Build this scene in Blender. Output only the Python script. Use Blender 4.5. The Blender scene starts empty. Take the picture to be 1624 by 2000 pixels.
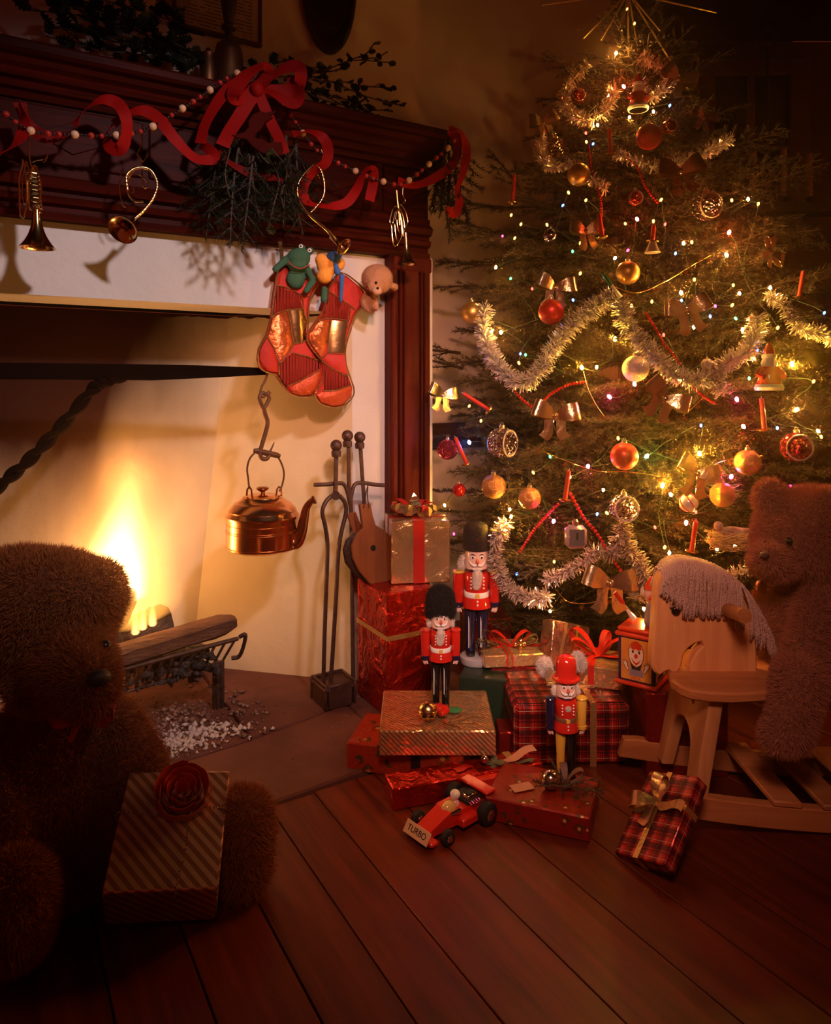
import bpy, bmesh, math, random
import numpy as np
from mathutils import Vector, Matrix, noise

R = random.Random(7)
sc = bpy.context.scene
COL = sc.collection
# ------------------------------------------------------------------ camera
# world: X runs along the fireplace wall, Y goes into the fireplace, Z is up; the camera is over the origin
FPX, CAMH, HZ, CX = 1420.0, 0.95, 755.0, 812.0
TH = math.radians(59.2)
FW = Vector((math.cos(TH), math.sin(TH), 0)); RT = Vector((math.sin(TH), -math.cos(TH), 0)); UP = Vector((0, 0, 1))
CAM = Vector((0, 0, CAMH))
cd = bpy.data.cameras.new('camera'); cam = bpy.data.objects.new('camera', cd); COL.objects.link(cam)
cam.location = CAM; cam.rotation_euler = (math.pi/2, 0, TH - math.pi/2)
cd.sensor_fit = 'VERTICAL'; cd.sensor_height = 24; cd.lens = 24*FPX/2000; cd.shift_y = -(1000-HZ)/2000; cd.clip_start = .02
sc.camera = cam
FACE = TH - math.pi/2
# ------------------------------------------------------------------ world, lights, exposure
w = bpy.data.worlds.new('world'); sc.world = w; w.use_nodes = True
bg = w.node_tree.nodes['Background']; bg.inputs[0].default_value = (1, .13, .04, 1); bg.inputs[1].default_value = .09
vs = sc.view_settings; vs.view_transform = 'Standard'; vs.look = 'None'; vs.exposure = 0; vs.gamma = 1; vs.use_curve_mapping = False
cy = sc.cycles
cy.max_bounces = 4; cy.diffuse_bounces = 2; cy.glossy_bounces = 2; cy.transmission_bounces = 2; cy.transparent_max_bounces = 8; cy.volume_bounces = 0
cy.sample_clamp_indirect = 3; cy.sample_clamp_direct = 0; cy.caustics_reflective = False; cy.caustics_refractive = False
cy.use_denoising = True; cy.use_adaptive_sampling = True; cy.adaptive_threshold = .15

HAZE = .038
def PD0(px, py, d): return CAM + (FW+RT*((px-CX)/FPX))*d + UP*((HZ-py)*d/FPX)
def light(name, kind, loc, power, color, size=.1, target=None, **k):
    l = bpy.data.lights.new(name, kind); l.energy = power; l.color = color
    if kind == 'AREA': l.size = size
    else: l.shadow_soft_size = size
    for a, b in k.items(): setattr(l, a, b)
    o = bpy.data.objects.new(name, l); COL.objects.link(o); o.location = loc
    if target is not None: o.rotation_euler = (Vector(target)-Vector(loc)).to_track_quat('-Z', 'Y').to_euler()
    return o
KEY = CAM + RT*.85 + UP*1.45 + FW*.05
light('key_lamp', 'SPOT', KEY, 205, (1, .80, .82), .09, (.42, 2.1, .95), spot_size=math.radians(42), spot_blend=1)
light('warm_lamp', 'SPOT', CAM + RT*.30 + UP*.85, 185, (1, .45, .29), .08, (1.26, 2.4, .96), spot_size=math.radians(28), spot_blend=1)
light('nutcracker_lamp', 'SPOT', CAM + RT*.45 + UP*.55, 120, (1, .74, .66), .05, PD0(965, 1240, 1.95), spot_size=math.radians(19), spot_blend=1)
light('gift_fill', 'AREA', CAM + RT*.05 + UP*.75 + FW*.1, 2.5, (1, .46, .31), .34, CAM+FW*1.9+RT*.30-UP*.62, spread=math.radians(50))  # soft fill added to brighten the presents and give their foil reflections
light('fire_glow', 'POINT', (.34, 2.24, .42), 4.2, (1, .45, .14), .07)
light('fire_glow_high', 'POINT', (.36, 2.22, .68), 2.8, (1, .45, .14), .06)
light('ember_glow', 'POINT', (.30, 2.12, .16), 1.2, (1, .30, .06), .05)

# ------------------------------------------------------------------ pixel -> place in the room
def ray(px): return FW + RT*((px-CX)/FPX)
def PD(px, py, d): return CAM + ray(px)*d + UP*((HZ-py)*d/FPX)
def dY(px, Y): return Y/ray(px).y
def PY(px, py, Y): return PD(px, py, dY(px, Y))
def PZ(px, py, z): return PD(px, py, (CAMH-z)*FPX/(py-HZ))

# ------------------------------------------------------------------ materials
def srgb(h):
    c = [int(h[i:i+2], 16)/255 for i in (0, 2, 4)]
    return tuple(x/12.92 if x <= .04045 else ((x+.055)/1.055)**2.4 for x in c)
MATS = {}
def M(name, col=(.5, .5, .5), rough=.5, metal=0, col2=None, nscale=8, nstretch=(1, 1, 1), bump=0, bscale=60, bstretch=None,
      emit=0, ecol=None, coat=0, sheen=0, trans=0, ior=1.45, alpha=1, voro=0, spec=None, sss=0):
    if name in MATS: return MATS[name]
    if isinstance(col, str): col = srgb(col)
    if isinstance(col2, str): col2 = srgb(col2)
    m = bpy.data.materials.new(name); m.use_nodes = True; nt = m.node_tree; p = nt.nodes['Principled BSDF']
    I = p.inputs
    I['Base Color'].default_value = (*col, 1); I['Roughness'].default_value = rough; I['Metallic'].default_value = metal
    I['Coat Weight'].default_value = coat; I['Coat Roughness'].default_value = .08
    I['Sheen Weight'].default_value = sheen; I['Transmission Weight'].default_value = trans; I['IOR'].default_value = ior; I['Alpha'].default_value = alpha
    if spec is not None: I['Specular IOR Level'].default_value = spec
    if emit: I['Emission Color'].default_value = (*(ecol or col), 1); I['Emission Strength'].default_value = emit
    tc = None
    def coords(st):
        nonlocal tc
        tc = tc or nt.nodes.new('ShaderNodeTexCoord')
        mp = nt.nodes.new('ShaderNodeMapping'); mp.inputs['Scale'].default_value = st
        nt.links.new(tc.outputs['Object'], mp.inputs[0]); return mp.outputs[0]
    if col2 is not None:
        n = nt.nodes.new('ShaderNodeTexNoise'); n.inputs['Scale'].default_value = nscale; n.inputs['Detail'].default_value = 6
        nt.links.new(coords(nstretch), n.inputs['Vector'])
        r = nt.nodes.new('ShaderNodeValToRGB'); r.color_ramp.elements[0].position = .35; r.color_ramp.elements[1].position = .68
        r.color_ramp.elements[0].color = (*col, 1); r.color_ramp.elements[1].color = (*col2, 1)
        nt.links.new(n.outputs[0], r.inputs[0]); nt.links.new(r.outputs[0], I['Base Color'])
    if bump or voro:
        b = nt.nodes.new('ShaderNodeBump'); b.inputs['Strength'].default_value = min(1, bump or voro); b.inputs['Distance'].default_value = .01 if not voro else .02
        if voro:
            n = nt.nodes.new('ShaderNodeTexVoronoi'); n.inputs['Scale'].default_value = bscale; n.feature = 'F1'
            n2 = nt.nodes.new('ShaderNodeTexNoise'); n2.inputs['Scale'].default_value = bscale*.5
            mx = nt.nodes.new('ShaderNodeMixRGB'); mx.inputs[0].default_value = .25
            v = coords(bstretch or (1, 1, 1)); nt.links.new(v, n2.inputs['Vector']); nt.links.new(v, mx.inputs[1]); nt.links.new(n2.outputs[1], mx.inputs[2])
            nt.links.new(mx.outputs[0], n.inputs['Vector'])
        else:
            n = nt.nodes.new('ShaderNodeTexNoise'); n.inputs['Scale'].default_value = bscale; n.inputs['Detail'].default_value = 5
            nt.links.new(coords(bstretch or (1, 1, 1)), n.inputs['Vector'])
        nt.links.new(n.outputs[0], b.inputs['Height']); nt.links.new(b.outputs[0], I['Normal'])
    MATS[name] = m
    return m

def node_math(nt, op, a, b=None):
    n = nt.nodes.new('ShaderNodeMath'); n.operation = op
    for i, v in enumerate((a, b)):
        if v is None: continue
        if isinstance(v, (int, float)): n.inputs[i].default_value = v
        else: nt.links.new(v, n.inputs[i])
    return n.outputs[0]

def uvmat(name, kind, c1, c2, c3=None, rough=.25, metal=.9, scale=1, crink=.3, c4=None):
    """wrapping paper patterns on box UVs in metres: stripes, tartan, blotches"""
    m = M(name, c1, rough, metal); nt = m.node_tree; p = nt.nodes['Principled BSDF']
    uv = nt.nodes.new('ShaderNodeUVMap'); sp = nt.nodes.new('ShaderNodeSeparateXYZ'); nt.links.new(uv.outputs[0], sp.inputs[0])
    def mix(f, a, b):
        n = nt.nodes.new('ShaderNodeMixRGB')
        nt.links.new(f, n.inputs[0])
        for i, v in ((1, a), (2, b)):
            if isinstance(v, tuple): n.inputs[i].default_value = (*v, 1)
            else: nt.links.new(v, n.inputs[i])
        return n.outputs[0]
    c1, c2, c3, c4 = [srgb(c) if isinstance(c, str) else c for c in (c1, c2, c3, c4)]
    U, V = sp.outputs[0], sp.outputs[1]
    def band(x, period, duty, ph=0):
        f = node_math(nt, 'FRACT', node_math(nt, 'ADD', node_math(nt, 'MULTIPLY', x, 1/period), ph))
        return node_math(nt, 'LESS_THAN', f, duty)
    if kind == 'stripe':
        s = node_math(nt, 'ADD', U, V); col = mix(band(s, scale, .5), c1, c2)
    elif kind == 'tartan':
        col = c1
        for ax in (U, V):
            col = mix(node_math(nt, 'MULTIPLY', band(ax, scale, .34), .72), col, c2)
            col = mix(node_math(nt, 'MULTIPLY', band(ax, scale, .05, .13), .95), col, c2)
            col = mix(node_math(nt, 'MULTIPLY', band(ax, scale, .035, .22), .9), col, c2)
            col = mix(node_math(nt, 'MULTIPLY', band(ax, scale, .03, .5), .9), col, c3)
    elif kind == 'holly':
        n = nt.nodes.new('ShaderNodeTexVoronoi'); n.inputs['Scale'].default_value = scale; nt.links.new(uv.outputs[0], n.inputs['Vector'])
        f = node_math(nt, 'LESS_THAN', n.outputs['Distance'], .33)
        n2 = nt.nodes.new('ShaderNodeTexNoise'); n2.inputs['Scale'].default_value = scale*2.2; nt.links.new(uv.outputs[0], n2.inputs['Vector'])
        g = node_math(nt, 'GREATER_THAN', n2.outputs[0], .5)
        col = mix(node_math(nt, 'MULTIPLY', f, g), c1, c2)
        f3 = node_math(nt, 'LESS_THAN', n.outputs['Distance'], .12); col = mix(f3, col, c3)
        if c4: col = mix(node_math(nt, 'MULTIPLY', band(node_math(nt, 'ADD', U, V), .004, .3), .6), col, c4)
    nt.links.new(col, p.inputs['Base Color'])
    if crink:
        b = nt.nodes.new('ShaderNodeBump'); b.inputs['Strength'].default_value = crink; b.inputs['Distance'].default_value = .02
        tcn = nt.nodes.new('ShaderNodeTexCoord'); n = nt.nodes.new('ShaderNodeTexNoise'); n.inputs['Scale'].default_value = 14; n.inputs['Detail'].default_value = 4; n.inputs['Distortion'].default_value = 1.5
        nt.links.new(tcn.outputs['Object'], n.inputs['Vector']); nt.links.new(n.outputs[0], b.inputs['Height']); nt.links.new(b.outputs[0], p.inputs['Normal'])
    return m

# ------------------------------------------------------------------ object helpers
def tag(o, label=None, cat=None, group=None, kind=None):
    if label: o['label'] = label
    if cat: o['category'] = cat
    if group: o['group'] = group
    if kind: o['kind'] = kind
    return o
def E(name, label, cat, loc=(0, 0, 0), rz=0, group=None, parent=None):
    o = bpy.data.objects.new(name, None); COL.objects.link(o); o.location = loc; o.rotation_euler = (0, 0, rz); o.empty_display_size = .05
    if parent: o.parent = parent
    return tag(o, label, cat, group)
def kids(o): return [c for c in COL.objects if c.parent == o]
def dup(o, loc=None, rz=None, label=None, group=None, scale=None, rot=None):
    c = o.copy(); COL.objects.link(c)
    if loc is not None: c.location = loc
    if rz is not None: c.rotation_euler.z = rz
    if rot is not None: c.rotation_euler = rot
    if scale is not None: c.scale = (scale,)*3
    if label: c['label'] = label
    if group: c['group'] = group
    for k in kids(o):
        a = k.copy(); COL.objects.link(a); a.parent = c
        for g in kids(k):
            b = g.copy(); COL.objects.link(b); b.parent = a
    return c

def frame(d):
    d = Vector(d).normalized(); a = Vector((0, 0, 1)) if abs(d.z) < .9 else Vector((1, 0, 0))
    u = d.cross(a).normalized(); return u, d.cross(u).normalized()
class MB:
    def __init__(s): s.v = []; s.f = []
    def add(s, vs, fs):
        n = len(s.v); s.v += [tuple(p) for p in vs]; s.f += [tuple(i+n for i in f) for f in fs]; return s
    def box(s, c, size, rot=None, bev=0):
        """box centred at c; bev cuts its edges"""
        hx, hy, hz = [x/2 for x in size]; c = Vector(c)
        if bev <= 0:
            vs = [Vector((x*hx, y*hy, z*hz)) for x in (-1, 1) for y in (-1, 1) for z in (-1, 1)]
            fs = [(0, 1, 3, 2), (4, 6, 7, 5), (0, 4, 5, 1), (2, 3, 7, 6), (0, 2, 6, 4), (1, 5, 7, 3)]
        else:
            b = min(bev, hx*.9, hy*.9, hz*.9); vs = []; ix = {}
            for sx in (-1, 1):
                for sy in (-1, 1):
                    for sz in (-1, 1):
                        for k in range(3):
                            q = [sx*(hx-b), sy*(hy-b), sz*(hz-b)]; q[k] += b*(sx, sy, sz)[k]
                            ix[(sx, sy, sz, k)] = len(vs); vs.append(Vector(q))
            fs = []
            for k in range(3):
                a, b2 = [j for j in range(3) if j != k]
                for sg in (-1, 1):
                    cyc = []
                    for (p, q) in ((-1, -1), (1, -1), (1, 1), (-1, 1)):
                        t = [0, 0, 0]; t[k] = sg; t[a] = p; t[b2] = q; cyc.append(ix[(*t, k)])
                    if (sg > 0) != (k != 1): cyc.reverse()
                    fs.append(tuple(cyc))
            for e in range(3):
                a, b2 = [j for j in range(3) if j != e]
                for p in (-1, 1):
                    for q in (-1, 1):
                        def at(se, k):
                            t = [0, 0, 0]; t[e] = se; t[a] = p; t[b2] = q; return ix[(*t, k)]
                        fs.append((at(-1, a), at(1, a), at(1, b2), at(-1, b2)))
            for sx in (-1, 1):
                for sy in (-1, 1):
                    for sz in (-1, 1): fs.append(tuple(ix[(sx, sy, sz, k)] for k in range(3)))
        if rot is not None: vs = [rot @ v for v in vs]
        return s.add([c+v for v in vs], fs)
    def cyl(s, p0, p1, r0, r1=None, n=12, cap=True):
        r1 = r0 if r1 is None else r1; p0 = Vector(p0); p1 = Vector(p1); u, v = frame(p1-p0)
        vs = []
        for p, r in ((p0, r0), (p1, r1)):
            for i in range(n):
                a = 2*math.pi*i/n; vs.append(p+u*math.cos(a)*r+v*math.sin(a)*r)
        fs = [(i, (i+1) % n, n+(i+1) % n, n+i) for i in range(n)]
        if cap: fs += [tuple(range(n)), tuple(range(2*n-1, n-1, -1))]
        return s.add(vs, fs)
    def tube(s, pts, r, n=8, cap=True):
        pts = [Vector(p) for p in pts]; N = len(pts); rs = r if hasattr(r, '__len__') else [r]*N
        t0 = (pts[1]-pts[0]).normalized(); u, v = frame(t0); vs = []
        for i, p in enumerate(pts):
            t = (pts[min(i+1, N-1)]-pts[max(i-1, 0)])
            t = t.normalized() if t.length > 1e-9 else t0
            u = (u - t*u.dot(t)); u = u.normalized() if u.length > 1e-6 else frame(t)[0]; v = t.cross(u)
            for k in range(n):
                a = 2*math.pi*k/n; vs.append(p+u*math.cos(a)*rs[i]+v*math.sin(a)*rs[i])
        fs = [(i*n+k, i*n+(k+1) % n, (i+1)*n+(k+1) % n, (i+1)*n+k) for i in range(N-1) for k in range(n)]
        if cap: fs += [tuple(range(n-1, -1, -1)), tuple((N-1)*n+k for k in range(n))]
        return s.add(vs, fs)
    def lathe(s, prof, c=(0, 0, 0), axis=(0, 0, 1), n=24, sx=1):
        """prof: (radius, height) pairs"""
        c = Vector(c); ax = Vector(axis).normalized(); u, v = frame(ax)
        if abs(ax.z) > .99: u, v = Vector((1, 0, 0)), Vector((0, 1, 0))
        vs = []
        for r, h in prof:
            for k in range(n):
                a = 2*math.pi*k/n; vs.append(c+ax*h+u*math.cos(a)*r*sx+v*math.sin(a)*r)
        m = len(prof)
        fs = [(i*n+k, i*n+(k+1) % n, (i+1)*n+(k+1) % n, (i+1)*n+k) for i in range(m-1) for k in range(n)]
        fs += [tuple(range(n-1, -1, -1)), tuple((m-1)*n+k for k in range(n))]
        return s.add(vs, fs)
    def ball(s, c, r, n=16, m=10, rot=None):
        r = r if hasattr(r, '__len__') else (r, r, r); vs = []; c = Vector(c)
        for i in range(m+1):
            t = math.pi*i/m
            for k in range(n):
                a = 2*math.pi*k/n; q = Vector((r[0]*math.sin(t)*math.cos(a), r[1]*math.sin(t)*math.sin(a), r[2]*math.cos(t)))
                vs.append(c+(rot @ q if rot is not None else q))
        fs = [(i*n+k, (i+1)*n+k, (i+1)*n+(k+1) % n, i*n+(k+1) % n) for i in range(m) for k in range(n)]
        return s.add(vs, fs)
    def prism(s, outline, vec, bev=0):
        """closed outline of points extruded by vec"""
        vec = Vector(vec); a = [Vector(p) for p in outline]; n = len(a)
        if bev > 0:
            nm = vec.normalized(); ins = []
            ar = sum(((a[i].cross(a[(i+1) % n])).dot(nm) for i in range(n)))
            sg = 1 if ar > 0 else -1
            for i in range(n):
                e0 = (a[i]-a[i-1]).normalized(); e1 = (a[(i+1) % n]-a[i]).normalized()
                nn = nm.cross(e0)*sg+nm.cross(e1)*sg; nn = nn.normalized() if nn.length > 1e-6 else nm.cross(e0)*sg
                ins.append(a[i]+nn*bev)
            L = [ins, [p+nm*bev for p in a], [p+vec-nm*bev for p in a], [p+vec for p in ins]]
        else: L = [a, [p+vec for p in a]]
        vs = [p for l in L for p in l]; m = len(L)
        fs = [(j*n+i, j*n+(i+1) % n, (j+1)*n+(i+1) % n, (j+1)*n+i) for j in range(m-1) for i in range(n)]
        fs += [tuple(range(n-1, -1, -1)), tuple((m-1)*n+i for i in range(n))]
        return s.add(vs, fs)
    def strip(s, pts, wid, th=0):
        """ribbon: wid is one vector or a list of them; th gives it thickness"""
        pts = [Vector(p) for p in pts]; N = len(pts); W = wid if isinstance(wid, list) else [Vector(wid)]*N
        if th <= 0:
            vs = [q for p, w_ in zip(pts, W) for q in (p-w_/2, p+w_/2)]
            return s.add(vs, [(2*i, 2*i+1, 2*i+3, 2*i+2) for i in range(N-1)])
        vs = []
        for i in range(N):
            t = (pts[min(i+1, N-1)]-pts[max(i-1, 0)]); nn = t.cross(W[i]); nn = nn.normalized()*th/2 if nn.length > 1e-9 else Vector((0, 0, th/2))
            p = pts[i]; h = W[i]/2; vs += [p-h-nn, p+h-nn, p+h+nn, p-h+nn]
        fs = [(i*4+k, i*4+(k+1) % 4, i*4+4+(k+1) % 4, i*4+4+k) for i in range(N-1) for k in range(4)]
        fs += [(3, 2, 1, 0), tuple((N-1)*4+k for k in range(4))]
        return s.add(vs, fs)
    def xf(s, mat, start=0):
        s.v = s.v[:start]+[tuple(mat @ Vector(p)) for p in s.v[start:]]; return s
    def build(s, name, mat, parent=None, label=None, cat=None, group=None, kind=None, smooth=True, w=False, loc=None, uv=False, ang=.7):
        me = bpy.data.meshes.new(name); off = Vector((0, 0, 0))
        if w and parent is not None:
            q = parent
            while q: off += q.location; q = q.parent
        if loc is not None: off = Vector(loc)
        vs = [(p[0]-off.x, p[1]-off.y, p[2]-off.z) for p in s.v] if (w or loc is not None) else s.v
        me.from_pydata(vs, [], s.f); me.materials.append(mat)
        bm = bmesh.new(); bm.from_mesh(me); bmesh.ops.recalc_face_normals(bm, faces=bm.faces) if len(s.f) < 20000 else None; bm.to_mesh(me); bm.free()
        if smooth:
            me.polygons.foreach_set('use_smooth', [True]*len(me.polygons)); me.set_sharp_from_angle(angle=ang)
        if uv: boxuv(me)
        me.update()
        o = bpy.data.objects.new(name, me); COL.objects.link(o)
        if parent is not None: o.parent = parent
        elif loc is not None: o.location = loc
        return tag(o, label, cat, group, kind)
def boxuv(me):
    uvl = me.uv_layers.new(name='UVMap')
    for p in me.polygons:
        n = p.normal; a = max(range(3), key=lambda i: abs(n[i])); ax = [i for i in range(3) if i != a]
        for li in p.loop_indices:
            co = me.vertices[me.loops[li].vertex_index].co; uvl.data[li].uv = (co[ax[0]], co[ax[1]])
def fast_mesh(name, verts, faces, mat, parent=None, **k):
    """numpy arrays of equal sized faces straight into a mesh"""
    me = bpy.data.meshes.new(name); verts = np.asarray(verts, np.float32); faces = np.asarray(faces, np.int32); n = faces.shape[1]
    me.vertices.add(len(verts)); me.vertices.foreach_set('co', verts.ravel()); me.loops.add(faces.size); me.loops.foreach_set('vertex_index', faces.ravel())
    me.polygons.add(len(faces)); me.polygons.foreach_set('loop_start', np.arange(0, faces.size, n, dtype=np.int32))
    me.materials.append(mat); me.update(calc_edges=True)
    o = bpy.data.objects.new(name, me); COL.objects.link(o)
    if parent is not None: o.parent = parent
    return tag(o, k.get('label'), k.get('cat'), k.get('group'), k.get('kind'))
def spline(pts, n=8):
    """Catmull-Rom through points"""
    P = [Vector(p) for p in pts]; P = [P[0]*2-P[1]]+P+[P[-1]*2-P[-2]]; out = []
    for i in range(1, len(P)-2):
        for k in range(n):
            t = k/n; a, b, c, d = P[i-1:i+3]
            out.append(.5*((2*b)+(c-a)*t+(2*a-5*b+4*c-d)*t*t+(3*b-a-3*c+d)*t**3))
    out.append(P[-2]); return out
# ================================================================== THE SETTING
def plaster(name, c1, c2, soot=False, b=.25):
    m = M(name, c1, .85, col2=c2, nscale=2.2, bump=b, bscale=22, spec=.2)
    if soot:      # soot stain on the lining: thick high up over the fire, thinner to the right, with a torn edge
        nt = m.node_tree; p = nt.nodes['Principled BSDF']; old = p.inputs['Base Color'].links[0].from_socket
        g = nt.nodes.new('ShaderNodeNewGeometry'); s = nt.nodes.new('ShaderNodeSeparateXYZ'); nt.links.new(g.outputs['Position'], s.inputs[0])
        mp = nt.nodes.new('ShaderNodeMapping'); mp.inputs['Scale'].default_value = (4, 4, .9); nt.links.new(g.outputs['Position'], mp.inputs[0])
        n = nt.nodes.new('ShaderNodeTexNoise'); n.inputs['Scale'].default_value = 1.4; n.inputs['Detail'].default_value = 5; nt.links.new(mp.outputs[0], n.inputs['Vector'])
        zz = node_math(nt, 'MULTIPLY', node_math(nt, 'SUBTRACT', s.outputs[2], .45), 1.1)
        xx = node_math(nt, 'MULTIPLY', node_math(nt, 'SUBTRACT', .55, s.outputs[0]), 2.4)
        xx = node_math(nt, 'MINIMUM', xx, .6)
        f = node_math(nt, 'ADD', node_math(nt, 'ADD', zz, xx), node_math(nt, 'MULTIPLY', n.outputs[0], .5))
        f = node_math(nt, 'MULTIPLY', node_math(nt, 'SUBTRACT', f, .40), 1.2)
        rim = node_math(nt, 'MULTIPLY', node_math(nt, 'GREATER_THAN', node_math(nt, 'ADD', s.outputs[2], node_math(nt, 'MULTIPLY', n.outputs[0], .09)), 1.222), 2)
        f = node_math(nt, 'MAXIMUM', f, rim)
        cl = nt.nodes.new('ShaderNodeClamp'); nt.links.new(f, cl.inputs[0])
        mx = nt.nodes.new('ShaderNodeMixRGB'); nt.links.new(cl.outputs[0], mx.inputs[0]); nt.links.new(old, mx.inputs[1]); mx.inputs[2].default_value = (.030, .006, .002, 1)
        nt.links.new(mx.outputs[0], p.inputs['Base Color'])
    return m
m_wall = plaster('cream_plaster', (.62, .43, .34), (.68, .48, .39), b=.12)
m_front = plaster('white_plaster', (.62, .53, .47), (.70, .60, .54), b=.2)
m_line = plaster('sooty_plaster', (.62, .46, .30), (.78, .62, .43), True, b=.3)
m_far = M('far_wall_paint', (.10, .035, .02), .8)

# ---- floor boards
def board_mat(name, c1, c2, rough=.35, ax=1, sc_=1.0, grain=1, spec=.22):
    m = bpy.data.materials.new(name); m.use_nodes = True; nt = m.node_tree; p = nt.nodes['Principled BSDF']
    tc = nt.nodes.new('ShaderNodeTexCoord'); oi = nt.nodes.new('ShaderNodeObjectInfo')
    ad = nt.nodes.new('ShaderNodeVectorMath'); ad.operation = 'MULTIPLY_ADD'
    nt.links.new(tc.outputs['Object'], ad.inputs[0]); ad.inputs[1].default_value = (1, 1, 1)
    cv = nt.nodes.new('ShaderNodeCombineXYZ'); r7 = node_math(nt, 'MULTIPLY', oi.outputs['Random'], 37)
    for i in range(3): nt.links.new(r7, cv.inputs[i])
    nt.links.new(cv.outputs[0], ad.inputs[2])
    mp = nt.nodes.new('ShaderNodeMapping'); st = [14*sc_]*3; st[ax] = .9*sc_; mp.inputs['Scale'].default_value = st; nt.links.new(ad.outputs[0], mp.inputs[0])
    n = nt.nodes.new('ShaderNodeTexNoise'); n.inputs['Scale'].default_value = 3; n.inputs['Detail'].default_value = 7; n.inputs['Distortion'].default_value = .6; nt.links.new(mp.outputs[0], n.inputs['Vector'])
    cr = nt.nodes.new('ShaderNodeValToRGB'); cr.color_ramp.elements[0].position = .3; cr.color_ramp.elements[1].position = .7
    cr.color_ramp.elements[0].color = (*c1, 1); cr.color_ramp.elements[1].color = (*c2, 1); nt.links.new(n.outputs[0], cr.inputs[0])
    hs = nt.nodes.new('ShaderNodeHueSaturation'); nt.links.new(cr.outputs[0], hs.inputs['Color'])
    nt.links.new(node_math(nt, 'ADD', node_math(nt, 'MULTIPLY', oi.outputs['Random'], .45), .78), hs.inputs['Value'])
    nt.links.new(hs.outputs[0], p.inputs['Base Color'])
    p.inputs['Roughness'].default_value = rough; p.inputs['Specular IOR Level'].default_value = spec
    b = nt.nodes.new('ShaderNodeBump'); b.inputs['Strength'].default_value = .25*grain; b.inputs['Distance'].default_value = .004
    nt.links.new(n.outputs[0], b.inputs['Height']); nt.links.new(b.outputs[0], p.inputs['Normal'])
    return m
m_board = board_mat('oak_boards', (.070, .009, .003), (.16, .022, .007), .42, 1)
fl = MB(); fl.box((1.2, 1.3, -.045), (6, 7, .04)); floor = fl.build('floor', M('subfloor', (.02, .008, .005), .9), kind='structure')
edges = [-1.55, -1.40, -1.23, -1.08, -.93, -.79, -.62, -.46, -.31, -.13, .02, .17, .30, .436, .557, .668, .826, .976, 1.101, 1.230, 1.412, 1.56, 1.69, 1.85, 1.99, 2.13, 2.3, 2.43, 2.6, 2.75, 2.9, 3.05, 3.2, 3.35, 3.5, 3.66, 3.8, 3.95]
for i in range(len(edges)-1):
    x0, x1 = edges[i], edges[i+1]; yend = 1.525+(.07*max(0, (x0+.4)/1.2)) if x1 < .83 else (1.66 if x1 < 1.3 else 4.6)
    cuts = [-1.9, yend] if i % 3 else [-1.9, R.uniform(-.3, .75), yend]
    for a, b in zip(cuts, cuts[1:]):
        q = MB(); q.box(((x0+x1)/2, (a+b)/2, -.0125), (x1-x0-.0028, b-a-.002, .025), bev=.0012); q.build('plank', m_board, floor)

# ---- hearth of big worn flagstones
m_stone = M('hearth_stone', (.10, .027, .017), .8, col2=(.17, .053, .034), nscale=5, bump=.6, bscale=18)
hearth = E('hearth', 'hearth of large worn reddish stone slabs in front of and under the fire', 'hearth', (.2, 1.9, 0))
def crack(x, o=0): return 1.79+.19*x+.012*math.sin(7*x+o)
slabs = [(-1.6, -.62, 0), (-.62, .28, 0), (.28, .93, 0), (.93, 1.345, 0), (-1.6, -.35, 1), (-.35, .62, 1), (.62, 1.345, 1)]
for x0, x1, row in slabs:
    lo = []; hi = []
    n = 10
    for k in range(n+1):
        x = x0+.003+(x1-x0-.006)*k/n
        yl = (1.535+.065*max(0, (x+.4)/1.2)+.003*math.sin(9*x)) if row == 0 else crack(x)+.005
        if x0 > .9 and row == 0: yl = 1.665
        yh = crack(x)-.005 if row == 0 else 2.62
        if row == 1 and x > 1.0: yh = 2.09
        lo.append((x, yl, -.03)); hi.append((x, yh, -.03))
    o = lo+hi[::-1]; q = MB(); q.prism(o, (0, 0, .0375), bev=.005); q.build('stone', m_stone, hearth, w=True)

# ---- fireplace wall: plaster front, jamb, breast above the mantel
q = MB(); q.box((-.292, 2.2, 1.29), (2.616, .2, .21)); q.box((-.3, 2.36, 2.21), (3.238, .32, 1.42), None)
wf = q.build('wall_fireplace', m_front, kind='structure', smooth=False)
q = MB(); q.box((1.1675, 2.36, .6965), (.303, .52, 1.377)); q.build('jamb', m_front, wf, smooth=False)
q = MB(); q.box((-.3, 2.305, 2.21), (3.24, .214, 1.43)); q.build('breast', m_wall, wf, smooth=False)
def ring(z, off=0):
    k = .083*z
    P = [(1.016, 2.1005), (.609+k, 2.502-k), (-.45-k, 2.502-k), (-.95, 2.1005)]
    if off: P = [(1.22, 2.1005), (.66+k, 2.502-k+off), (-.55-k, 2.502-k+off), (-1.2, 2.1005)]
    return [Vector((x, y, z)) for x, y in P]
zs = [.0078, .3, .6, .9, 1.184]; q = MB(); vs = []
for z in zs: vs += ring(z)+ring(z, .18)
q.add(vs, [f for j in range(len(zs)-1) for i in range(3) for f in ((j*8+i, j*8+i+1, j*8+8+i+1, j*8+8+i), (j*8+4+i, j*8+4+i+1, j*8+12+i+1, j*8+12+i))]+[(0, 1, 5, 4), (1, 2, 6, 5), (2, 3, 7, 6), (32, 33, 37, 36), (33, 34, 38, 37), (34, 35, 39, 38)])
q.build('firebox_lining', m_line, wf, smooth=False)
q = MB(); q.prism([v for v in ring(1.186)], (0, 0, .02)); q2 = MB()
vs = ring(1.186)+[v+Vector((0, -.0, .5)) for v in ring(1.186)]
q2.add(vs, [(0, 1, 5, 4), (1, 2, 6, 5), (2, 3, 7, 6), (4, 5, 6, 7)]); q2.build('flue', M('soot', (.01, .006, .005), .95), wf, smooth=False)
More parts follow.
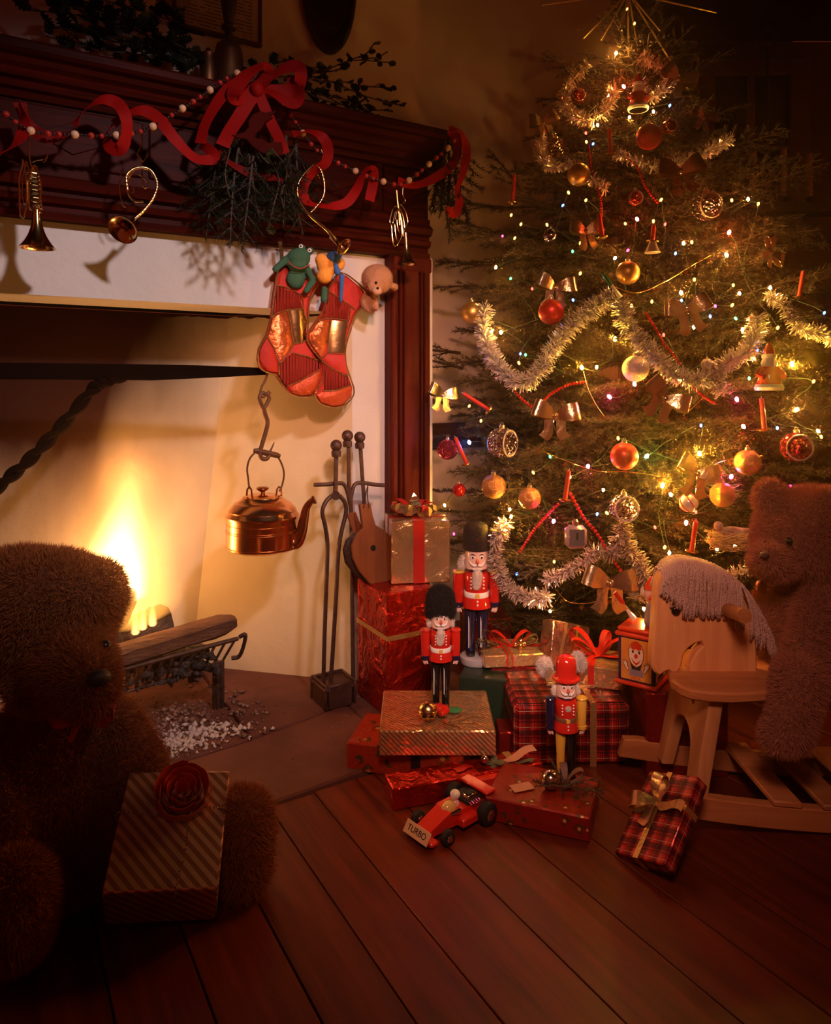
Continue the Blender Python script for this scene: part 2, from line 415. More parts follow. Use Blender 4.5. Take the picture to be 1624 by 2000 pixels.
# ---- walls, ceiling
q = MB(); q.box((1.96, 2.53, 1.45), (1.255, .16, 2.9)); q.box((1.325, 2.40, 2.2), (.012, .3, 1.4)); q.build('wall_right', m_wall, kind='structure', smooth=False)
q = MB(); q.box((1.95, 2.437, .752), (1.24, .026, .105), bev=.006); q.build('trim_1', M('dark_rail', (.05, .016, .01), .4), kind='structure')
# a rear wall far behind, seen to the right of the tree
def cf(u, d, z): return FW*d+RT*u+UP*z
rotc = Matrix.Rotation(FACE, 3, 'Z')
DB = 4.3
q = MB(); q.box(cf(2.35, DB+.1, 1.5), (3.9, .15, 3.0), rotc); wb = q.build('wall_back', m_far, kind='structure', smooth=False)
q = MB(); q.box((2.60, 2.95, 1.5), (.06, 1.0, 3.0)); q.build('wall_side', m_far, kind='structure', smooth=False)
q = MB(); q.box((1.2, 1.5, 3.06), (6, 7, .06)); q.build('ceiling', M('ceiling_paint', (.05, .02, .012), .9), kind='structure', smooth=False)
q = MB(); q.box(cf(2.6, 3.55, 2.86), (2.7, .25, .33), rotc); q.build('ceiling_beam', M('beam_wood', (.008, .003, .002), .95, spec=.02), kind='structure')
def dpx(px, py, d=DB): return ((px-CX)/FPX*d, CAMH+(HZ-py)*d/FPX)
win = E('window_1', None, None, cf(0, 0, 0)); win['kind'] = 'structure'
m_wf = M('window_paint', (.13, .045, .028), .5); m_pane = M('night_glass', (.004, .004, .005), .06, spec=.6)
xs = [(1392, 1458), (1470, 1538)]
for (a, b) in xs:
    for (t, bt) in ((150, 288), (296, 405)):
        u0, z1 = dpx(a, t); u1, z0 = dpx(b, bt); q = MB(); q.box(cf((u0+u1)/2, DB-.005, (z0+z1)/2), (u1-u0, .012, z1-z0), rotc); q.build('pane', m_pane, win, smooth=False)
def wbar(a, t, b, bt, th=.03, nm='window_frame', mt=m_wf, dd=0):
    u0, z1 = dpx(a, t); u1, z0 = dpx(b, bt); q = MB(); q.box(cf((u0+u1)/2, DB-.01-th/2-dd, (z0+z1)/2), (u1-u0, th, z1-z0), rotc, bev=.004); q.build(nm, mt, win)
for a in ((1360, 120, 1392, 420), (1458, 150, 1470, 405), (1538, 120, 1578, 420), (1392, 120, 1538, 150), (1392, 288, 1538, 296)): wbar(*a)
wbar(1340, 408, 1624, 424, .16, 'window_sill', M('sill_wood', (.02, .008, .005), .5))
for i, (px, y0, y1) in enumerate(((1473, 286, 404), (1532, 292, 404), (1582, 300, 404))):
    d = DB-.12; u, z1 = dpx(px, y0, d); _, z0 = dpx(px, y1+4, d); c = cf(u, d, z0)
    z0 = 1.994+.001; c = cf(u, d, z0)
    t = E('candlestick', ['cream candle in a dark holder on the sill, leftmost of three', 'cream candle in a dark holder on the sill, middle of three', 'faint cream candle on the sill, nearest the right edge'][i], 'candle', c, 0, 'candles on the far window sill')
    q = MB(); q.lathe([(.0, 0), (.045, 0), (.045, .006), (.018, .012), (.016, .04), (.024, .045), (.0, .046)], n=16); q.build('holder', M('dark_metal', (.01, .008, .008), .5, .6), t)
    q = MB(); q.cyl((0, 0, .04), (0, 0, z1-z0), .0165, n=14); q.build('candle', M('cream_wax', (.55, .25, .13), .5), t)
# iron hook hanging from the beam
q = MB(); d = 3.45; pts = [PD(1500, y, d) for y in (330, 240, 160, 95)]
q.tube(pts, .007, 6); c0 = PD(1500, 78, d); q.tube([c0+RT*.04*math.cos(a)+UP*.045*math.sin(a) for a in [i*.5-1.4 for i in range(13)]], .007, 6); q.tube([PD(1500, 60, d), PD(1500, 30, d), PD(1500, 15, d)], .006, 6)
tag(q.build('iron_hook', M('black_iron', (.012, .009, .009), .5, .7), None, loc=pts[0]), 'black iron rod with a ring hanging before the dark window', 'hook')

# ================================================================== MANTELPIECE
m_mah = board_mat('mahogany', (.030, .004, .002), (.075, .007, .003), .42, 0, 1.2, spec=.03)
m_mahv = board_mat('mahogany_upright', (.045, .006, .003), (.11, .012, .005), .4, 2, 1.2, spec=.08)
mant = E('mantelpiece', 'carved dark red wooden mantelpiece with shelf, frieze and fluted side post', 'mantelpiece', (.2, 2.15, 1.38))
def run(name, prof, x0, x1, m=m_mah):
    q = MB(); n = len(prof); vs = [(x, y, z) for x in (x0, x1) for y, z in prof]
    q.add(vs, [(i, (i+1) % n, n+(i+1) % n, n+i) for i in range(n)]+[tuple(range(n)), tuple(range(2*n-1, n-1, -1))]); return q.build(name, m, mant, w=True, ang=.5)
XL = -1.6
run('lower_moulding', [(2.12, 1.376), (2.062, 1.376), (2.058, 1.392), (2.072, 1.396), (2.072, 1.410), (2.056, 1.416), (2.050, 1.430), (2.064, 1.436), (2.064, 1.446), (2.046, 1.452), (2.040, 1.470), (2.050, 1.480), (2.060, 1.486), (2.060, 1.505), (2.12, 1.505)], XL, 1.284)
run('frieze', [(2.12, 1.506), (2.066, 1.506), (2.066, 1.668), (2.12, 1.668)], XL, 1.280)
run('upper_moulding', [(2.12, 1.669), (2.056, 1.669), (2.050, 1.684), (2.036, 1.688), (2.030, 1.704), (2.014, 1.708), (2.006, 1.724), (1.990, 1.732), (1.984, 1.748), (2.12, 1.748)], XL, 1.315)
run('shelf', [(2.199, 1.749), (1.968, 1.749), (1.960, 1.756), (1.960, 1.772), (1.968, 1.780), (2.199, 1.780)], XL, 1.345)
px_ = -1.6
for wd in (.42, .42, .42, .36, .36, .36, .36, .18):
    x0 = px_+.008; x1 = px_+wd-.008; px_ += wd
    q = MB(); q.box(((x0+x1)/2, 2.064, 1.587), (x1-x0, .012, .148), bev=.004); pn = q.build('panel', m_mah, mant, w=True)
    q = MB(); x = (x0+x1)/2; q.prism([(x-.09, 2.060, 1.587), (x, 2.060, 1.545), (x+.09, 2.060, 1.587), (x, 2.060, 1.629)], (0, -.006, 0), bev=.002)
    q.build('lozenge', m_mah, mant, w=True)
q = MB(); q.box((1.207, 2.092, .69), (.146, .06, 1.376)); q.build('pilaster', m_mahv, mant, w=True)
for i, (a, b) in enumerate(((1.136, 1.156), (1.163, 1.172), (1.180, 1.236), (1.244, 1.252), (1.258, 1.279))):
    q = MB(); q.box(((a+b)/2, 2.056, .69), (b-a, .016, 1.37), bev=.004); q.build('reed', m_mahv, mant, w=True)
q = MB(); q.box((1.209, 2.06, 1.35), (.152, .03, .05), bev=.006); q.build('capital', m_mahv, mant, w=True)

# ================================================================== FIRE: grate, logs, ash, flames
m_iron = M('wrought_iron', (.06, .03, .022), .55, .5, col2=(.11, .05, .03), nscale=40, bump=.3, bscale=90)
grate = E('fire_grate', 'cast iron fire basket with slanting bars holding the burning logs', 'grate', (.45, 2.2, 0))
A, B = Vector((.235, 2.035, .200)), Vector((.650, 2.118, .204)); dv = B-A
q = MB(); q.tube([A, B], .0065, 6); q.build('rail', m_iron, grate, w=True)
A2, B2 = A+Vector((.01, .028, -.074)), B+Vector((-.035, .028, -.074)); q = MB(); q.tube([A2, B2], .005, 6); q.build('rail', m_iron, grate, w=True)
NB = 14
for i in range(NB):
    t = i/(NB-1)*.97+.01; p0 = A+dv*t; p1 = A2+(B2-A2)*t; ax = (p1-p0)
    q = MB(); q.box((p0+p1)/2, (.009, .007, ax.length), ax.to_track_quat('Z', 'Y').to_matrix(), bev=.002); q.build('bar', m_iron, grate, w=True)
for k in range(9):
    t = k/8*.95+.02; p0 = A2+(B2-A2)*t; p1 = p0+Vector((-.01, .24, -.005)); q = MB(); q.tube([p0, p1], .005, 6); q.build('bottom_bar', m_iron, grate, w=True)
q = MB(); b = B+Vector((.004, 0, .004)); lp = [b, b+Vector((.016, -.008, .006)), b+Vector((.012, -.004, -.028)), b+Vector((.0, .002, -.058)), b+Vector((-.02, .01, -.062))]; q.tube(spline(lp, 5), .0065, 6); q.build('end_scroll', m_iron, grate, w=True)
for (x, y, z) in ((.595, 2.128, .145), (.30, 2.07, .14), (.58, 2.36, .135), (.26, 2.34, .135)):
    q = MB(); q.box((x, y, z/2), (.034, .012, z), bev=.003); q.box((x-.006, y-.007, z/2), (.007, .006, z), bev=.002); q.box((x+.007, y-.007, z/2), (.005, .006, z), bev=.002); q.build('leg', m_iron, grate, w=True)
m_bark = M('charred_bark', (.07, .025, .014), .9, col2=(.17, .07, .035), nscale=9, nstretch=(1, 5, 5), bump=1, bscale=30, bstretch=(1, 4, 4))
m_char = M('charcoal', (.02, .013, .012), .9, col2=(.09, .06, .055), nscale=22, bump=1, bscale=60)
def log(p0, p1, w_, h, label, m=m_bark, seed=0, rot=0, name='firewood_log', chop=.0):
    p0, p1 = Vector(p0), Vector(p1); ax = (p1-p0); L = ax.length; r = random.Random(seed)
    shape = [(-.5, -.32), (-.38, -.48), (.1, -.5), (.42, -.42), (.5, -.1), (.46, .34), (.2, .48), (-.25, .5), (-.48, .3)]
    n = len(shape); N = 12; Mx = ax.to_track_quat('X', 'Z').to_matrix() @ Matrix.Rotation(rot, 3, 'X'); vs = []
    for i in range(N+1):
        t = i/N; k = (1-.5*max(0, .08-t)/.08)*(1-.35*max(0, t-.9)/.1)
        for a, b_ in shape: vs.append(p0+Mx @ Vector((L*t+chop*b_, a*w_*k*(1+r.uniform(-.07, .07)), b_*h*k*(1+r.uniform(-.09, .09)))))
    q = MB(); q.add(vs, [(i*n+k, i*n+(k+1) % n, (i+1)*n+(k+1) % n, (i+1)*n+k) for i in range(N) for k in range(n)]+[tuple(range(n)), tuple(range((N+1)*n-1, N*n-1, -1))])
    return tag(q.build(name, m, None, loc=p0, ang=.5), label, 'log')
log((.20, 2.06, .222), (.640, 2.135, .255), .085, .05, 'long flat split log lying on top of the iron grate', seed=1)
log((.36, 2.31, .20), (.50, 2.33, .235), .075, .10, 'square-ended dark log standing behind the long split log', m_char, 2)
log((.30, 2.22, .20), (.35, 2.20, .375), .07, .075, 'charred log leaning upright in the flames', m_char, 3)
log((.22, 2.085, .165), (.40, 2.20, .170), .05, .045, 'short burnt log inside the grate at its left end', m_char, 4)
log((.24, 2.16, .165), (.58, 2.19, .162), .05, .045, 'burnt log lying low inside the grate behind the bars', m_char, 5)
log((.14, 1.955, .055), (.265, 1.93, .075), .115, .125, 'thick sawn log end on the hearth beside the left bear', m_bark, 6, name='sawn_log')
m_ember = M('glowing_ember', (.9, .15, .02), .8, emit=3.5, ecol=(1, .12, .015))
def chunks(name, n, fx, mat, lo, hi, seed, parent=None, label=None, cat=None):
    r = np.random.RandomState(seed); V = []; F = []
    base = np.array([(1, 0, 0), (-1, 0, 0), (0, 1, 0), (0, -1, 0), (0, 0, 1), (0, 0, -1)], float); fo = np.array([(0, 2, 4), (2, 1, 4), (1, 3, 4), (3, 0, 4), (2, 0, 5), (1, 2, 5), (3, 1, 5), (0, 3, 5)])
    for i in range(n):
        p = fx(r); s_ = lo+(hi-lo)*r.rand()**2.5; v = base*(s_*(.6+.7*r.rand(6, 1)))+r.randn(6, 3)*s_*.2; v[:, 2] *= .75; F.append(fo+6*i); V.append(v+np.array(p)+[0, 0, s_*.45])
    return fast_mesh(name, np.concatenate(V), np.concatenate(F), mat, parent, label=label, cat=cat, kind='stuff')
def ashpos(r):
    while 1:
        x, y = r.normal(.36, .19), r.normal(2.07, .12)
        if -.3 < x < .72 and 1.88+.1*abs(x-.4) < y < 2.42 and x+y < 3.02: return (x, y, .0075)
def ashfront(r):
    while 1:
        x, y = r.normal(.38, .12), r.normal(1.985, .042)
        if x+y < 2.6: return (x, y, .008)
chunks('ash', 1500, ashpos, M('brown_ash', (.16, .07, .04), .95, col2=(.36, .20, .14), nscale=30), .002, .010, 3, label='bed of brown ash and cinders under the grate', cat='ash')
chunks('ash', 1700, ashfront, M('white_ash', (.70, .56, .47), .95), .0012, .0105, 4, label='heap of pale ash lumps spilling in front of the grate', cat='ash')
def dust(r): return (r.uniform(.3, 1.0), r.uniform(1.72, 2.1), .0075)
chunks('ash', 90, dust, M('brown_ash'), .001, .005, 8, label='crumbs of ash scattered over the stone slabs', cat='ash')
def emb(r): return (r.uniform(.22, .58), r.uniform(2.07, 2.28), .120+r.uniform(0, .055))
chunks('ember', 330, emb, m_char, .010, .022, 5, label='black coals lying in the fire basket', cat='coal')
chunks('ember', 26, lambda r: (r.uniform(.2, .42), r.uniform(2.10, 2.3), .16+r.uniform(0, .03)), m_ember, .006, .016, 6, label='glowing red embers in the fire basket', cat='ember')

def flame_mat(name, dens, lo, hi, kw, core):
    m = bpy.data.materials.new(name); m.use_nodes = True; nt = m.node_tree; nt.nodes.remove(nt.nodes['Principled BSDF'])
    out = nt.nodes['Material Output']; em = nt.nodes.new('ShaderNodeEmission'); nt.links.new(em.outputs[0], out.inputs['Volume'])
    tc = nt.nodes.new('ShaderNodeTexCoord'); s = nt.nodes.new('ShaderNodeSeparateXYZ'); nt.links.new(tc.outputs['Object'], s.inputs[0])
    H = hi
    z = node_math(nt, 'DIVIDE', s.outputs[2], H)
    mp = nt.nodes.new('ShaderNodeMapping'); mp.inputs['Scale'].default_value = (11, 11, 1.6); nt.links.new(tc.outputs['Object'], mp.inputs[0])
    n = nt.nodes.new('ShaderNodeTexNoise'); n.inputs['Scale'].default_value = 1; n.inputs['Detail'].default_value = 1; nt.links.new(mp.outputs[0], n.inputs['Vector'])
    # radius falls towards the tip
    r2 = node_math(nt, 'SQRT', node_math(nt, 'ADD', node_math(nt, 'MULTIPLY', s.outputs[0], s.outputs[0]), node_math(nt, 'MULTIPLY', s.outputs[1], s.outputs[1])))
    rad = node_math(nt, 'MULTIPLY', node_math(nt, 'SUBTRACT', 1.04, node_math(nt, 'POWER', z, 1.6)), lo)
    q_ = node_math(nt, 'SUBTRACT', 1, node_math(nt, 'DIVIDE', r2, node_math(nt, 'MAXIMUM', rad, .004)))
    q_ = node_math(nt, 'MAXIMUM', q_, 0)
    f = node_math(nt, 'POWER', q_, kw)
    zf = node_math(nt, 'POWER', node_math(nt, 'MAXIMUM', node_math(nt, 'SUBTRACT', 1, z), 0), 2.2)
    st = node_math(nt, 'MULTIPLY', node_math(nt, 'MULTIPLY', f, zf), node_math(nt, 'MULTIPLY', node_math(nt, 'ADD', node_math(nt, 'MULTIPLY', n.outputs[0], 1.6), .0), dens))
    nt.links.new(st, em.inputs['Strength']); em.inputs['Color'].default_value = core
    return m
def flame(c, r, h, mat, label, nm='flame'):
    q = MB(); q.lathe([(r*.5, 0), (r*.95, h*.06), (r*1.0, h*.2), (r*.95, h*.45), (r*.7, h*.7), (r*.35, h*.9), (.003, h)], n=20)
    return tag(q.build(nm, mat, None), label, 'flame')
f1 = flame((0, 0, 0), .19, .74, flame_mat('flame_outer', 30, .19, .74, 1.3, (1, .36, .05, 1)), 'tall orange flame rising from the logs')
f1.location = (.335, 2.235, .27)
f2 = flame((0, 0, 0), .105, .46, flame_mat('flame_core', 170, .105, .46, 1.2, (1, .62, .24, 1)), 'white-hot core of the fire low over the logs')
f2.location = (.315, 2.245, .33); f2.rotation_euler = (0, .16, 0)
m_lick = flame_mat('flame_lick', 420, .014, .10, 1.0, (1, .5, .12, 1))
for i, (x, y, z) in enumerate(((.39, 2.16, .262), (.42, 2.18, .262), (.365, 2.13, .262))):
    f = flame((0, 0, 0), .014, .10, m_lick, ['little flame licking up beside the upright log, middle one', 'little flame licking up nearest the square-ended log', 'little flame licking up nearest the bear'][i]); f.location = (x, y, z)

# ================================================================== CRANE, KETTLE
m_black = M('crane_iron', (.008, .003, .002), .9, spec=.05)
YC = 2.075
crane = E('fire_crane', 'flat black iron crane arm with twisted brace reaching over the fire', 'crane', (.2, YC+.05, .97))
def cp(px, py): # vertical plane of the crane, a little turned into the hearth
    r = ray(px); x0, k = .72, .10
    d = (YC+k*x0)/(r.y+k*r.x); return CAM+r*d+UP*((HZ-py)*d/FPX)
top = [cp(x, y) for x, y in ((-120, 706), (0, 708), (180, 710), (380, 713), (505, 718), (522, 724))]; bot = [cp(x, y) for x, y in ((520, 732), (430, 737), (300, 743), (180, 742), (0, 741), (-120, 741))]
q = MB(); q.prism(top+bot, (.0, .012, 0), bev=.002); q.build('arm', m_black, crane, w=True)
br = spline([cp(245, 738), cp(205, 745), cp(180, 762), cp(120, 832), cp(60, 895), cp(0, 948), cp(-60, 1000)], 14)
for s_ in (0, 1):
    q = MB(); pts = []
    for i, p in enumerate(br):
        t = (br[min(i+1, len(br)-1)]-br[max(i-1, 0)]).normalized(); u, v = frame(t); a = i*.42+s_*math.pi; e = .0085*min(1, i/12); pts.append(p+u*math.cos(a)*e+v*math.sin(a)*e)
    q.tube(pts, .0105, 7); q.build('brace', m_black, crane, w=True)
# hanging hooks
hook = E('pot_hook', 'wrought iron chain hook hanging the kettle from the crane', 'hook', cp(515, 800))
m_rust = M('rusty_iron', (.13, .05, .022), .6, .45, col2=(.20, .08, .035), nscale=50)
def kp(px, py, Y=2.068): return PY(px, py, Y)
q = MB(); q.tube(spline([kp(523, 728), kp(519, 742), kp(512, 755), kp(509, 768), kp(514, 776), kp(520, 772)], 5), .0035, 7); q.build('link', m_rust, hook, w=True)
q = MB(); q.tube(spline([kp(527, 765), kp(522, 770), kp(512, 768), kp(507, 777), kp(511, 790), kp(516, 797), kp(523, 786), kp(526, 776), kp(519, 768)], 6), .0058, 8); q.build('eye', m_rust, hook, w=True)
q = MB(); q.tube(spline([kp(516, 795), kp(518, 808), kp(523, 825), kp(519, 845), kp(511, 872), kp(508, 885), kp(512, 895), kp(521, 896), kp(527, 888), kp(529, 880), kp(536, 864)], 6), [.0065]*36+[.0065, .0065, .006, .006, .0055, .005, .004, .0035, .003, .0025, .002, .0015, .001]*2, 8) if False else None
pts = spline([kp(516, 795), kp(518, 808), kp(523, 825), kp(519, 845), kp(511, 872), kp(508, 885), kp(512, 895), kp(521, 896), kp(527, 888), kp(529, 880), kp(536, 864)], 6)
q.tube(pts, [.0066 if i < len(pts)-18 else .0066*(1-.8*(i-len(pts)+18)/18) for i in range(len(pts))], 8); q.build('shank', m_rust, hook, w=True)
m_cop = M('copper', (.92, .45, .21), .2, 1, bump=.12, bscale=14)
K0 = kp(513, 1072, 2.07); S = .00151
kettle = E('copper_kettle', 'shiny copper kettle with ridged shoulder and curved spout hanging by the fire', 'kettle', K0)
q = MB(); q.lathe([(0, 0), (.092, 0), (.102, .006), (.1045, .02), (.105, .09), (.1075, .094), (.1075, .100), (.104, .104), (.098, .112), (.100, .115), (.082, .136), (.078, .137), (.060, .150), (.058, .154), (.040, .160), (.0, .162)], n=56); q.build('body', m_cop, kettle)
for h in (.012, .055, .060, .078):
    q = MB(); q.lathe([(.1035, h-.0015), (.1062, h), (.1035, h+.0015)], n=48); q.build('band', m_cop, kettle)
q = MB(); q.lathe([(0, .162), (.008, .162), (.007, .168), (.018, .176), (.019, .18), (.010, .183), (0, .183)], n=20); q.build('lid_knob', M('dark_copper', (.4, .14, .06), .3, 1), kettle)
a_ = RT*.55-FW*.25; a_ = RT
sp = [RT*.090+UP*.022, RT*.105+UP*.024, RT*.118+UP*.055, RT*.126+UP*.095, RT*.133+UP*.125, RT*.146+UP*.143, RT*.156+UP*.148]
pts = spline([p-FW*.02 for p in sp], 6); n_ = len(pts)
q = MB(); q.tube(pts, [.021-(.021-.0095)*min(1, i/n_*1.25) for i in range(n_)], 14); q.build('spout', m_cop, kettle)
q = MB(); q.lathe([(.0, 0), (.0125, 0), (.0125, .006), (.0, .006)], c=pts[-1]-(pts[-1]-pts[-2]).normalized()*.004, axis=(pts[-1]-pts[-2]), n=16); q.build('spout_rim', M('dark_copper'), kettle)
def kl(px, py): return kp(px, py, 2.07)-K0
for sx in (487, 545):
    q = MB(); q.tube([kl(sx-5, 968), kl(sx-4, 956), kl(sx, 950), kl(sx+4, 956), kl(sx+5, 968)], .003, 6); q.build('lug', m_cop, kettle)
q = MB(); q.tube(spline([kl(487, 955), kl(485, 935), kl(483, 915), kl(488, 896), kl(498, 884)], 6), .0028, 6); q.build('handle', m_rust, kettle); q = MB(); q.tube(spline([kl(539, 886), kl(550, 905), kl(555, 925), kl(552, 945), kl(546, 960)], 6), .0028, 6); q.build('handle', m_rust, kettle)
q = MB(); q.tube([kl(496, 880), kl(503, 881), kl(540, 889), kl(547, 891)], [.006, .0085, .0085, .006], 8); q.build('grip', m_rust, kettle)

# ================================================================== FIRE TOOLS, BELLOWS
YT = 2.0
def tp(px, py, Y=YT): return PY(px, py, Y)
tools = E('fire_tool_stand', 'wrought iron fireside stand with tongs and poker with ball handles', 'fire tools', tp(665, 1362))
def tpart(nm, pts, r, par=tools, n=8, sm=6):
    q = MB(); q.tube(spline(pts, sm) if sm else pts, r, n); return q.build(nm, m_tool, par, w=True)
m_tool = M('dark_tool_iron', (.095, .045, .032), .5, .55, col2=(.14, .065, .045), nscale=40, bump=.2, bscale=120)
for nm, bx, by, pth, r in (('tongs', 657, 870, [(657, 880), (656, 940), (655, 968)], .0075), ('pole', 679, 851, [(681, 862), (682, 945), (686, 1000), (688, 1150), (690, 1335)], .0065), ('poker', 703, 854, [(704, 868), (708, 930), (713, 1000), (716, 1120), (716, 1330)], .0065)):
    yy = YT-.012 if nm == 'tongs' else YT
    o = tpart(nm, [tp(x, y, yy) for x, y in pth], r)
    q = MB(); q.ball(tp(bx, by, yy), .0175, 16, 10); q.build('ball', m_tool, o, w=True) if False else q.build('ball', m_tool, tools, w=True)
    q = MB(); c = tp(bx, by+15, yy); q.lathe([(0, -.011), (.013, -.011), (.0145, -.004), (.0145, .005), (.011, .009), (0, .009)], c=c, n=14); q.build('collar', m_tool, tools, w=True)
o = tpart('tong_leg', [tp(x, y, YT-.012) for x, y in ((648, 968), (637, 980), (630, 1000), (636, 1030), (640, 1070), (637, 1160), (634, 1250), (632, 1340))], .0066)
tpart('tong_leg', [tp(x, y, YT-.012) for x, y in ((664, 968), (674, 982), (676, 1002), (668, 1035), (661, 1080), (657, 1160), (651, 1260), (646, 1335))], .0066)
q = MB(); q.lathe([(0, -.008), (.012, -.008), (.014, 0), (.012, .008), (0, .008)], c=tp(656, 968, YT-.02), axis=-FW, n=14); q.build('pivot', m_tool, tools, w=True)
tpart('crossbar', [tp(x, y) for x, y in ((614, 947), (640, 946), (660, 944), (672, 946), (679, 962), (684, 985))], .0062)
tpart('crossbar', [tp(x, y) for x, y in ((684, 985), (688, 962), (695, 945), (715, 944), (735, 947), (751, 948))], .0062)
b0 = tp(655, 1362)
q = MB(); q.box(tp(652, 1335, YT-.005)+UP*.002, (.105, .10, .012), bev=.003); q.build('base_tray', m_tool, tools, w=True)
q = MB(); q.box(Vector((tp(650, 1340).x, YT-.055, .044)), (.075, .008, .07), bev=.003); q.build('base_side', m_tool, tools, w=True); q = MB(); q.box(Vector((tp(650, 1340).x+.0, YT+.045, .044)), (.105, .008, .07), bev=.003); q.build('base_side', m_tool, tools, w=True)
for sx in (-.047, .047):
    q = MB(); q.box(Vector((tp(652, 1340).x+sx, YT-.005, .044)), (.008, .10, .072), bev=.003); q.build('base_side', m_tool, tools, w=True)
bel = E('bellows', 'pear-shaped wooden hand bellows with dark leather hanging from the stand', 'bellows', tp(720, 1070, 1.95))
m_bw = board_mat('bellows_wood', (.24, .065, .022), (.36, .11, .04), .45, 2)
def outl(pp, Y): return [PY(x, y, Y) for x, y in pp]
q = MB(); q.prism(outl([(703, 986), (725, 984), (729, 1006), (735, 1026), (752, 1036), (770, 1056), (778, 1084), (772, 1115), (755, 1145), (742, 1158), (722, 1140), (702, 1116), (690, 1090), (688, 1066), (697, 1044), (709, 1032), (706, 1010)], 1.935), (0, .012, 0), bev=.0025); q.build('front_board', m_bw, bel, w=True)
q = MB(); q.prism(outl([(678, 1004), (696, 1000), (704, 1020), (712, 1036), (745, 1050), (772, 1075), (750, 1130), (735, 1150), (700, 1118), (680, 1080), (686, 1045), (690, 1036)], 1.985), (0, .010, 0), bev=.0025); q.build('back_board', m_bw, bel, w=True)
m_lea = M('dark_leather', (.05, .02, .013), .5, bump=.5, bscale=60)
for k in range(3):
    Y = 1.949+k*.0125; e = (0, 5, 2)[k]
    q = MB(); q.prism(outl([(697-e, 1042), (682-e, 1055), (674-e*.6, 1075), (678-e*.5, 1100), (693, 1122), (715, 1140), (735, 1158), (745, 1150), (765, 1110), (765, 1070), (745, 1045), (712, 1036)], Y), (0, .0115, 0), bev=.005); q.build('leather_fold', m_lea, bel, w=True)
q = MB(); q.lathe([(0, 0), (.008, 0), (.008, .003), (0, .003)], c=PY(729, 1070, 1.935), axis=(0, -1, 0), n=16); q.build('vent_hole', M('hole_dark', (.01, .004, .003), .9), bel, w=True)
q = MB(); q.tube(spline([PY(711, 992, 1.93), PY(714, 970, 1.95), PY(719, 948, 1.985), PY(718, 970, 1.95), PY(722, 992, 1.93)], 5), .0017, 5); q.build('cord', m_lea, bel, w=True)
# ================================================================== GREENERY BUILDERS
m_needle = M('needles', (.044, .030, .010), .55, col2=(.080, .050, .018), nscale=40)
m_twig = M('twig_bark', (.06, .03, .018), .8)
def branch_mesh(name, L, seed, spread=.42, dens=1.0, droop=.10):
    """a spruce bough along +X: stem, side twigs, and every needle as a narrow blade"""
    r = np.random.RandomState(seed); segs = []
    def path(p, d, l, n, dr):
        P = [p]; d = d/np.linalg.norm(d)
        for i in range(n): d = d+np.array([0, 0, -dr/n])+r.randn(3)*.02; d = d/np.linalg.norm(d); P.append(P[-1]+d*l/n)
        return P
    main = path(np.zeros(3), np.array([1, 0, .06]), L, 8, droop); segs.append((main, .35))
    n_side = max(3, int(L/.045)); up = np.array([0, 0, 1.])
    for i in range(n_side):
        t = .12+.84*i/n_side; k = t*8; a = main[int(k)]; b = main[min(8, int(k)+1)]; p = a+(b-a)*(k % 1)
        for sg in (-1, 1):
            if r.rand() < .1: continue
            l = L*spread*(1.02-t)*r.uniform(.75, 1.1)+.03; d = np.array([.75, sg*.75, r.uniform(-.15, .25)])
            tw = path(p, d, l, 4, .12); segs.append((tw, .15))
            for j in range(int(l/.05)):
                q = tw[1]+(tw[4]-tw[1])*(j+.5)/max(1, int(l/.05)); l2 = l*.33*r.uniform(.6, 1.1)+.015
                segs.append((path(q, np.array([.8, sg*r.choice([-.5, 1.1]), r.uniform(-.3, .35)]), l2, 2, .08), .1))
    V = []; F = []; nv = 0
    for P, w0 in segs:
        P = np.array(P); l = np.linalg.norm(P[-1]-P[0]); n = int(l/.0021*dens)
        t = np.sort(r.rand(n))*(len(P)-1); i0 = np.minimum(t.astype(int), len(P)-2); f = (t-i0)[:, None]
        base = P[i0]*(1-f)+P[i0+1]*f; d = P[i0+1]-P[i0]; d /= np.linalg.norm(d, axis=1)[:, None]
        rd = r.randn(n, 3); rd[:, 2] += .25; rd -= (rd*d).sum(1)[:, None]*d; rd /= np.linalg.norm(rd, axis=1)[:, None]
        nd = d*.75+rd*.75; nd /= np.linalg.norm(nd, axis=1)[:, None]; ln = r.uniform(.012, .020, n)[:, None]
        sd = np.cross(nd, r.randn(n, 3)); sd /= np.linalg.norm(sd, axis=1)[:, None]
        V.append(np.stack([base-sd*.0012, base+sd*.0012, base+nd*ln], 1).reshape(-1, 3))
    V = np.concatenate(V); F = np.arange(len(V)).reshape(-1, 3)
    me = bpy.data.meshes.new(name); me.vertices.add(len(V)); me.vertices.foreach_set('co', V.astype(np.float32).ravel())
    me.loops.add(len(V)); me.loops.foreach_set('vertex_index', F.astype(np.int32).ravel()); me.polygons.add(len(F)); me.polygons.foreach_set('loop_start', np.arange(0, len(V), 3, dtype=np.int32))
    me.materials.append(m_needle); me.update(calc_edges=True)
    q = MB()
    for P, w0 in segs: q.tube([tuple(p) for p in P], [.0045*w0/.35*(1-.7*i/(len(P)-1)) for i in range(len(P))], 4, False) if w0 > .12 else None
    ms = bpy.data.meshes.new(name+'_stem'); ms.from_pydata(q.v, [], q.f); ms.materials.append(m_twig); ms.update()
    return me, ms
BR = {L: [branch_mesh('bough', L, int(L*100)+i) for i in range(2)] for L in (.16, .28, .42, .56, .70)}
m_ndark = M('needles_dark', (.010, .014, .005), .6, spec=.15); NDK = {}
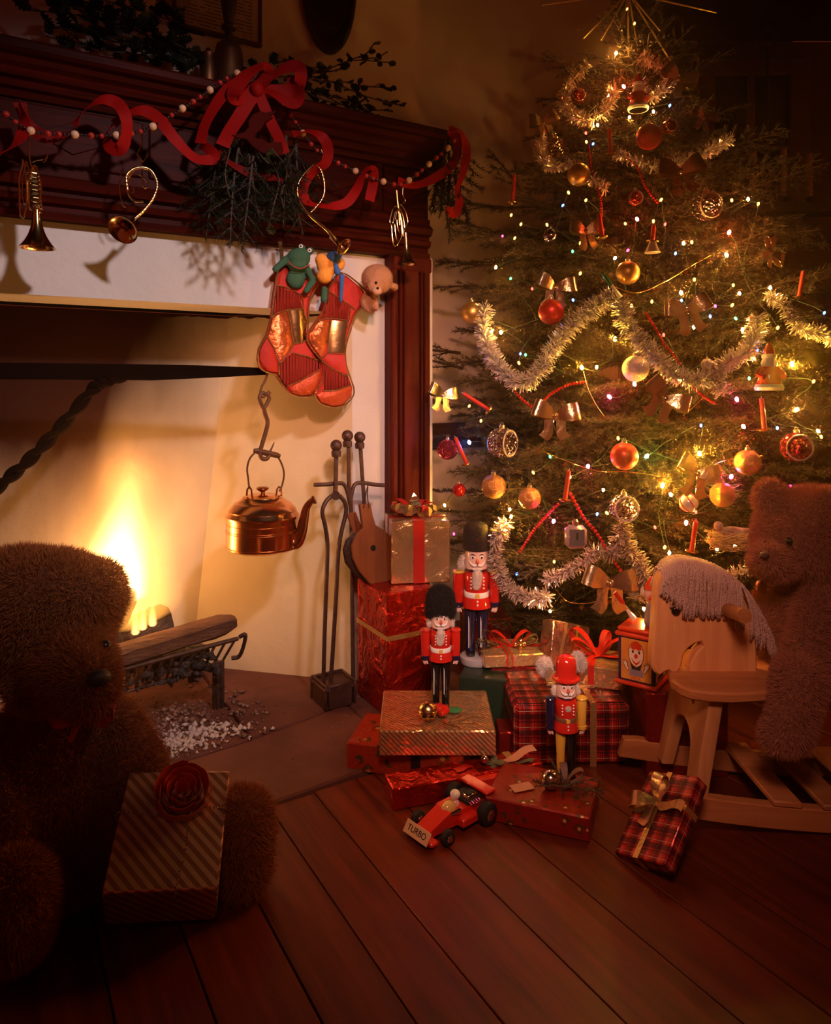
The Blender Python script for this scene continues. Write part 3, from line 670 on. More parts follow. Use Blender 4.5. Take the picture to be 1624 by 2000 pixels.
def put_branch(parent, p, d, L, r=R, roll=0, nm='branch', off=None, needles='needles'):
    k = min(BR, key=lambda a: abs(a-L)); me, ms = BR[k][r.randrange(2)]
    if nm == 'sprig':
        if me.name not in NDK: c = me.copy(); c.materials.clear(); c.materials.append(m_ndark); NDK[me.name] = c
        me = NDK[me.name]
    o = bpy.data.objects.new(nm, ms); COL.objects.link(o); o.parent = parent; o.location = Vector(p)-(off or Vector((0, 0, 0)))
    o.rotation_mode = 'QUATERNION'; o.rotation_quaternion = Vector(d).to_track_quat('X', 'Z') @ Matrix.Rotation(roll, 3, 'X').to_quaternion(); s = L/k; o.scale = (s, s, s)
    n = bpy.data.objects.new(needles, me); COL.objects.link(n); n.parent = o; n['kind'] = 'stuff'
    return o
m_leaf = M('holly_leaf', (.007, .010, .005), .4, col2=(.013, .018, .008), nscale=30, spec=.25)
def leaf_mesh(spiky=True):
    q = MB(); n = 5; pts = []
    for sg in (1, -1):
        side = []
        for i in range(n):
            t = i/n; w_ = .42*math.sin(math.pi*(t*.9+.07)); side += [(t, sg*w_*.62, .02), (t+.09, sg*(w_+.07), .09)] if spiky else [(t, sg*w_*.8, 0)]
        pts.append(side)
    top = [(0, 0, 0)]+pts[0]+[(1.05, 0, -.05)]; bot = pts[1][::-1]
    o = top+bot; c = len(o); vs = [Vector(p) for p in o]+[Vector((.5, 0, -.03))]
    q.add(vs, [(i, (i+1) % c, c) for i in range(c)])
    me = bpy.data.meshes.new('leaf'); me.from_pydata(q.v, [], q.f); me.materials.append(m_leaf); me.update(); return me
LEAF = leaf_mesh()
def sprig(name, label, stems, nl, size, cat='holly', Y=2.05, seed=1, group=None):
    """holly sprigs: stems given in picture points at depth plane Y; leaves are parts"""
    r = random.Random(seed); base = PY(*stems[0][0], Y); t = E(name, label, cat, base)
    for st in stems:
        P = spline([PY(x, y, Y+r.uniform(-.03, .03)) for x, y in st], 5); q = MB(); q.tube(P, .002, 5); q.build('stem', m_twig, t, w=True)
        tot = sum((b-a).length for a, b in zip(P, P[1:])); n = max(3, int(tot/nl))
        for i in range(n):
            p = P[min(len(P)-1, int((i+.6)/n*len(P)))]; o = bpy.data.objects.new('leaf', LEAF); COL.objects.link(o); o.parent = t; o.location = p-base
            o.rotation_euler = (r.uniform(-.9, .9), r.uniform(-.7, .7), r.uniform(0, 6.28)); s = size*r.uniform(.75, 1.2); o.scale = (s, s, s)
    return t

# ================================================================== ABOVE THE MANTEL
m_brass = M('brass', (.80, .50, .20), .22, 1, bump=.04, bscale=30)
m_dkw = M('dark_turned_wood', (.03, .010, .006), .35)
d_ = 2.12; p = PD(447, 700, 2.12); bx_, by_ = PY(447, 100, 2.09).x, 2.09
bell = E('hand_bell', 'old brass hand bell with turned dark wooden handle standing on the mantel', 'bell', (bx_, by_, 1.781))
q = MB(); q.lathe([(.058, 0), (.062, .002), (.060, .010), (.050, .040), (.043, .09), (.040, .135), (.034, .158), (.018, .172), (.0, .175)], n=32); q.build('bell', M('tarnished_brass', (.22, .09, .04), .45, .9), bell)
q = MB(); q.lathe([(0, .172), (.010, .174), (.012, .19), (.009, .198), (.020, .205), (.022, .212), (.012, .222), (.018, .25), (.024, .29), (.021, .33), (.010, .352), (0, .356)], n=20); q.build('handle', m_dkw, bell)
t = E('small_pot', 'small dark metal pot beside the hand bell on the mantel shelf', 'pot', (PY(407, 100, 2.10).x, 2.10, 1.781))
q = MB(); q.lathe([(0, 0), (.022, 0), (.026, .01), (.024, .10), (.019, .115), (.021, .125), (.0, .127)], n=20); q.build('body', M('tarnished_brass'), t)
q = MB(); q.lathe([(0, .127), (.012, .127), (.006, .14), (.0, .145)], n=14); q.build('lid', m_dkw, t)
# framed document
m_paper = M('old_paper', (.42, .26, .20), .8); nt = m_paper.node_tree; wv = nt.nodes.new('ShaderNodeTexNoise'); wv.inputs['Scale'].default_value = 1; wv.inputs['Detail'].default_value = 3
tc = nt.nodes.new('ShaderNodeTexCoord'); mp = nt.nodes.new('ShaderNodeMapping'); mp.inputs['Scale'].default_value = (60, 60, 60); nt.links.new(tc.outputs['Object'], mp.inputs[0]); nt.links.new(mp.outputs[0], wv.inputs['Vector'])
s_ = nt.nodes.new('ShaderNodeSeparateXYZ'); nt.links.new(tc.outputs['Object'], s_.inputs[0])
ln = node_math(nt, 'LESS_THAN', node_math(nt, 'FRACT', node_math(nt, 'MULTIPLY', s_.outputs[2], 95)), .42); wd = node_math(nt, 'GREATER_THAN', wv.outputs[0], .44)
mg = node_math(nt, 'LESS_THAN', node_math(nt, 'ABSOLUTE', s_.outputs[0]), .105)
mx = nt.nodes.new('ShaderNodeMixRGB'); nt.links.new(node_math(nt, 'MULTIPLY', node_math(nt, 'MULTIPLY', node_math(nt, 'MULTIPLY', ln, wd), mg), .75), mx.inputs[0]); mx.inputs[1].default_value = (.42, .26, .20, 1); mx.inputs[2].default_value = (.06, .025, .02, 1); nt.links.new(mx.outputs[0], nt.nodes['Principled BSDF'].inputs['Base Color'])
a, b = PY(338, 50, 2.185), PY(512, 97, 2.185); c_ = Vector(((a.x+b.x)/2, 2.185, 0)); W_ = b.x-a.x; zb = a.z
doc = E('framed_document', 'framed sheet of close handwriting hung on the wall over the mantel', 'picture', (c_.x, 2.196, zb))
q = MB(); q.box((0, -.008, .20), (W_-.02, .006, .38)); q.build('sheet', m_paper, doc, smooth=False)
for (cx_, cz, sx, sz) in ((0, .006, W_, .012), (0, .394, W_, .012), (-W_/2+.005, .2, .01, .376), (W_/2-.005, .2, .01, .376)):
    q = MB(); q.box((cx_, -.008, cz), (sx, .016, sz), bev=.003); q.build('frame', M('thin_frame', (.10, .035, .02), .4), doc)
ov = E('oval_wall_plate', 'large dark oval wooden plate with raised rim hung on the wall', 'plaque', PY(640, -40, 2.197))
q = MB(); q.lathe([(0, 0), (.09, 0), (.098, .006), (.098, .018), (.088, .024), (.078, .018), (.074, .010), (0, .008)], axis=(0, -1, 0), n=48); q.xf(Matrix.Diagonal((1, 1, 2.55, 1))); q.build('rim', m_dkw, ov)
q = MB(); q.lathe([(0, .008), (.070, .009), (.06, .014), (0, .020)], axis=(0, -1, 0), n=40); q.xf(Matrix.Diagonal((1, 1, 2.55, 1))); q.build('face', M('dark_face', (.012, .006, .005), .25), ov)
# holly laid along the shelf
sprig('holly_branch', 'leafy holly branch spreading right along the mantel shelf', [[(560, 175), (610, 150), (660, 165), (720, 190), (790, 208)], [(600, 170), (640, 185), (690, 200), (745, 232)], [(620, 160), (670, 160), (710, 168), (762, 172)], [(610, 175), (660, 200), (700, 215), (760, 215)], [(570, 165), (620, 190), (670, 205), (712, 205)]], .017, .030, Y=2.02, seed=3)
sprig('holly_branch', 'holly branch with twigs rising beneath the dark oval plate', [[(590, 150), (640, 135), (690, 118), (760, 122)], [(680, 118), (715, 105), (732, 84)], [(700, 118), (735, 112), (757, 102)], [(600, 135), (640, 140), (665, 135)]], .018, .028, Y=2.08, seed=4)
sprig('holly_branch', 'dark mass of holly heaped on the mantel at upper left', [[(60, 20), (150, 30), (240, 50), (330, 90), (390, 115)], [(100, -20), (200, 0), (300, 30), (360, 50), (345, 80)], [(100, 50), (200, 75), (280, 95), (350, 112)], [(200, -30), (280, -10), (330, 10), (348, 30)], [(250, 20), (300, 60), (370, 100)], [(90, 70), (180, 95), (260, 105), (330, 118)], [(120, 10), (220, 30), (290, 70), (330, 100)]], .013, .046, Y=2.05, seed=5)
sprig('holly_branch', 'short holly sprigs behind the big red bow on the mantel', [[(480, 150), (520, 125), (560, 120)], [(540, 150), (580, 125), (620, 140)], [(500, 160), (560, 150), (610, 165)], [(470, 170), (520, 160), (560, 170)]], .014, .032, Y=2.03, seed=6)

# ================================================================== GARLAND OF BEADS, RIBBON
YG = 1.925
m_rib = M('red_ribbon', (.27, .004, .003), .6, spec=.08); m_rib2 = M('red_ribbon_dark', (.14, .003, .002), .6, spec=.08)
m_bc = M('cream_bead', (.75, .42, .24), .3); m_br_ = M('red_bead', (.35, .02, .015), .25); m_bk = M('dark_bead', (.02, .008, .008), .3)
gl = E('bead_garland', 'string of cream, red and black wooden beads looped along the mantel', 'garland', PY(150, 262, YG))
def gp(px, py, Y=YG): return PY(px, py, Y)
def bead_line(pp, Y, start=0):
    P = spline([gp(x, y, Y) for x, y in pp], 12); q = MB(); q.tube(P, .001, 4); q.build('string', M('string', (.1, .05, .03), .8), gl, w=True)
    seq = [('cream_bead', m_bc, .0098), ('dark_bead', m_bk, .0042), ('dark_bead', m_bk, .0042), ('red_bead', m_br_, .0078), ('dark_bead', m_bk, .0042), ('red_bead', m_br_, .0064), ('dark_bead', m_bk, .0042), ('dark_bead', m_bk, .0042)]
    i = start; need = 0; acc = 0; last = P[0]
    for a, b in zip(P, P[1:]):
        l = (b-a).length; pos = 0
        while acc+l-pos >= need:
            step = need-acc; pos += step; p = a+(b-a)*(pos/l); nm, mt, r = seq[i % 8]
            if mt not in BM: 
                q = MB(); q.ball((0, 0, 0), 1, 12, 8); o_ = q.build(nm, mt, gl); BM[mt] = o_.data; o = o_
            else: o = bpy.data.objects.new(nm, BM[mt]); COL.objects.link(o); o.parent = gl
            o.location = p-gl.location; o.scale = (r, r, r*1.0); nr = seq[(i+1) % 8][2]; i += 1; acc = 0; need = r+nr+.0006
        acc += l-pos
BM = {}
bead_line([(-20, 205), (5, 218), (40, 245), (75, 259), (150, 263), (222, 265), (285, 253), (340, 222), (390, 190), (437, 157), (470, 140)], YG)
bead_line([(555, 200), (566, 222), (585, 250), (607, 281), (632, 303), (675, 325), (720, 345), (755, 356), (785, 360), (820, 336), (848, 312), (876, 288), (890, 270)], 1.93, 0)
def rib(name, pp, width, Y, tw=0, par=None, mt=m_rib, dz=0, depth=.5, ph=0):
    """ribbon along picture points; its width leans between the picture plane and the depth axis"""
    n = len(pp); P = spline([gp(x, y, Y[i] if isinstance(Y, (list, tuple)) else Y) for i, (x, y) in enumerate(pp)], 8); Wd = []
    for i, p in enumerate(P):
        t = (P[min(i+1, len(P)-1)]-P[max(i-1, 0)]).normalized(); side = t.cross(FW).normalized(); a = depth+tw*math.sin(i*.21+ph)
        Wd.append((side*math.cos(a)+FW*math.sin(a))*width)
    q = MB(); q.strip(P, Wd, .0008); return q.build(name, mt, par, w=par is not None, ang=1.2)
rb = E('mantel_ribbon', 'wide red ribbon curling along the mantel with a big loose bow', 'ribbon', gp(300, 240))
W22 = .030
rib('ribbon_length', [(-20, 305), (10, 295), (35, 275), (48, 250), (45, 225), (38, 200)], W22, 1.93, .5, rb)
rib('ribbon_length', [(38, 200), (46, 225), (62, 250), (90, 268), (130, 262), (150, 240)], W22, 1.955, .6, rb, m_rib2)
rib('ribbon_length', [(145, 245), (165, 215), (200, 195), (232, 204), (247, 235), (245, 272), (232, 293), (213, 285), (208, 264), (222, 242)], W22, [1.95, 1.94, 1.93, 1.92, 1.91, 1.91, 1.92, 1.94, 1.95, 1.955], .5, rb)
rib('ribbon_length', [(222, 242), (250, 222), (280, 216), (310, 232), (345, 275), (380, 308), (412, 312), (419, 303), (402, 287), (392, 280)], W22, [1.955, 1.94, 1.93, 1.92, 1.92, 1.915, 1.91, 1.91, 1.93, 1.94], .35, rb, depth=.3)
rib('ribbon_length', [(392, 280), (400, 245), (425, 200), (455, 165), (490, 145)], W22*1.1, 1.93, .2, rb, depth=.2)
rib('bow_loop', [(500, 175), (472, 190), (457, 188), (466, 165), (490, 140), (512, 130), (521, 142), (508, 165), (500, 175)], .040, [1.92, 1.91, 1.90, 1.89, 1.89, 1.90, 1.91, 1.92, 1.92], .3, rb, depth=.3)
rib('bow_loop', [(503, 172), (530, 150), (560, 132), (582, 130), (588, 145), (584, 165), (570, 175), (540, 178), (505, 176)], .036, [1.92, 1.91, 1.90, 1.89, 1.88, 1.89, 1.91, 1.92, 1.92], .3, rb, depth=.35)
rib('bow_loop', [(505, 174), (530, 180), (560, 197), (578, 200), (587, 185), (582, 165), (560, 158)], .034, [1.92, 1.91, 1.90, 1.89, 1.89, 1.91, 1.92], .4, rb, depth=.4)
rib('bow_tail', [(500, 176), (485, 200), (465, 232), (448, 258), (435, 285)], .036, 1.91, .15, rb, depth=.15)
rib('bow_tail', [(503, 176), (515, 205), (530, 240), (545, 270), (556, 300)], .030, 1.91, .15, rb, depth=.15)
rib('bow_tail', [(435, 285), (440, 310), (470, 330), (505, 345), (545, 350), (556, 380)], .022, 1.93, .4, rb, m_rib2)
q = MB(); q.ball(gp(502, 174, 1.905), (.018, .014, .02), 12, 8); q.build('bow_knot', m_rib, rb, w=True)
rib('ribbon_length', [(572, 262), (600, 256), (628, 266), (641, 290), (636, 318), (612, 335), (596, 355), (592, 380), (605, 397), (640, 402), (675, 397), (697, 370), (712, 335), (728, 330), (730, 352), (722, 392)], W22, [1.93, 1.92, 1.91, 1.91, 1.92, 1.94, 1.95, 1.95, 1.95, 1.94, 1.93, 1.92, 1.92, 1.93, 1.94, 1.94], .5, rb, depth=.45)
rib('ribbon_length', [(778, 354), (810, 362), (845, 350), (875, 330), (892, 305), (894, 280), (884, 258), (878, 252)], W22, 1.93, .3, rb, depth=.25)
rib('ribbon_length', [(878, 252), (897, 254), (910, 280), (911, 310), (902, 345), (893, 370), (898, 395), (888, 418), (872, 408)], W22*.9, [1.93, 1.92, 1.91, 1.91, 1.92, 1.92, 1.92, 1.92, 1.92], .5, rb, depth=.5)
dz = lambda pts: [(420+.1108*x, 120+.1108*y) for x, y in pts]
q = MB(); q.prism([PY(x, y, 1.90) for x, y in dz([(300, 1300), (420, 1270), (520, 1240), (600, 1150), (590, 1040), (680, 920), (800, 868), (900, 900), (1060, 860), (1080, 900), (960, 960), (1040, 980), (990, 1010), (880, 1070), (850, 1160), (720, 1280), (700, 1340), (850, 1370), (930, 1430), (1180, 1420), (1210, 1560), (1200, 1650), (1050, 1670), (800, 1600), (650, 1480), (560, 1370), (400, 1350)])], (0, .008, 0), bev=.002)
tag(q.build('wooden_dove', M('red_painted_wood', (.055, .004, .003), .7, spec=.03), None, loc=PY(500, 260, 1.90)), 'flat dark red wooden dove hanging below the big bow', 'ornament')
# evergreen swags
sw = E('evergreen_swag', 'dark evergreen swag hanging from the mantel below the bow', 'greenery', gp(500, 270, 1.96))
r_ = random.Random(5)
for i in range(17):
    x = 428+i*9+r_.uniform(-6, 6); p = gp(x, 268+r_.uniform(-12, 15), 1.965+r_.uniform(-.03, .03)); L = r_.choice([.16, .2, .22, .26, .28]) if i not in (5, 8) else .32
    put_branch(sw, p, (r_.uniform(-.18, .22), r_.uniform(-.1, .05), -1), L, r_, r_.uniform(0, 6), 'sprig', Vector(sw.location))
sprig('holly_sprig', 'holly leaves hanging in the swag below the red dove', [[(520, 300), (545, 350), (535, 400), (525, 440)], [(530, 290), (560, 330), (550, 380)], [(450, 290), (440, 340), (450, 390)], [(500, 290), (520, 315), (540, 322)]], .022, .032, Y=1.90, seed=8)
sw = E('evergreen_sprig', 'evergreen sprig tied with red ribbon hanging off the mantel corner', 'greenery', gp(880, 262, 1.98))
for (x, y, dx, L) in ((872, 255, -.12, .24), (878, 262, .02, .30), (884, 270, .10, .26), (870, 300, -.2, .2), (880, 330, .05, .24), (888, 340, .22, .18), (868, 330, -.1, .17)):
    put_branch(sw, gp(x, y, 1.97), (dx, -.05, -1), L, r_, r_.uniform(0, 6), 'sprig', Vector(sw.location))

# ================================================================== BRASS HORNS
m_bg = M('horn_brass', (.86, .56, .24), .16, 1)
def hz_(px, py, Y=1.93): return PY(px, py, Y)
def tb(par, nm, pts, r, n=8, sm=6, Y=1.93):
    q = MB(); q.tube(spline([hz_(p[0], p[1], p[2] if len(p) > 2 else Y) for p in pts], sm), r, n); return q.build(nm, m_bg, par, w=True)
def bell_part(par, c, axis, rb_, L, r0, nm='bell'):
    prof = []
    for i in range(13):
        t = i/12; prof.append((r0+(rb_-r0)*(t**3.4), -L*(1-t)))
    inn = [(max(.002, r-.0012), h+.0005) for r, h in prof[::-1]]
    q = MB(); v0 = len(q.v); q.lathe(prof+[(rb_+.001, .0008)]+inn[:9]+[(.001, -L*.5)], c=c, axis=axis, n=36); return q.build(nm, m_bg, par, w=True, ang=1)
def ringed(par, pts, r, Y, k=26, nm='coil'):
    P = spline([hz_(p[0], p[1], Y) for p in pts], 10); tot = len(P)-1; q = MB()
    rs = [r*(1+.22*math.sin(i*2.4)) for i in range(len(P))]; q.tube(P, rs, 10); return q.build(nm, m_bg, par, w=True, ang=1.2)
# 1 trumpet at left
t = E('trumpet', 'small brass trumpet hanging bell down at the far left of the mantel', 'horn', hz_(64, 262), group='brass horn ornaments')
tb(t, 'mouthpipe', [(57, 262), (57, 285), (58, 310), (62, 330)], .0021)
bell_part(t, hz_(73, 484), (0.02, 0, -1), .040, .115, .0085)
tb(t, 'body_tube', [(66, 325), (72, 350), (75, 375), (75, 400), (74, 415)], .0085)
for k, (xa, xb, ya, yb, Y) in enumerate(((38, 52, 312, 425, 1.92), (44, 60, 315, 400, 1.94), (56, 80, 322, 410, 1.915))):
    tb(t, 'loop', [(xa+6, ya+10, Y), (xa, ya+35, Y), (xa, (ya+yb)/2, Y), (xa+1, yb-12, Y), (xa+7, yb, Y), ((xa+xb)/2+3, yb-8, Y), (xb, yb-30, Y), (xb, (ya+yb)/2, Y), (xb-2, ya+25, Y), ((xa+xb)/2, ya, Y), (xa+6, ya+10, Y)], .0021, 7, 5)
hp = []
for i in range(200):
    a = i*.75; y = 338+i*.36; rr = .0135; c = hz_(64+(y-338)*.08, y, 1.93); hp.append(c+Vector((math.cos(a)*rr, math.sin(a)*rr, 0)))
q = MB(); q.tube(hp, .0018, 5); q.build('wound_coil', m_bg, t, w=True)
tb(t, 'lever', [(60, 318), (72, 313), (88, 310), (93, 302), (90, 312), (84, 318)], .0016)
# 2 round horn
t = E('round_horn', 'small brass coiled horn hanging with its bell to the lower left', 'horn', hz_(270, 262), group='brass horn ornaments')
tb(t, 'hanger', [(274, 262), (276, 275), (273, 290), (268, 300), (272, 306), (280, 315), (287, 303)], .0012)
ringed(t, [(249, 372), (247, 345), (258, 332), (275, 327), (293, 332), (305, 350), (306, 370), (296, 392), (280, 412), (262, 428)], .0040, 1.925)
tb(t, 'inner_loop', [(262, 335), (250, 352), (250, 375), (262, 392), (280, 393)], .0028)
tb(t, 'crook', [(240, 330, 1.945), (234, 350, 1.945), (234, 375, 1.945), (240, 400, 1.945), (246, 405, 1.945)], .0018)
tb(t, 'valve', [(272, 340, 1.92), (284, 350, 1.92), (290, 362, 1.92), (282, 366, 1.92), (276, 348, 1.92)], .0022)
c = hz_(240, 449, 1.915); ax = (hz_(240, 449, 1.915)-hz_(263, 424, 1.93)); bell_part(t, c, ax+Vector((0, -.02, 0)), .037, .07, .005)
tb(t, 'lever', [(258, 350), (261, 372), (256, 378)], .0014)
# 3 big open horn
t = E('hunting_horn', 'long brass horn with an open loop hanging above the stockings', 'horn', hz_(628, 300), group='brass horn ornaments')
tb(t, 'hanger', [(628, 292), (630, 302), (622, 312), (612, 322), (600, 340)], .0013)
P = spline([hz_(x, y, 1.925) for x, y in ((612, 322), (590, 345), (581, 370), (588, 398), (610, 425), (640, 450), (657, 472))], 8)
q = MB(); q.tube(P, [.0028+.0045*(i/(len(P)-1))**3 for i in range(len(P))], 10); q.build('long_tube', m_bg, t, w=True)
ringed(t, [(618, 322), (628, 335), (634, 362), (631, 385), (618, 404), (606, 416)], .0036, 1.93)
tb(t, 'crook', [(620, 325, 1.94), (632, 340, 1.95), (626, 348, 1.95), (612, 330, 1.94)], .0015)
bell_part(t, hz_(672, 482, 1.905), RT*.74-UP*.62-FW*.35, .026, .055, .0068)
# 4 right trumpet
t = E('trumpet', 'small brass trumpet hanging at the right end before the side post', 'horn', hz_(786, 362), group='brass horn ornaments')
tb(t, 'hanger', [(788, 362), (787, 380), (792, 392), (785, 400)], .0013)
tb(t, 'mouthpipe', [(775, 372), (777, 395), (779, 412), (781, 440)], .0030)
for xa, xb, ya, yb, Y in ((762, 785, 402, 480, 1.925), (772, 796, 400, 455, 1.935), (768, 790, 405, 470, 1.945)):
    tb(t, 'loop', [(xa+5, ya+8, Y), (xa, ya+30, Y), (xa+3, (ya+yb)/2, Y), (xa+6, yb-8, Y), ((xa+xb)/2, yb, Y), (xb, yb-18, Y), (xb, (ya+yb)/2, Y), (xb-4, ya+12, Y), ((xa+xb)/2, ya, Y), (xa+5, ya+8, Y)], .0020, 7, 5)
bell_part(t, hz_(795, 516, 1.92), (.04, 0, -1), .031, .095, .0058)
tb(t, 'body_tube', [(783, 425), (786, 445), (789, 462)], .0055)

# ================================================================== STOCKINGS AND THE TOYS IN THEM
Z3 = lambda pts: [(480+.2094*x, 440+.2094*y) for x, y in pts]
m_vel = M('red_velvet', (.50, .02, .008), .65, bump=.3, bscale=40); m_vel2 = M('ribbed_velvet', (.42, .02, .008), .6)
nt = m_vel2.node_tree; b = nt.nodes.new('ShaderNodeBump'); b.inputs['Strength'].default_value = 1; b.inputs['Distance'].default_value = .01; wv = nt.nodes.new('ShaderNodeTexWave'); wv.inputs['Scale'].default_value = 32; wv.inputs['Distortion'].default_value = 1.2
tc = nt.nodes.new('ShaderNodeTexCoord'); nt.links.new(tc.outputs['Object'], wv.inputs['Vector']); nt.links.new(wv.outputs[0], b.inputs['Height']); nt.links.new(b.outputs[0], nt.nodes['Principled BSDF'].inputs['Normal'])
m_brz = M('bronze_lame', (.62, .13, .035), .33, .75, bump=.8, bscale=28); m_gf = M('gold_foil_patch', (.80, .50, .22), .2, 1, bump=.35, bscale=9)
m_trim = M('gold_trim', (.75, .42, .14), .3, .9, bump=1, bscale=400); m_toe = M('orange_velvet', (.55, .07, .015), .5, .3, bump=.5, bscale=60)
def stocking(label, body, patches, Y, th, seams):
    o = E('christmas_stocking', label, 'stocking', PY(*Z3(body)[0], Y), group='patchwork stockings hung by the fire')
    q = MB(); q.prism([PY(x, y, Y) for x, y in Z3(body)], (0, th, 0), bev=.010); q.build('sock', m_vel, o, w=True)
    for nm, mt, pp in patches:
        q = MB(); q.prism([PY(x, y, Y-.0015) for x, y in Z3(pp)], (0, .006, 0), bev=.0012); q.build(nm, mt, o, w=True, ang=.9)
    for s in seams:
        q = MB(); q.tube([PY(x, y, Y-.003) for x, y in Z3(s)], .0021, 6); q.build('gold_seam', m_trim, o, w=True)
    q = MB(); q.tube(spline([PY(x, y, Y+.006) for x, y in Z3(body+[body[0]])], 3), .0026, 6); q.build('piping', m_trim, o, w=True)
    return o
b1 = [(340, 370), (300, 470), (270, 680), (240, 880), (200, 1020), (130, 1150), (118, 1250), (140, 1330), (200, 1370), (290, 1400), (350, 1490), (420, 1570), (520, 1600), (620, 1590), (690, 1530), (715, 1400), (715, 1320), (690, 1240), (640, 1170), (590, 1100), (575, 1030), (585, 900), (600, 700), (680, 540), (690, 520), (560, 420), (450, 380)]
stocking('patchwork red and gold stocking with a frog on top, left of two', b1, [
    ('toe_patch', m_toe, [(440, 1500), (600, 1400), (705, 1335), (705, 1400), (680, 1520), (615, 1578), (520, 1588), (440, 1565)]),
    ('ribbed_patch', m_vel2, [(320, 1290), (440, 1190), (685, 1262), (705, 1325), (600, 1392), (430, 1490), (385, 1515), (310, 1400)]),
    ('heel_patch', m_vel, [(200, 1050), (300, 1220), (305, 1375), (205, 1358), (130, 1250), (142, 1155)]),
    ('foil_patch', m_gf, [(395, 790), (535, 780), (570, 900), (560, 1078), (455, 1105), (430, 950)]),
    ('lame_patch', m_brz, [(252, 862), (385, 795), (425, 950), (445, 1110), (330, 1270), (210, 1035), (248, 890)]),
    ('ribbed_patch', m_vel2, [(300, 565), (495, 645), (535, 775), (390, 785), (262, 850), (280, 680)])], 2.045, .028,
    [[(300, 560), (400, 585), (500, 640), (600, 665)], [(500, 640), (535, 700), (550, 830), (580, 900)], [(245, 858), (300, 815), (390, 788), (535, 778)], [(390, 790), (420, 900), (430, 1000), (450, 1105)], [(200, 1040), (270, 1150), (310, 1290), (315, 1400)], [(450, 1110), (400, 1200), (320, 1290)], [(450, 1105), (520, 1095), (575, 1070)], [(440, 1190), (560, 1220), (690, 1262)], [(390, 1500), (500, 1455), (620, 1395), (712, 1330)]])
b2 = [(870, 440), (800, 560), (760, 680), (730, 800), (640, 930), (580, 1010), (580, 1080), (640, 1180), (710, 1270), (720, 1400), (700, 1480), (650, 1580), (700, 1660), (820, 1700), (920, 1680), (1000, 1600), (1010, 1520), (970, 1400), (935, 1280), (935, 1130), (980, 980), (1020, 850), (1060, 790), (1160, 690), (1100, 590), (960, 470)]
stocking('patchwork red and gold stocking holding bird and teddy, right of two', b2, [
    ('ribbed_patch', m_vel2, [(785, 630), (970, 760), (955, 880), (830, 862), (700, 878), (745, 800)]),
    ('lame_patch', m_brz, [(685, 895), (795, 885), (765, 1100), (705, 1235), (595, 1078), (597, 1015)]),
    ('foil_patch', m_gf, [(802, 885), (952, 895), (925, 1190), (772, 1185), (772, 1100)]),
    ('velvet_patch', m_vel, [(772, 1195), (925, 1200), (955, 1390), (830, 1355), (715, 1250)]),
    ('ribbed_patch', m_vel2, [(718, 1280), (830, 1368), (955, 1412), (978, 1485), (850, 1535), (728, 1538), (728, 1400)]),
    ('toe_patch', m_toe, [(725, 1548), (850, 1545), (980, 1495), (1000, 1525), (985, 1595), (915, 1668), (820, 1688), (708, 1650), (665, 1580)])], 2.03, .028,
    [[(780, 615), (860, 670), (960, 735), (1030, 795)], [(980, 760), (970, 850), (955, 960)], [(680, 890), (760, 868), (830, 868), (960, 890)], [(800, 880), (780, 1000), (768, 1190)], [(640, 1180), (700, 1250), (770, 1190), (930, 1200)], [(705, 1255), (800, 1335), (900, 1385), (968, 1410)], [(720, 1543), (850, 1540), (985, 1488)]])
q = MB(); q.strip([PY(x, y, 2.04) for x, y in Z3([(320, 150), (335, 260), (345, 380)])], (.012, 0, 0), .001); tag(q.build('hanging_loop', m_trim, None, loc=PY(548, 490, 2.04)), 'gold loop holding the left stocking up', 'loop')
q = MB(); q.box(PY(548, 478, 2.048), (.006, .018, .006), bev=.001); tag(q.build('nail', m_iron, None, loc=PY(548, 478, 2.048)), 'small nail under the mantel holding the gold loop', 'nail')

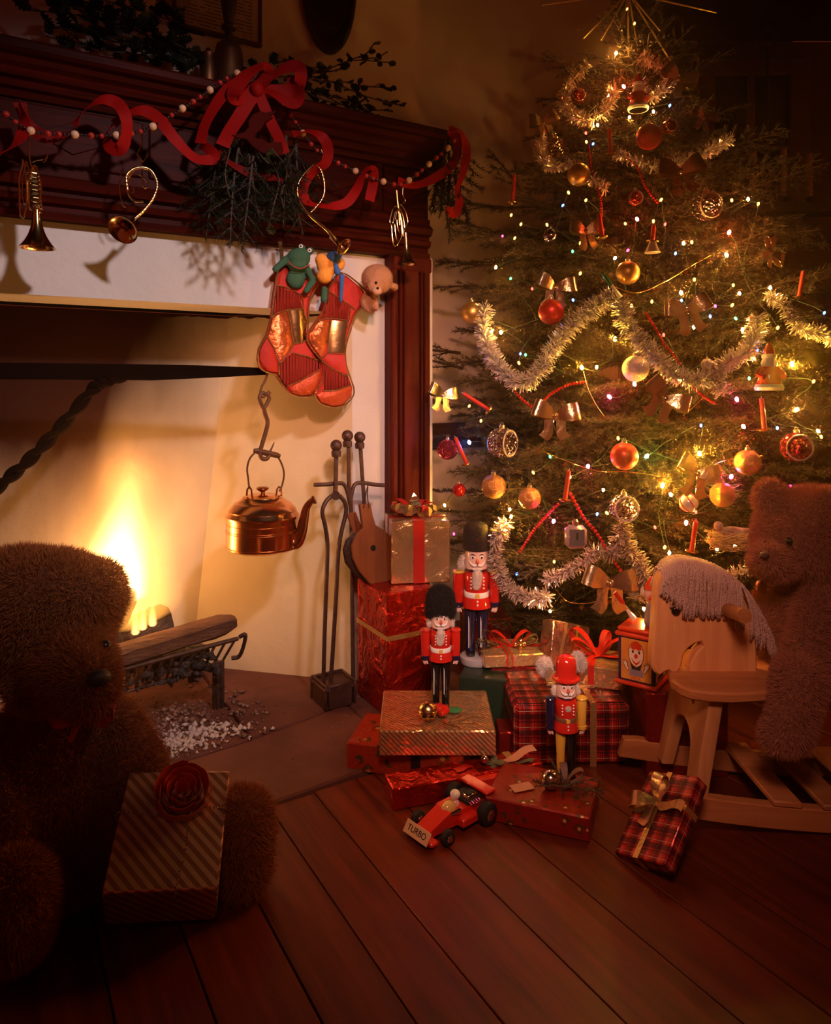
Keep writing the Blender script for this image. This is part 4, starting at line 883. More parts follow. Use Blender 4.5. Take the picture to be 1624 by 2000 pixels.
def organic(name, blobs, mat, parent=None, vox=.006, fur=None, smooth=6, **k):
    """one continuous skin over overlapping blobs (centre, radii, rotation) and limbs (p0, p1, r0, r1)"""
    q = MB()
    for b in blobs:
        if len(b) == 4:
            p0, p1, r0, r1 = Vector(b[0]), Vector(b[1]), b[2], b[3]; n = max(2, int((p1-p0).length/(min(r0, r1)*.45)))
            for i in range(n+1): t = i/n; q.ball(p0.lerp(p1, t), r0+(r1-r0)*t, 12, 8)
        else: q.ball(b[0], b[1], 18, 12, b[2] if len(b) > 2 and b[2] is not None else None)
    me = bpy.data.meshes.new(name); me.from_pydata(q.v, [], q.f); o = bpy.data.objects.new('tmp', me); COL.objects.link(o)
    m = o.modifiers.new('r', 'REMESH'); m.mode = 'VOXEL'; m.voxel_size = vox; m2 = o.modifiers.new('s', 'SMOOTH'); m2.factor = .5; m2.iterations = smooth
    dg = bpy.context.evaluated_depsgraph_get(); me2 = bpy.data.meshes.new_from_object(o.evaluated_get(dg)); bpy.data.objects.remove(o)
    me2.name = name; me2.materials.clear(); me2.materials.append(mat); me2.polygons.foreach_set('use_smooth', [True]*len(me2.polygons))
    ob = bpy.data.objects.new(name, me2); COL.objects.link(ob)
    if parent is not None: ob.parent = parent
    tag(ob, k.get('label'), k.get('cat'), k.get('group'))
    if fur:
        n, ln, fm, seed = fur; me2.calc_loop_triangles(); T = np.zeros(len(me2.loop_triangles)*3, np.int32); me2.loop_triangles.foreach_get('vertices', T); T = T.reshape(-1, 3)
        C = np.zeros(len(me2.vertices)*3); me2.vertices.foreach_get('co', C); C = C.reshape(-1, 3); N = np.zeros(len(me2.vertices)*3); me2.vertices.foreach_get('normal', N); N = N.reshape(-1, 3)
        A = np.linalg.norm(np.cross(C[T[:, 1]]-C[T[:, 0]], C[T[:, 2]]-C[T[:, 0]]), axis=1); r = np.random.RandomState(seed)
        ti = r.choice(len(T), n, p=A/A.sum()); u = r.rand(n, 2); fl_ = u.sum(1) > 1; u[fl_] = 1-u[fl_]; a, b_, c = T[ti].T
        P = C[a]+(C[b_]-C[a])*u[:, :1]+(C[c]-C[a])*u[:, 1:]; Nn = N[a]
        d = Nn+r.randn(n, 3)*.42+np.array([0, 0, -.38]); d /= np.linalg.norm(d, axis=1)[:, None]; L = ln*r.uniform(.55, 1.15, n)[:, None]
        sd = np.cross(d, r.randn(n, 3)); sd /= np.linalg.norm(sd, axis=1)[:, None]; wd_ = ln*.045
        V = np.stack([P-sd*wd_, P+sd*wd_, P+d*L], 1).reshape(-1, 3)
        fast_mesh('fur', V, np.arange(len(V)).reshape(-1, 3), fm, ob, kind='stuff')
    return ob
def rel(par, x, y, Y): return PY(x, y, Y)-par.location
PXM = .00146
m_frog = M('green_plush', (.035, .10, .05), .9, bump=.4, bscale=200); m_eyew = M('eye_white', (.85, .75, .7), .3); m_eyeb = M('eye_black', (.008, .006, .006), .15)
fr = E('frog_toy', 'green plush frog with ringed eyes peeking out of the left stocking', 'toy', PY(582, 515, 2.035))
F_ = lambda x, y, Y: rel(fr, x, y, Y)
organic('body', [(F_(584, 503, 2.02), (.036, .026, .028)), (F_(590, 484, 2.02), (.011, .011, .012)), (F_(607, 490, 2.02), (.011, .011, .012)), (F_(582, 520, 2.02), (.030, .024, .016)), (F_(578, 545, 2.035), (.030, .018, .03)), (F_(560, 506, 2.03), F_(538, 526, 2.022), .012, .010), (F_(600, 525, 2.02), F_(612, 548, 2.016), .011, .010), (F_(612, 548, 2.016), F_(598, 568, 2.012), .011, .010)], m_frog, fr, .004)
for x, y in ((588, 481), (605, 489)):
    c = F_(x, y, 2.0075); q = MB(); q.lathe([(.0, 0), (.0062, 0), (.0055, .0015), (0, .002)], c=c, axis=-FW, n=16); q.build('eye', m_eyew, fr); q = MB(); q.lathe([(.0, .002), (.0028, .002), (.002, .003), (0, .003)], c=c, axis=-FW, n=12); q.build('pupil', m_eyeb, fr)
q = MB(); q.tube(spline([F_(563, 511, 2.004), F_(575, 521, 1.996), F_(590, 524, 1.994), F_(606, 517, 2.002)], 5), .0016, 5); q.build('mouth', M('mouth_red', (.35, .03, .02), .7), fr)
m_or = M('orange_plush', (.80, .30, .04), .9, bump=.4, bscale=150); m_bl = M('blue_plush', (.04, .12, .34), .9, bump=.4, bscale=150)
bd = E('bird_toy', 'orange and blue plush bird perched in the right stocking', 'toy', PY(645, 545, 2.02)); F_ = lambda x, y, Y: rel(bd, x, y, Y)
organic('body', [(F_(640, 520, 2.00), (.034, .026, .030)), (F_(634, 540, 1.995), (.024, .022, .022)), (F_(662, 515, 2.005), (.020, .018, .022)), (F_(628, 508, 2.0), (.02, .018, .02))], m_or, bd, .004)
organic('head', [(F_(651, 502, 1.985), (.021, .02, .018)), (F_(662, 498, 1.985), (.012, .014, .010)), (F_(655, 518, 1.978), F_(660, 532, 1.975), .009, .010)], m_bl, bd, .004)
organic('wing', [(F_(668, 540, 1.99), F_(666, 588, 1.992), .009, .0055)], m_bl, bd, .003)
organic('foot', [(F_(634, 565, 1.995), F_(633, 585, 1.993), .010, .011)], m_frog, bd, .003)
m_tan = M('tan_plush', (.52, .24, .12), .95, bump=.5, bscale=180); m_mz = M('muzzle_plush', (.62, .33, .19), .95)
td = E('small_teddy', 'small tan teddy bear with its head leaning out of the right stocking', 'toy', PY(735, 560, 2.0)); F_ = lambda x, y, Y: rel(td, x, y, Y)
organic('head', [(F_(737, 545, 1.985), (.050, .044, .046)), (F_(742, 533, 1.950), (.020, .008, .012), Matrix.Rotation(.45, 3, 'Y')), (F_(771, 560, 1.985), (.014, .012, .012)), (F_(732, 560, 1.955), (.024, .016, .022)), (F_(722, 590, 2.01), (.03, .02, .035)), (F_(728, 580, 1.99), F_(734, 600, 1.985), .013, .012)], m_tan, td, .005, fur=(5000, .006, m_tan, 3))
organic('muzzle', [(F_(737, 568, 1.938), (.017, .012, .014))], m_mz, td, .004)
for x, y, r, nm in ((735, 552, .0042, 'eye'), (738, 563, .0042, 'nose')):
    q = MB(); q.ball(F_(x, y, 1.927 if nm == 'nose' else 1.936), r, 10, 7); q.build(nm, m_eyeb, td)
# ================================================================== TEDDY BEARS
m_fl = M('brown_fur', (.13, .040, .016), .95); m_flf = M('brown_fur_hair', (.30, .085, .024), .8, spec=.1)
m_fr = M('rose_fur', (.20, .075, .05), .95); m_frf = M('rose_fur_hair', (.42, .15, .095), .8, spec=.1)
def U(u, d, z): return RT*u+FW*d+UP*z
def Q(x, y, d): return U((x-CX)/FPX*d, d, CAMH+(HZ-y)*d/FPX)
# left bear: close to the camera, seated on the boards, turned to the right
B0 = U(-.70, 1.40, 0); lb = E('teddy_bear', 'large dark brown furry teddy bear with red bow seated in the left foreground', 'teddy bear', B0)
q_ = lambda x, y, d: Q(x, y, d)-B0
body = [(q_(92, 1195, 1.42), (.135, .125, .118)), (q_(40, 1150, 1.44), (.10, .1, .08)), (q_(168, 1165, 1.40), (.075, .08, .06)),
        (q_(140, 1300, 1.33), q_(172, 1342, 1.22), .075, .050), (q_(120, 1320, 1.38), (.10, .08, .06)),
        (q_(200, 1132, 1.45), (.042, .03, .042)), (q_(20, 1125, 1.46), (.045, .03, .045)),
        (q_(110, 1420, 1.44), (.10, .10, .09)), (q_(110, 1560, 1.43), (.17, .15, .19)), (q_(110, 1640, 1.43), (.18, .155, .15)),
        (q_(215, 1425, 1.44), q_(270, 1500, 1.42), .062, .055), (q_(270, 1500, 1.42), q_(262, 1600, 1.36), .055, .05),
        (q_(20, 1470, 1.40), q_(5, 1600, 1.28), .065, .055),
        (q_(200, 1650, 1.42), q_(410, 1655, 1.40), .085, .07), (q_(440, 1655, 1.385), q_(475, 1600, 1.37), .062, .056), (q_(475, 1600, 1.37), q_(478, 1700, 1.36), .058, .050),
        (q_(60, 1690, 1.34), q_(20, 1760, 1.22), .08, .072), (q_(28, 1740, 1.19), q_(30, 1810, 1.18), .062, .060)]
organic('body', body, m_fl, lb, .013, fur=(150000, .019, m_flf, 11), smooth=8)
q = MB(); q.ball(q_(192, 1325, 1.175), (.020, .014, .014), 12, 8); q.build('nose', M('black_nose', (.015, .008, .007), .5), lb)
q = MB(); q.ball(q_(205, 1262, 1.28), .011, 12, 8); q.build('eye', m_eyeb, lb)
m_bow = M('bow_red', (.45, .015, .008), .55)
for nm, pp in (('bow_loop', [(178, 1375), (200, 1358), (222, 1352), (224, 1385), (200, 1388), (178, 1375)]), ('bow_loop', [(170, 1375), (140, 1362), (105, 1370), (108, 1400), (140, 1398), (170, 1378)]), ('bow_tail', [(170, 1378), (160, 1400), (148, 1425), (138, 1430)]), ('bow_tail', [(178, 1378), (200, 1400), (222, 1388)])):
    P = spline([q_(x, y, 1.235) for x, y in pp], 6); q = MB(); q.strip(P, FW*.02+UP*.028, .001); q.build(nm, m_bow, lb, ang=1.2)
q = MB(); q.ball(q_(174, 1377, 1.225), (.016, .014, .016), 12, 8); q.build('bow_knot', m_bow, lb)
# right bear rides the rocking horse
B1 = U(.93, 1.70, .31); rbear = E('teddy_bear', 'rosy brown furry teddy bear riding the wooden rocking horse at right', 'teddy bear', B1)
q_ = lambda x, y, d: Q(x, y, d)-B1
organic('body', [(q_(1572, 1050, 1.70), (.118, .11, .108)), (q_(1590, 1020, 1.72), (.10, .1, .085)), (q_(1513, 1097, 1.635), (.054, .055, .043)), (q_(1503, 1088, 1.60), (.038, .038, .030)),
    (q_(1505, 972, 1.71), (.050, .030, .046)), (q_(1622, 985, 1.66), (.045, .025, .04)),
    (q_(1560, 1160, 1.72), (.075, .075, .06)), (q_(1580, 1230, 1.73), (.115, .11, .10)), (q_(1585, 1290, 1.73), (.125, .12, .085)),
    (q_(1520, 1160, 1.74), q_(1478, 1225, 1.78), .045, .040), (q_(1600, 1180, 1.64), q_(1575, 1262, 1.58), .048, .042),
    (q_(1590, 1290, 1.62), q_(1562, 1330, 1.53), .062, .055), (q_(1562, 1330, 1.52), q_(1545, 1420, 1.50), .052, .046), (q_(1545, 1430, 1.50), q_(1518, 1438, 1.50), .044, .036)],
    m_fr, rbear, .011, fur=(110000, .015, m_frf, 12), smooth=7)
q = MB(); q.ball(q_(1494, 1084, 1.568), (.010, .010, .008), 12, 8); q.build('nose', M('brown_nose', (.09, .03, .02), .6), rbear)
for x, y, d in ((1497, 1062, 1.62), (1542, 1056, 1.60)):
    q = MB(); q.ball(q_(x, y, d), .0075, 12, 8); q.build('eye', m_eyeb, rbear)
q = MB(); q.ball(q_(1487, 1147, 1.69), (.014, .012, .018), 10, 8); q.build('bell', M('dark_copper'), rbear)

# ================================================================== ROCKING HORSE
m_ash = board_mat('pale_wood', (.52, .20, .075), (.66, .30, .125), .42, 2, 1.1)
m_ashh = board_mat('pale_wood_long', (.40, .13, .045), (.52, .20, .075), .42, 0, 1.1)
H0 = U(.66, 1.66, 0); horse = E('rocking_horse', 'pale wooden toy rocking horse with yarn mane, dowel handle and slatted rockers', 'rocking horse', H0, FACE)
# local axes: +x along RT (towards the tail), +y away from the camera, z up
def hl(x, y, d): 
    return ((x-CX)/FPX*d-.66, d-1.66, CAMH+(HZ-y)*d/FPX)
DH = 1.665
hd = [(1302, 1108), (1325, 1100), (1355, 1104), (1390, 1114), (1425, 1135), (1452, 1165), (1470, 1200), (1479, 1240), (1480, 1290), (1480, 1322), (1346, 1324), (1347, 1306), (1352, 1290), (1362, 1274), (1374, 1262), (1371, 1254), (1360, 1257), (1347, 1266), (1338, 1276), (1334, 1290), (1333, 1300), (1326, 1312), (1316, 1316), (1307, 1310), (1300, 1313), (1290, 1320), (1280, 1314), (1274, 1300), (1276, 1260), (1279, 1220), (1281, 1180), (1284, 1145), (1291, 1122)]
q = MB(); q.prism([hl(x, y, DH-.018) for x, y in hd], (0, .036, 0), bev=.004); q.build('head', m_ash, horse)
for s_ in (-1,):
    q = MB(); q.ball(hl(1321, 1193, DH-.021), (.0105, .006, .0105), 16, 10); q.build('eye', m_eyeb, horse)
q = MB(); q.cyl(hl(1420, 1190, DH-.018), (hl(1455, 1203, DH-.13)), .0155, n=20); q.build('handle', m_ashh, horse); 
# seat, curved towards the front
st = [(1330, 1.565), (1350, 1.545), (1385, 1.532), (1430, 1.527), (1480, 1.533), (1530, 1.546), (1575, 1.56), (1640, 1.56), (1900, 1.56), (1900, 1.80), (1560, 1.80), (1440, 1.81), (1345, 1.79), (1312, 1.75), (1303, 1.68), (1312, 1.60)]
ZS = .305
o = [((x-CX)/FPX*d-.66, d-1.66, ZS-.022) for x, d in st]; q = MB(); q.prism(o, (0, 0, .022), bev=.004); q.build('seat', m_ashh, horse)
# leg board with an arch, splayed feet on the rockers
def legb(xc, th=.030):
    w0, w1, zt, zb = .106, .120, ZS-.0225, .052; pts = [(-w0, zt), (w0, zt), (w1, zb), (w1-.050, zb)]
    for i in range(0, 13):
        a = math.pi*i/12; pts.append((math.cos(a)*.058, zb+.085+math.sin(a)*.058))
    pts += [(-w1+.050, zb), (-w1, zb)]
    q = MB(); q.prism([(xc-(zt-z)*.19, y, z) for y, z in pts], (th, 0, 0), bev=.003); q.build('leg_board', m_ash, horse)
    for y in (-.03, .03):
        q = MB(); q.lathe([(0, 0), (.0065, 0), (.0065, .001), (.003, .001), (.003, -.002)], c=(xc-.0075, y, ZS-.06), axis=(-1, 0, 0), n=14); q.build('screw_hole', M('dark_copper'), horse)
legb(-.030); legb(.55)
# rockers
def rocker(y):
    top, bot = [], []
    for i in range(25):
        x = -.165+1.15*i/24; c = (x-.40); zb = .0008+.16*c*c if abs(c) < 1 else 0; top.append((x, y-.013, zb+.050)); bot.append((x, y-.013, zb))
    top[0] = (top[0][0]+.012, y-.013, top[0][2]-.008)
    q = MB(); q.prism(bot+top[::-1], (0, .026, 0), bev=.003); q.build('rocker', m_ashh, horse)
rocker(-.115); rocker(.115)
for i in range(6):
    x = .125+i*.105; q = MB(); c = x-.40; q.box((x, 0, .16*c*c+.0575), (.062, .262, .013), Matrix.Rotation(-.32*c, 3, 'Y'), bev=.003); q.build('slat', m_ashh, horse)
# yarn mane: strands combed from the crest down both sides
m_yarn = M('yarn', (.70, .43, .37), .9, bump=.8, bscale=300)
crest = [hl(x, y, DH) for x, y in ((1290, 1118), (1303, 1103), (1325, 1095), (1355, 1098), (1390, 1107), (1425, 1127), (1455, 1160), (1476, 1198), (1486, 1238))]
crest = spline(crest, 12); r = random.Random(4); q = MB(); cN = len(crest)-1
for i in range(185):
    t = i/184*.999; c = crest[int(t*cN)]; side = -1 if i % 4 else 1
    xpx = CX+(c.x+.66)/DH*FPX
    yend = 1150+ (xpx-1285)*1.0 if xpx < 1330 else 1203+r.uniform(-7, 8)
    if xpx < 1330: yend = 1160+(xpx-1288)*.9+r.uniform(-6, 6)
    if xpx > 1432: yend = 1230+(xpx-1432)*1.05+r.uniform(-8, 8)
    ze = CAMH+(HZ-yend)*(DH-.03)/FPX; yy = side*.026
    lean = r.uniform(-.012, .006)+(.025 if xpx > 1440 else 0)
    P = [c+Vector((0, -yy*.2, .003)), c+Vector((lean*.1, yy*.75, .006)), Vector((c.x+lean*.4, yy*1.15+r.uniform(-.003, .003), c.z-.018)), Vector((c.x+lean*.8, yy*1.1+r.uniform(-.004, .004), (c.z+ze)/2)), Vector((c.x+lean+r.uniform(-.003, .003), yy*1.02, ze))]
    q.tube(spline([Vector((p[0], p[1]+(DH-1.66), p[2])) for p in P], 3), .0029, 5)
mn = q.build('mane', m_yarn, horse, ang=2); mn['kind'] = 'stuff'
# ================================================================== WRAPPED PRESENTS
m_redfoil = uvmat('red_foil', 'stripe', (.52, .018, .008), (.52, .018, .008), rough=.24, metal=.75, crink=.9)
m_goldfoil = uvmat('gold_foil', 'stripe', (.86, .50, .22), (.86, .50, .22), rough=.17, metal=.72, crink=.55)
m_goldstripe = uvmat('gold_stripe', 'stripe', (.86, .54, .24), (.45, .20, .08), rough=.22, metal=.75, scale=.012, crink=.35)
m_pinkstripe = uvmat('rose_gold_stripe', 'stripe', (.80, .50, .34), (.42, .18, .11), rough=.3, metal=.75, scale=.0215, crink=.1)
m_tart = uvmat('tartan', 'tartan', (.46, .016, .012), (.010, .008, .010), (.55, .40, .25), rough=.26, metal=.35, scale=.040, crink=.15)
m_tart2 = uvmat('tartan_small', 'tartan', (.50, .022, .012), (.012, .008, .010), (.5, .4, .3), rough=.26, metal=.35, scale=.034, crink=.15)
m_holly = uvmat('holly_print', 'holly', (.27, .012, .006), (.03, .05, .012), (.75, .45, .15), rough=.35, metal=.3, scale=32, crink=.15, c4=(.2, .01, .005))
m_flor = uvmat('red_gold_print', 'holly', (.50, .045, .015), (.10, .07, .02), (.65, .32, .08), rough=.28, metal=.45, scale=20, crink=.3)
m_green = M('green_paper', (.018, .030, .016), .35, .2); m_dred = uvmat('dark_red_foil', 'stripe', (.26, .012, .008), (.26, .012, .008), rough=.3, metal=.6, crink=.5)
m_gr = M('gold_ribbon', (.78, .46, .17), .3, .85, bump=.3, bscale=200); m_rr = M('satin_red', (.55, .02, .010), .4); m_gl = M('gold_leaf_foil', (.85, .60, .32), .2, .95, bump=.3, bscale=30)
m_sil = M('silver_foil', (.80, .66, .55), .15, 1)
def rect(fl, fr, bl, z):
    """three picture corners of a level face (front-left, front-right, back-left) to a centre, turn and size"""
    a, b, c = PZ(*fl, z), PZ(*fr, z), PZ(*bl, z); u = (b-a); W = u.length; u.normalize(); v = Vector((-u.y, u.x, 0)); D = abs((c-a).dot(v))
    ctr = a+u*W/2+v*D/2; return ctr, math.atan2(u.y, u.x), W, D
def gift(label, mat, W, D, H, loc, rz, bev=.003, name='gift_box', group='wrapped presents by the tree'):
    t = E(name, label, 'gift', loc, rz, group); q = MB(); q.box((0, 0, H/2), (W, D, H), bev=bev); q.build('box', mat, t, uv=True, ang=.5); t['_s'] = (W, D, H); return t
def band_x(t, y, w_, m, e=.0012, side=True):   # ribbon running along x
    W, D, H = t['_s']; q = MB(); q.strip([(-W/2-e, y, 0.001), (-W/2-e, y, H+e), (W/2+e, y, H+e), (W/2+e, y, .001)], (0, w_, 0), .0008); return q.build('ribbon', m, t, smooth=False)
def band_y(t, x, w_, m, e=.0016):
    W, D, H = t['_s']; q = MB(); q.strip([(x, -D/2-e, 0.001), (x, -D/2-e, H+e), (x, D/2+e, H+e), (x, D/2+e, .001)], (w_, 0, 0), .0008); return q.build('ribbon', m, t, smooth=False)
def band_z(t, z, w_, m, e=.0016):
    W, D, H = t['_s']; q = MB(); a, b = W/2+e, D/2+e; q.strip([(-a, -b, z), (a, -b, z), (a, b, z), (-a, b, z), (-a, -b, z)], (0, 0, w_), .0008); return q.build('ribbon', m, t, smooth=False)
def loop(par, c, d, L, w_, m, up=(0, 0, 1), fat=.42, nm='bow_loop'):
    """one teardrop ribbon loop from c along d"""
    d = Vector(d).normalized(); n = Vector(up); n = (n-d*n.dot(d)).normalized(); s = d.cross(n); P = []; Wd = []
    for i in range(15):
        a = 2*math.pi*i/14; x = (1-math.cos(a))/2; y = -math.sin(a)*fat*(x**.6); P.append(Vector(c)+d*L*x+n*L*y*.62); Wd.append(s*w_*(.35+.65*min(1, x*1.8)))
    q = MB(); q.strip(P, Wd, .0007); return q.build(nm, m, par, ang=1.2)
def tail(par, c, d, L, w_, m, droop=.5, nm='bow_tail', wob=.08, up=(0, 0, 1)):
    d = Vector(d).normalized(); s = d.cross(Vector(up)).normalized(); P = []; Wd = []
    for i in range(9): t = i/8; P.append(Vector(c)+d*L*t+Vector((0, 0, -droop*L*t*t))+s*L*wob*math.sin(t*6)); Wd.append(s*w_*(.4+.6*min(1, t*3)))
    q = MB(); q.strip(P, Wd, .0007); return q.build(nm, m, par, ang=1.2)

# a. tall red foil box (two faces seen, corner forward)
def corner_gift(px, pyb, ang_, W, D, H, z0, **k):
    """box standing with its forward vertical edge at picture x px and ground picture y pyb"""
    c = PZ(px, pyb, z0); u = Vector((math.cos(ang_), math.sin(ang_), 0)); v = Vector((-u.y, u.x, 0)); return c, u, v
def place_corner(label, mat, px, pyb, z0, angW, W, D, H, **k):
    c = PZ(px, pyb, z0); u = Vector((math.cos(angW), math.sin(angW), 0)); v = Vector((-u.y, u.x, 0))
    ctr = c+u*W/2+v*D/2; return gift(label, mat, W, D, H, (ctr.x, ctr.y, z0), angW, **k)
ZG = .009
tower = place_corner('tall red foil present with thin gold ribbon standing beside the fire tools', m_redfoil, 757, 1404, ZG, FACE+.52, .158, .20, .352)
band_z(tower, .226, .014, m_gr)
tail(tower, (.03, -.103, .226), (.6, -.2, -.3), .07, .012, m_gr, .3)
gb = place_corner('gold foil present with wide red ribbon and gold leaves atop the red tower', m_goldfoil, 765, 1142, .362, FACE+.16, .178, .16, .186)
band_y(gb, -.006, .034, m_rr); band_x(gb, .0, .03, m_rr, .001)
for a, L, w_ in ((.2, .075, .03), (1.1, .07, .03), (2.2, .08, .03), (3.0, .075, .03), (4.0, .05, .03), (5.2, .055, .03)):
    loop(gb, (-.01, 0, .19), (math.cos(a), math.sin(a)*.6, .45), L, w_, m_rr)
for a, L, e in ((3.5, .09, .25), (.05, .08, .15), (1.7, .06, 1.2), (5.6, .06, .05)):
    d = Vector((math.cos(a), math.sin(a)*.5, e)).normalized(); s = Vector((0, 0, 1)) if abs(d.z) < .7 else Vector((1, 0, 0)); q = MB(); c = Vector((-.005, -.03, .205))
    s = (s-d*s.dot(d)).normalized(); nn = d.cross(s); P = [c+d*L*t for t in (0, .15, .35, .5, .65, .8, 1)]; q.strip([p+nn*.004*math.sin(i*2) for i, p in enumerate(P)], [s*w_ for w_ in (.006, .03, .036, .026, .032, .016, .001)], .0006); q.build('gold_leaf', m_gl, gb, smooth=False)
# second box of the pile: deep red box behind the nutcracker
t = gift('dark red foil present standing behind the tall nutcracker', m_dred, .15, .12, .20, PZ(955, 1345, 0)+FW*.12, FACE+.1)
# j. dark green box under the tall nutcracker
gg = place_corner('dark green paper present under the tall nutcracker', m_green, 897, 1428, ZG*0, FACE-.25, .20, .17, .152)
# c/d. stripes on patterned box
pat = None
c_, rz_, W_, D_ = rect((741, 1428), (969, 1428), (751, 1348), .131)
gs = gift('gold striped foil present with jingle bell lying on the patterned box', m_goldstripe, W_, D_, .060, (c_.x, c_.y, .0712), rz_)
def jingle(par, c, r, m=m_brass):
    q = MB(); q.ball(c, r, 24, 16); q.build('jingle_bell', m, par); q = MB(); cc = Vector(c)
    q.box(cc+Vector((0, -r*.80, -r*.2)), (r*1.2, r*.55, r*.09)); q.build('bell_slot', m_eyeb, par, smooth=False)
    q = MB(); q.lathe([(r*1.005, -r*.05), (r*1.04, 0), (r*1.005, r*.05)], c=cc, axis=(0, .2, 1), n=24); q.build('bell_rim', m, par)
jb = Vector((PZ(835, 1392, .155).x, PZ(835, 1392, .155).y, 0)); 
def loc_in(t, x, y, z): 
    p = PZ(x, y, z+t.location.z)-t.location; return Matrix.Rotation(-t.rotation_euler.z, 3, 'Z') @ p
jingle(gs, loc_in(gs, 836, 1388, .086), .0235)
for dx, dy, r in ((.022, .012, .014), (.040, .004, .015), (.030, .02, .012), (.036, -.012, .011)):
    q = MB(); q.ball(loc_in(gs, 836, 1388, .076)+Vector((dx, dy, .0)), (r, r, r*.85), 14, 10); q.build('red_berry', M('lacquer_red', (.55, .015, .008), .12, coat=.6), gs)
for a, L in ((-.3, .10), (.15, .11), (.5, .08), (-.8, .06)): tail(gs, loc_in(gs, 866, 1410, .064)+Vector((0, 0, .004)), (math.cos(a), math.sin(a), .12), L, .006, m_gl, .1)
q = MB(); q.ball(loc_in(gs, 888, 1388, .064)+Vector((0, 0, .002)), (.02, .018, .003), 12, 6); q.build('green_leaf', M('green_felt', (.03, .16, .05), .7), gs)
# e. long red box with holly decoration
def long_box(label, mat, p0, p1, D, H, z0, name='gift_box'):
    a, b = PZ(*p0, z0), PZ(*p1, z0); u = (b-a); W = u.length; rz = math.atan2(u.y, u.x); u.normalize(); v = Vector((-u.y, u.x, 0)); c = (a+b)/2+v*D/2; return gift(label, mat, W, D, H, (c.x, c.y, z0), rz, name=name)
pat = long_box('low red and gold patterned present under the gold striped box', m_flor, (677, 1505), (905, 1533), .17, .070, .0)
band_y(pat, .03, .024, M('black_ribbon', (.02, .008, .008), .4))
lr = long_box('long narrow red foil present lying in front of the gold striped box', m_redfoil, (768, 1585), (1062, 1530), .07, .050, .001)
band_y(lr, .12, .018, m_gr)
for i in range(5): tail(lr, (.05+.02*i, -.01+.012*(i % 2), .047), (math.cos(i*1.3), math.sin(i*1.3)*.5, .35), .045, .018, M('leaf_fabric', (.10, .09, .05), .6), .2, 'leaf')
tail(lr, (.10, 0, .05), (1, -.1, .4), .085, .03, M('peach_ribbon', (.55, .22, .13), .4), .1, 'ribbon_end'); tail(lr, (.02, 0, .05), (-.8, -.1, .2), .05, .02, m_rr, .2)
q = MB(); q.ball((.045, -.01, .068), .010, 10, 8); q.build('silver_bell', m_sil, lr)
sb = place_corner('small bright red box lying behind the red toy racing car', M('plain_red', (.60, .02, .008), .45), 930, 1563, .001, FACE+.35, .085, .07, .045)
# g. flat patterned present
fg = long_box('flat red and gold printed present with silver bell and pine sprig in front', m_holly, (948, 1602), (1153, 1647), .165, .052, .001)
fg2_rot = fg.rotation_euler.z
c = PZ(1155, 1646, .001)
jingle(fg, loc_in(fg, 1076, 1522, .074), .021, m_sil)
for k in range(4): put_branch(fg, loc_in(fg, 1098+k*8, 1545, .056)+Vector((0, 0, .008)), (math.cos(k*1.7+.5), math.sin(k*1.7+.5), .25), .09, R, 0, 'pine_sprig')
loop(fg, loc_in(fg, 1105, 1530, .06), (1, .3, .8), .05, .016, M('plaid_ribbon', (.20, .09, .06), .6)); loop(fg, loc_in(fg, 1105, 1530, .06), (-.3, .8, .8), .045, .016, M('plaid_ribbon'))
q = MB(); pc = loc_in(fg, 1020, 1538, .054); q.box(pc+Vector((0, 0, .001)), (.05, .03, .001), Matrix.Rotation(.7, 3, 'Z')); q.build('gift_tag', M('peach_ribbon', (.55, .22, .13), .4), fg)
# h. large tartan
ht = place_corner('large red tartan foil present with a thin gold ribbon under the tree', m_tart, 1005, 1500, .0, FACE+.03, .292, .22, .158, bev=.012)
band_y(ht, .052, .016, m_gr)
# small red box between
t = place_corner('small dark red present wedged between green and tartan presents', m_dred, 975, 1478, .0, FACE, .08, .08, .062)
# p. dark red box under the jack-in-the-box
dp = place_corner('dark red foil present carrying the jack-in-the-box behind the horse', m_dred, 1264, 1520, .0, FACE+.02, .20, .15, .205)
# k. gold flat box with red ribbon
kb = gift('flat gold foil present with red bow and little cherub behind the clown', m_goldfoil, .185, .13, .035, PZ(1003, 1304, .155)+FW*.05-UP*.0, FACE+.12, name='gift_box'); kb.location.z = .162
t = gift('dark red present hidden under the flat gold present', m_dred, .13, .12, .158, (kb.location.x, kb.location.y, .002), FACE, name='gift_box')
band_y(kb, -.02, .018, m_rr); band_y(kb, -.02, .009, m_gr, .0026); band_x(kb, .0, .016, m_rr)
for a in (.3, 2.7): loop(kb, (-.0, 0, .038), (math.cos(a), math.sin(a), .5), .07, .018, m_rr)
loop(kb, (-.04, 0, .04), (-.8, 0, .9), .06, .018, m_gl); loop(kb, (-.04, 0, .04), (-1, -.2, .25), .065, .022, m_gl); loop(kb, (.03, 0, .038), (.8, -.2, .5), .055, .018, m_gr)
cb = MB(); cb.ball((.02, -.03, .060), .009, 10, 8); cb.ball((.02, -.03, .045), (.008, .007, .011), 10, 8); cb.ball((.008, -.028, .05), (.008, .003, .006), 8, 6); cb.ball((.032, -.028, .05), (.008, .003, .006), 8, 6); o = cb.build('cherub', m_brass, kb); o['kind'] = 'stuff'
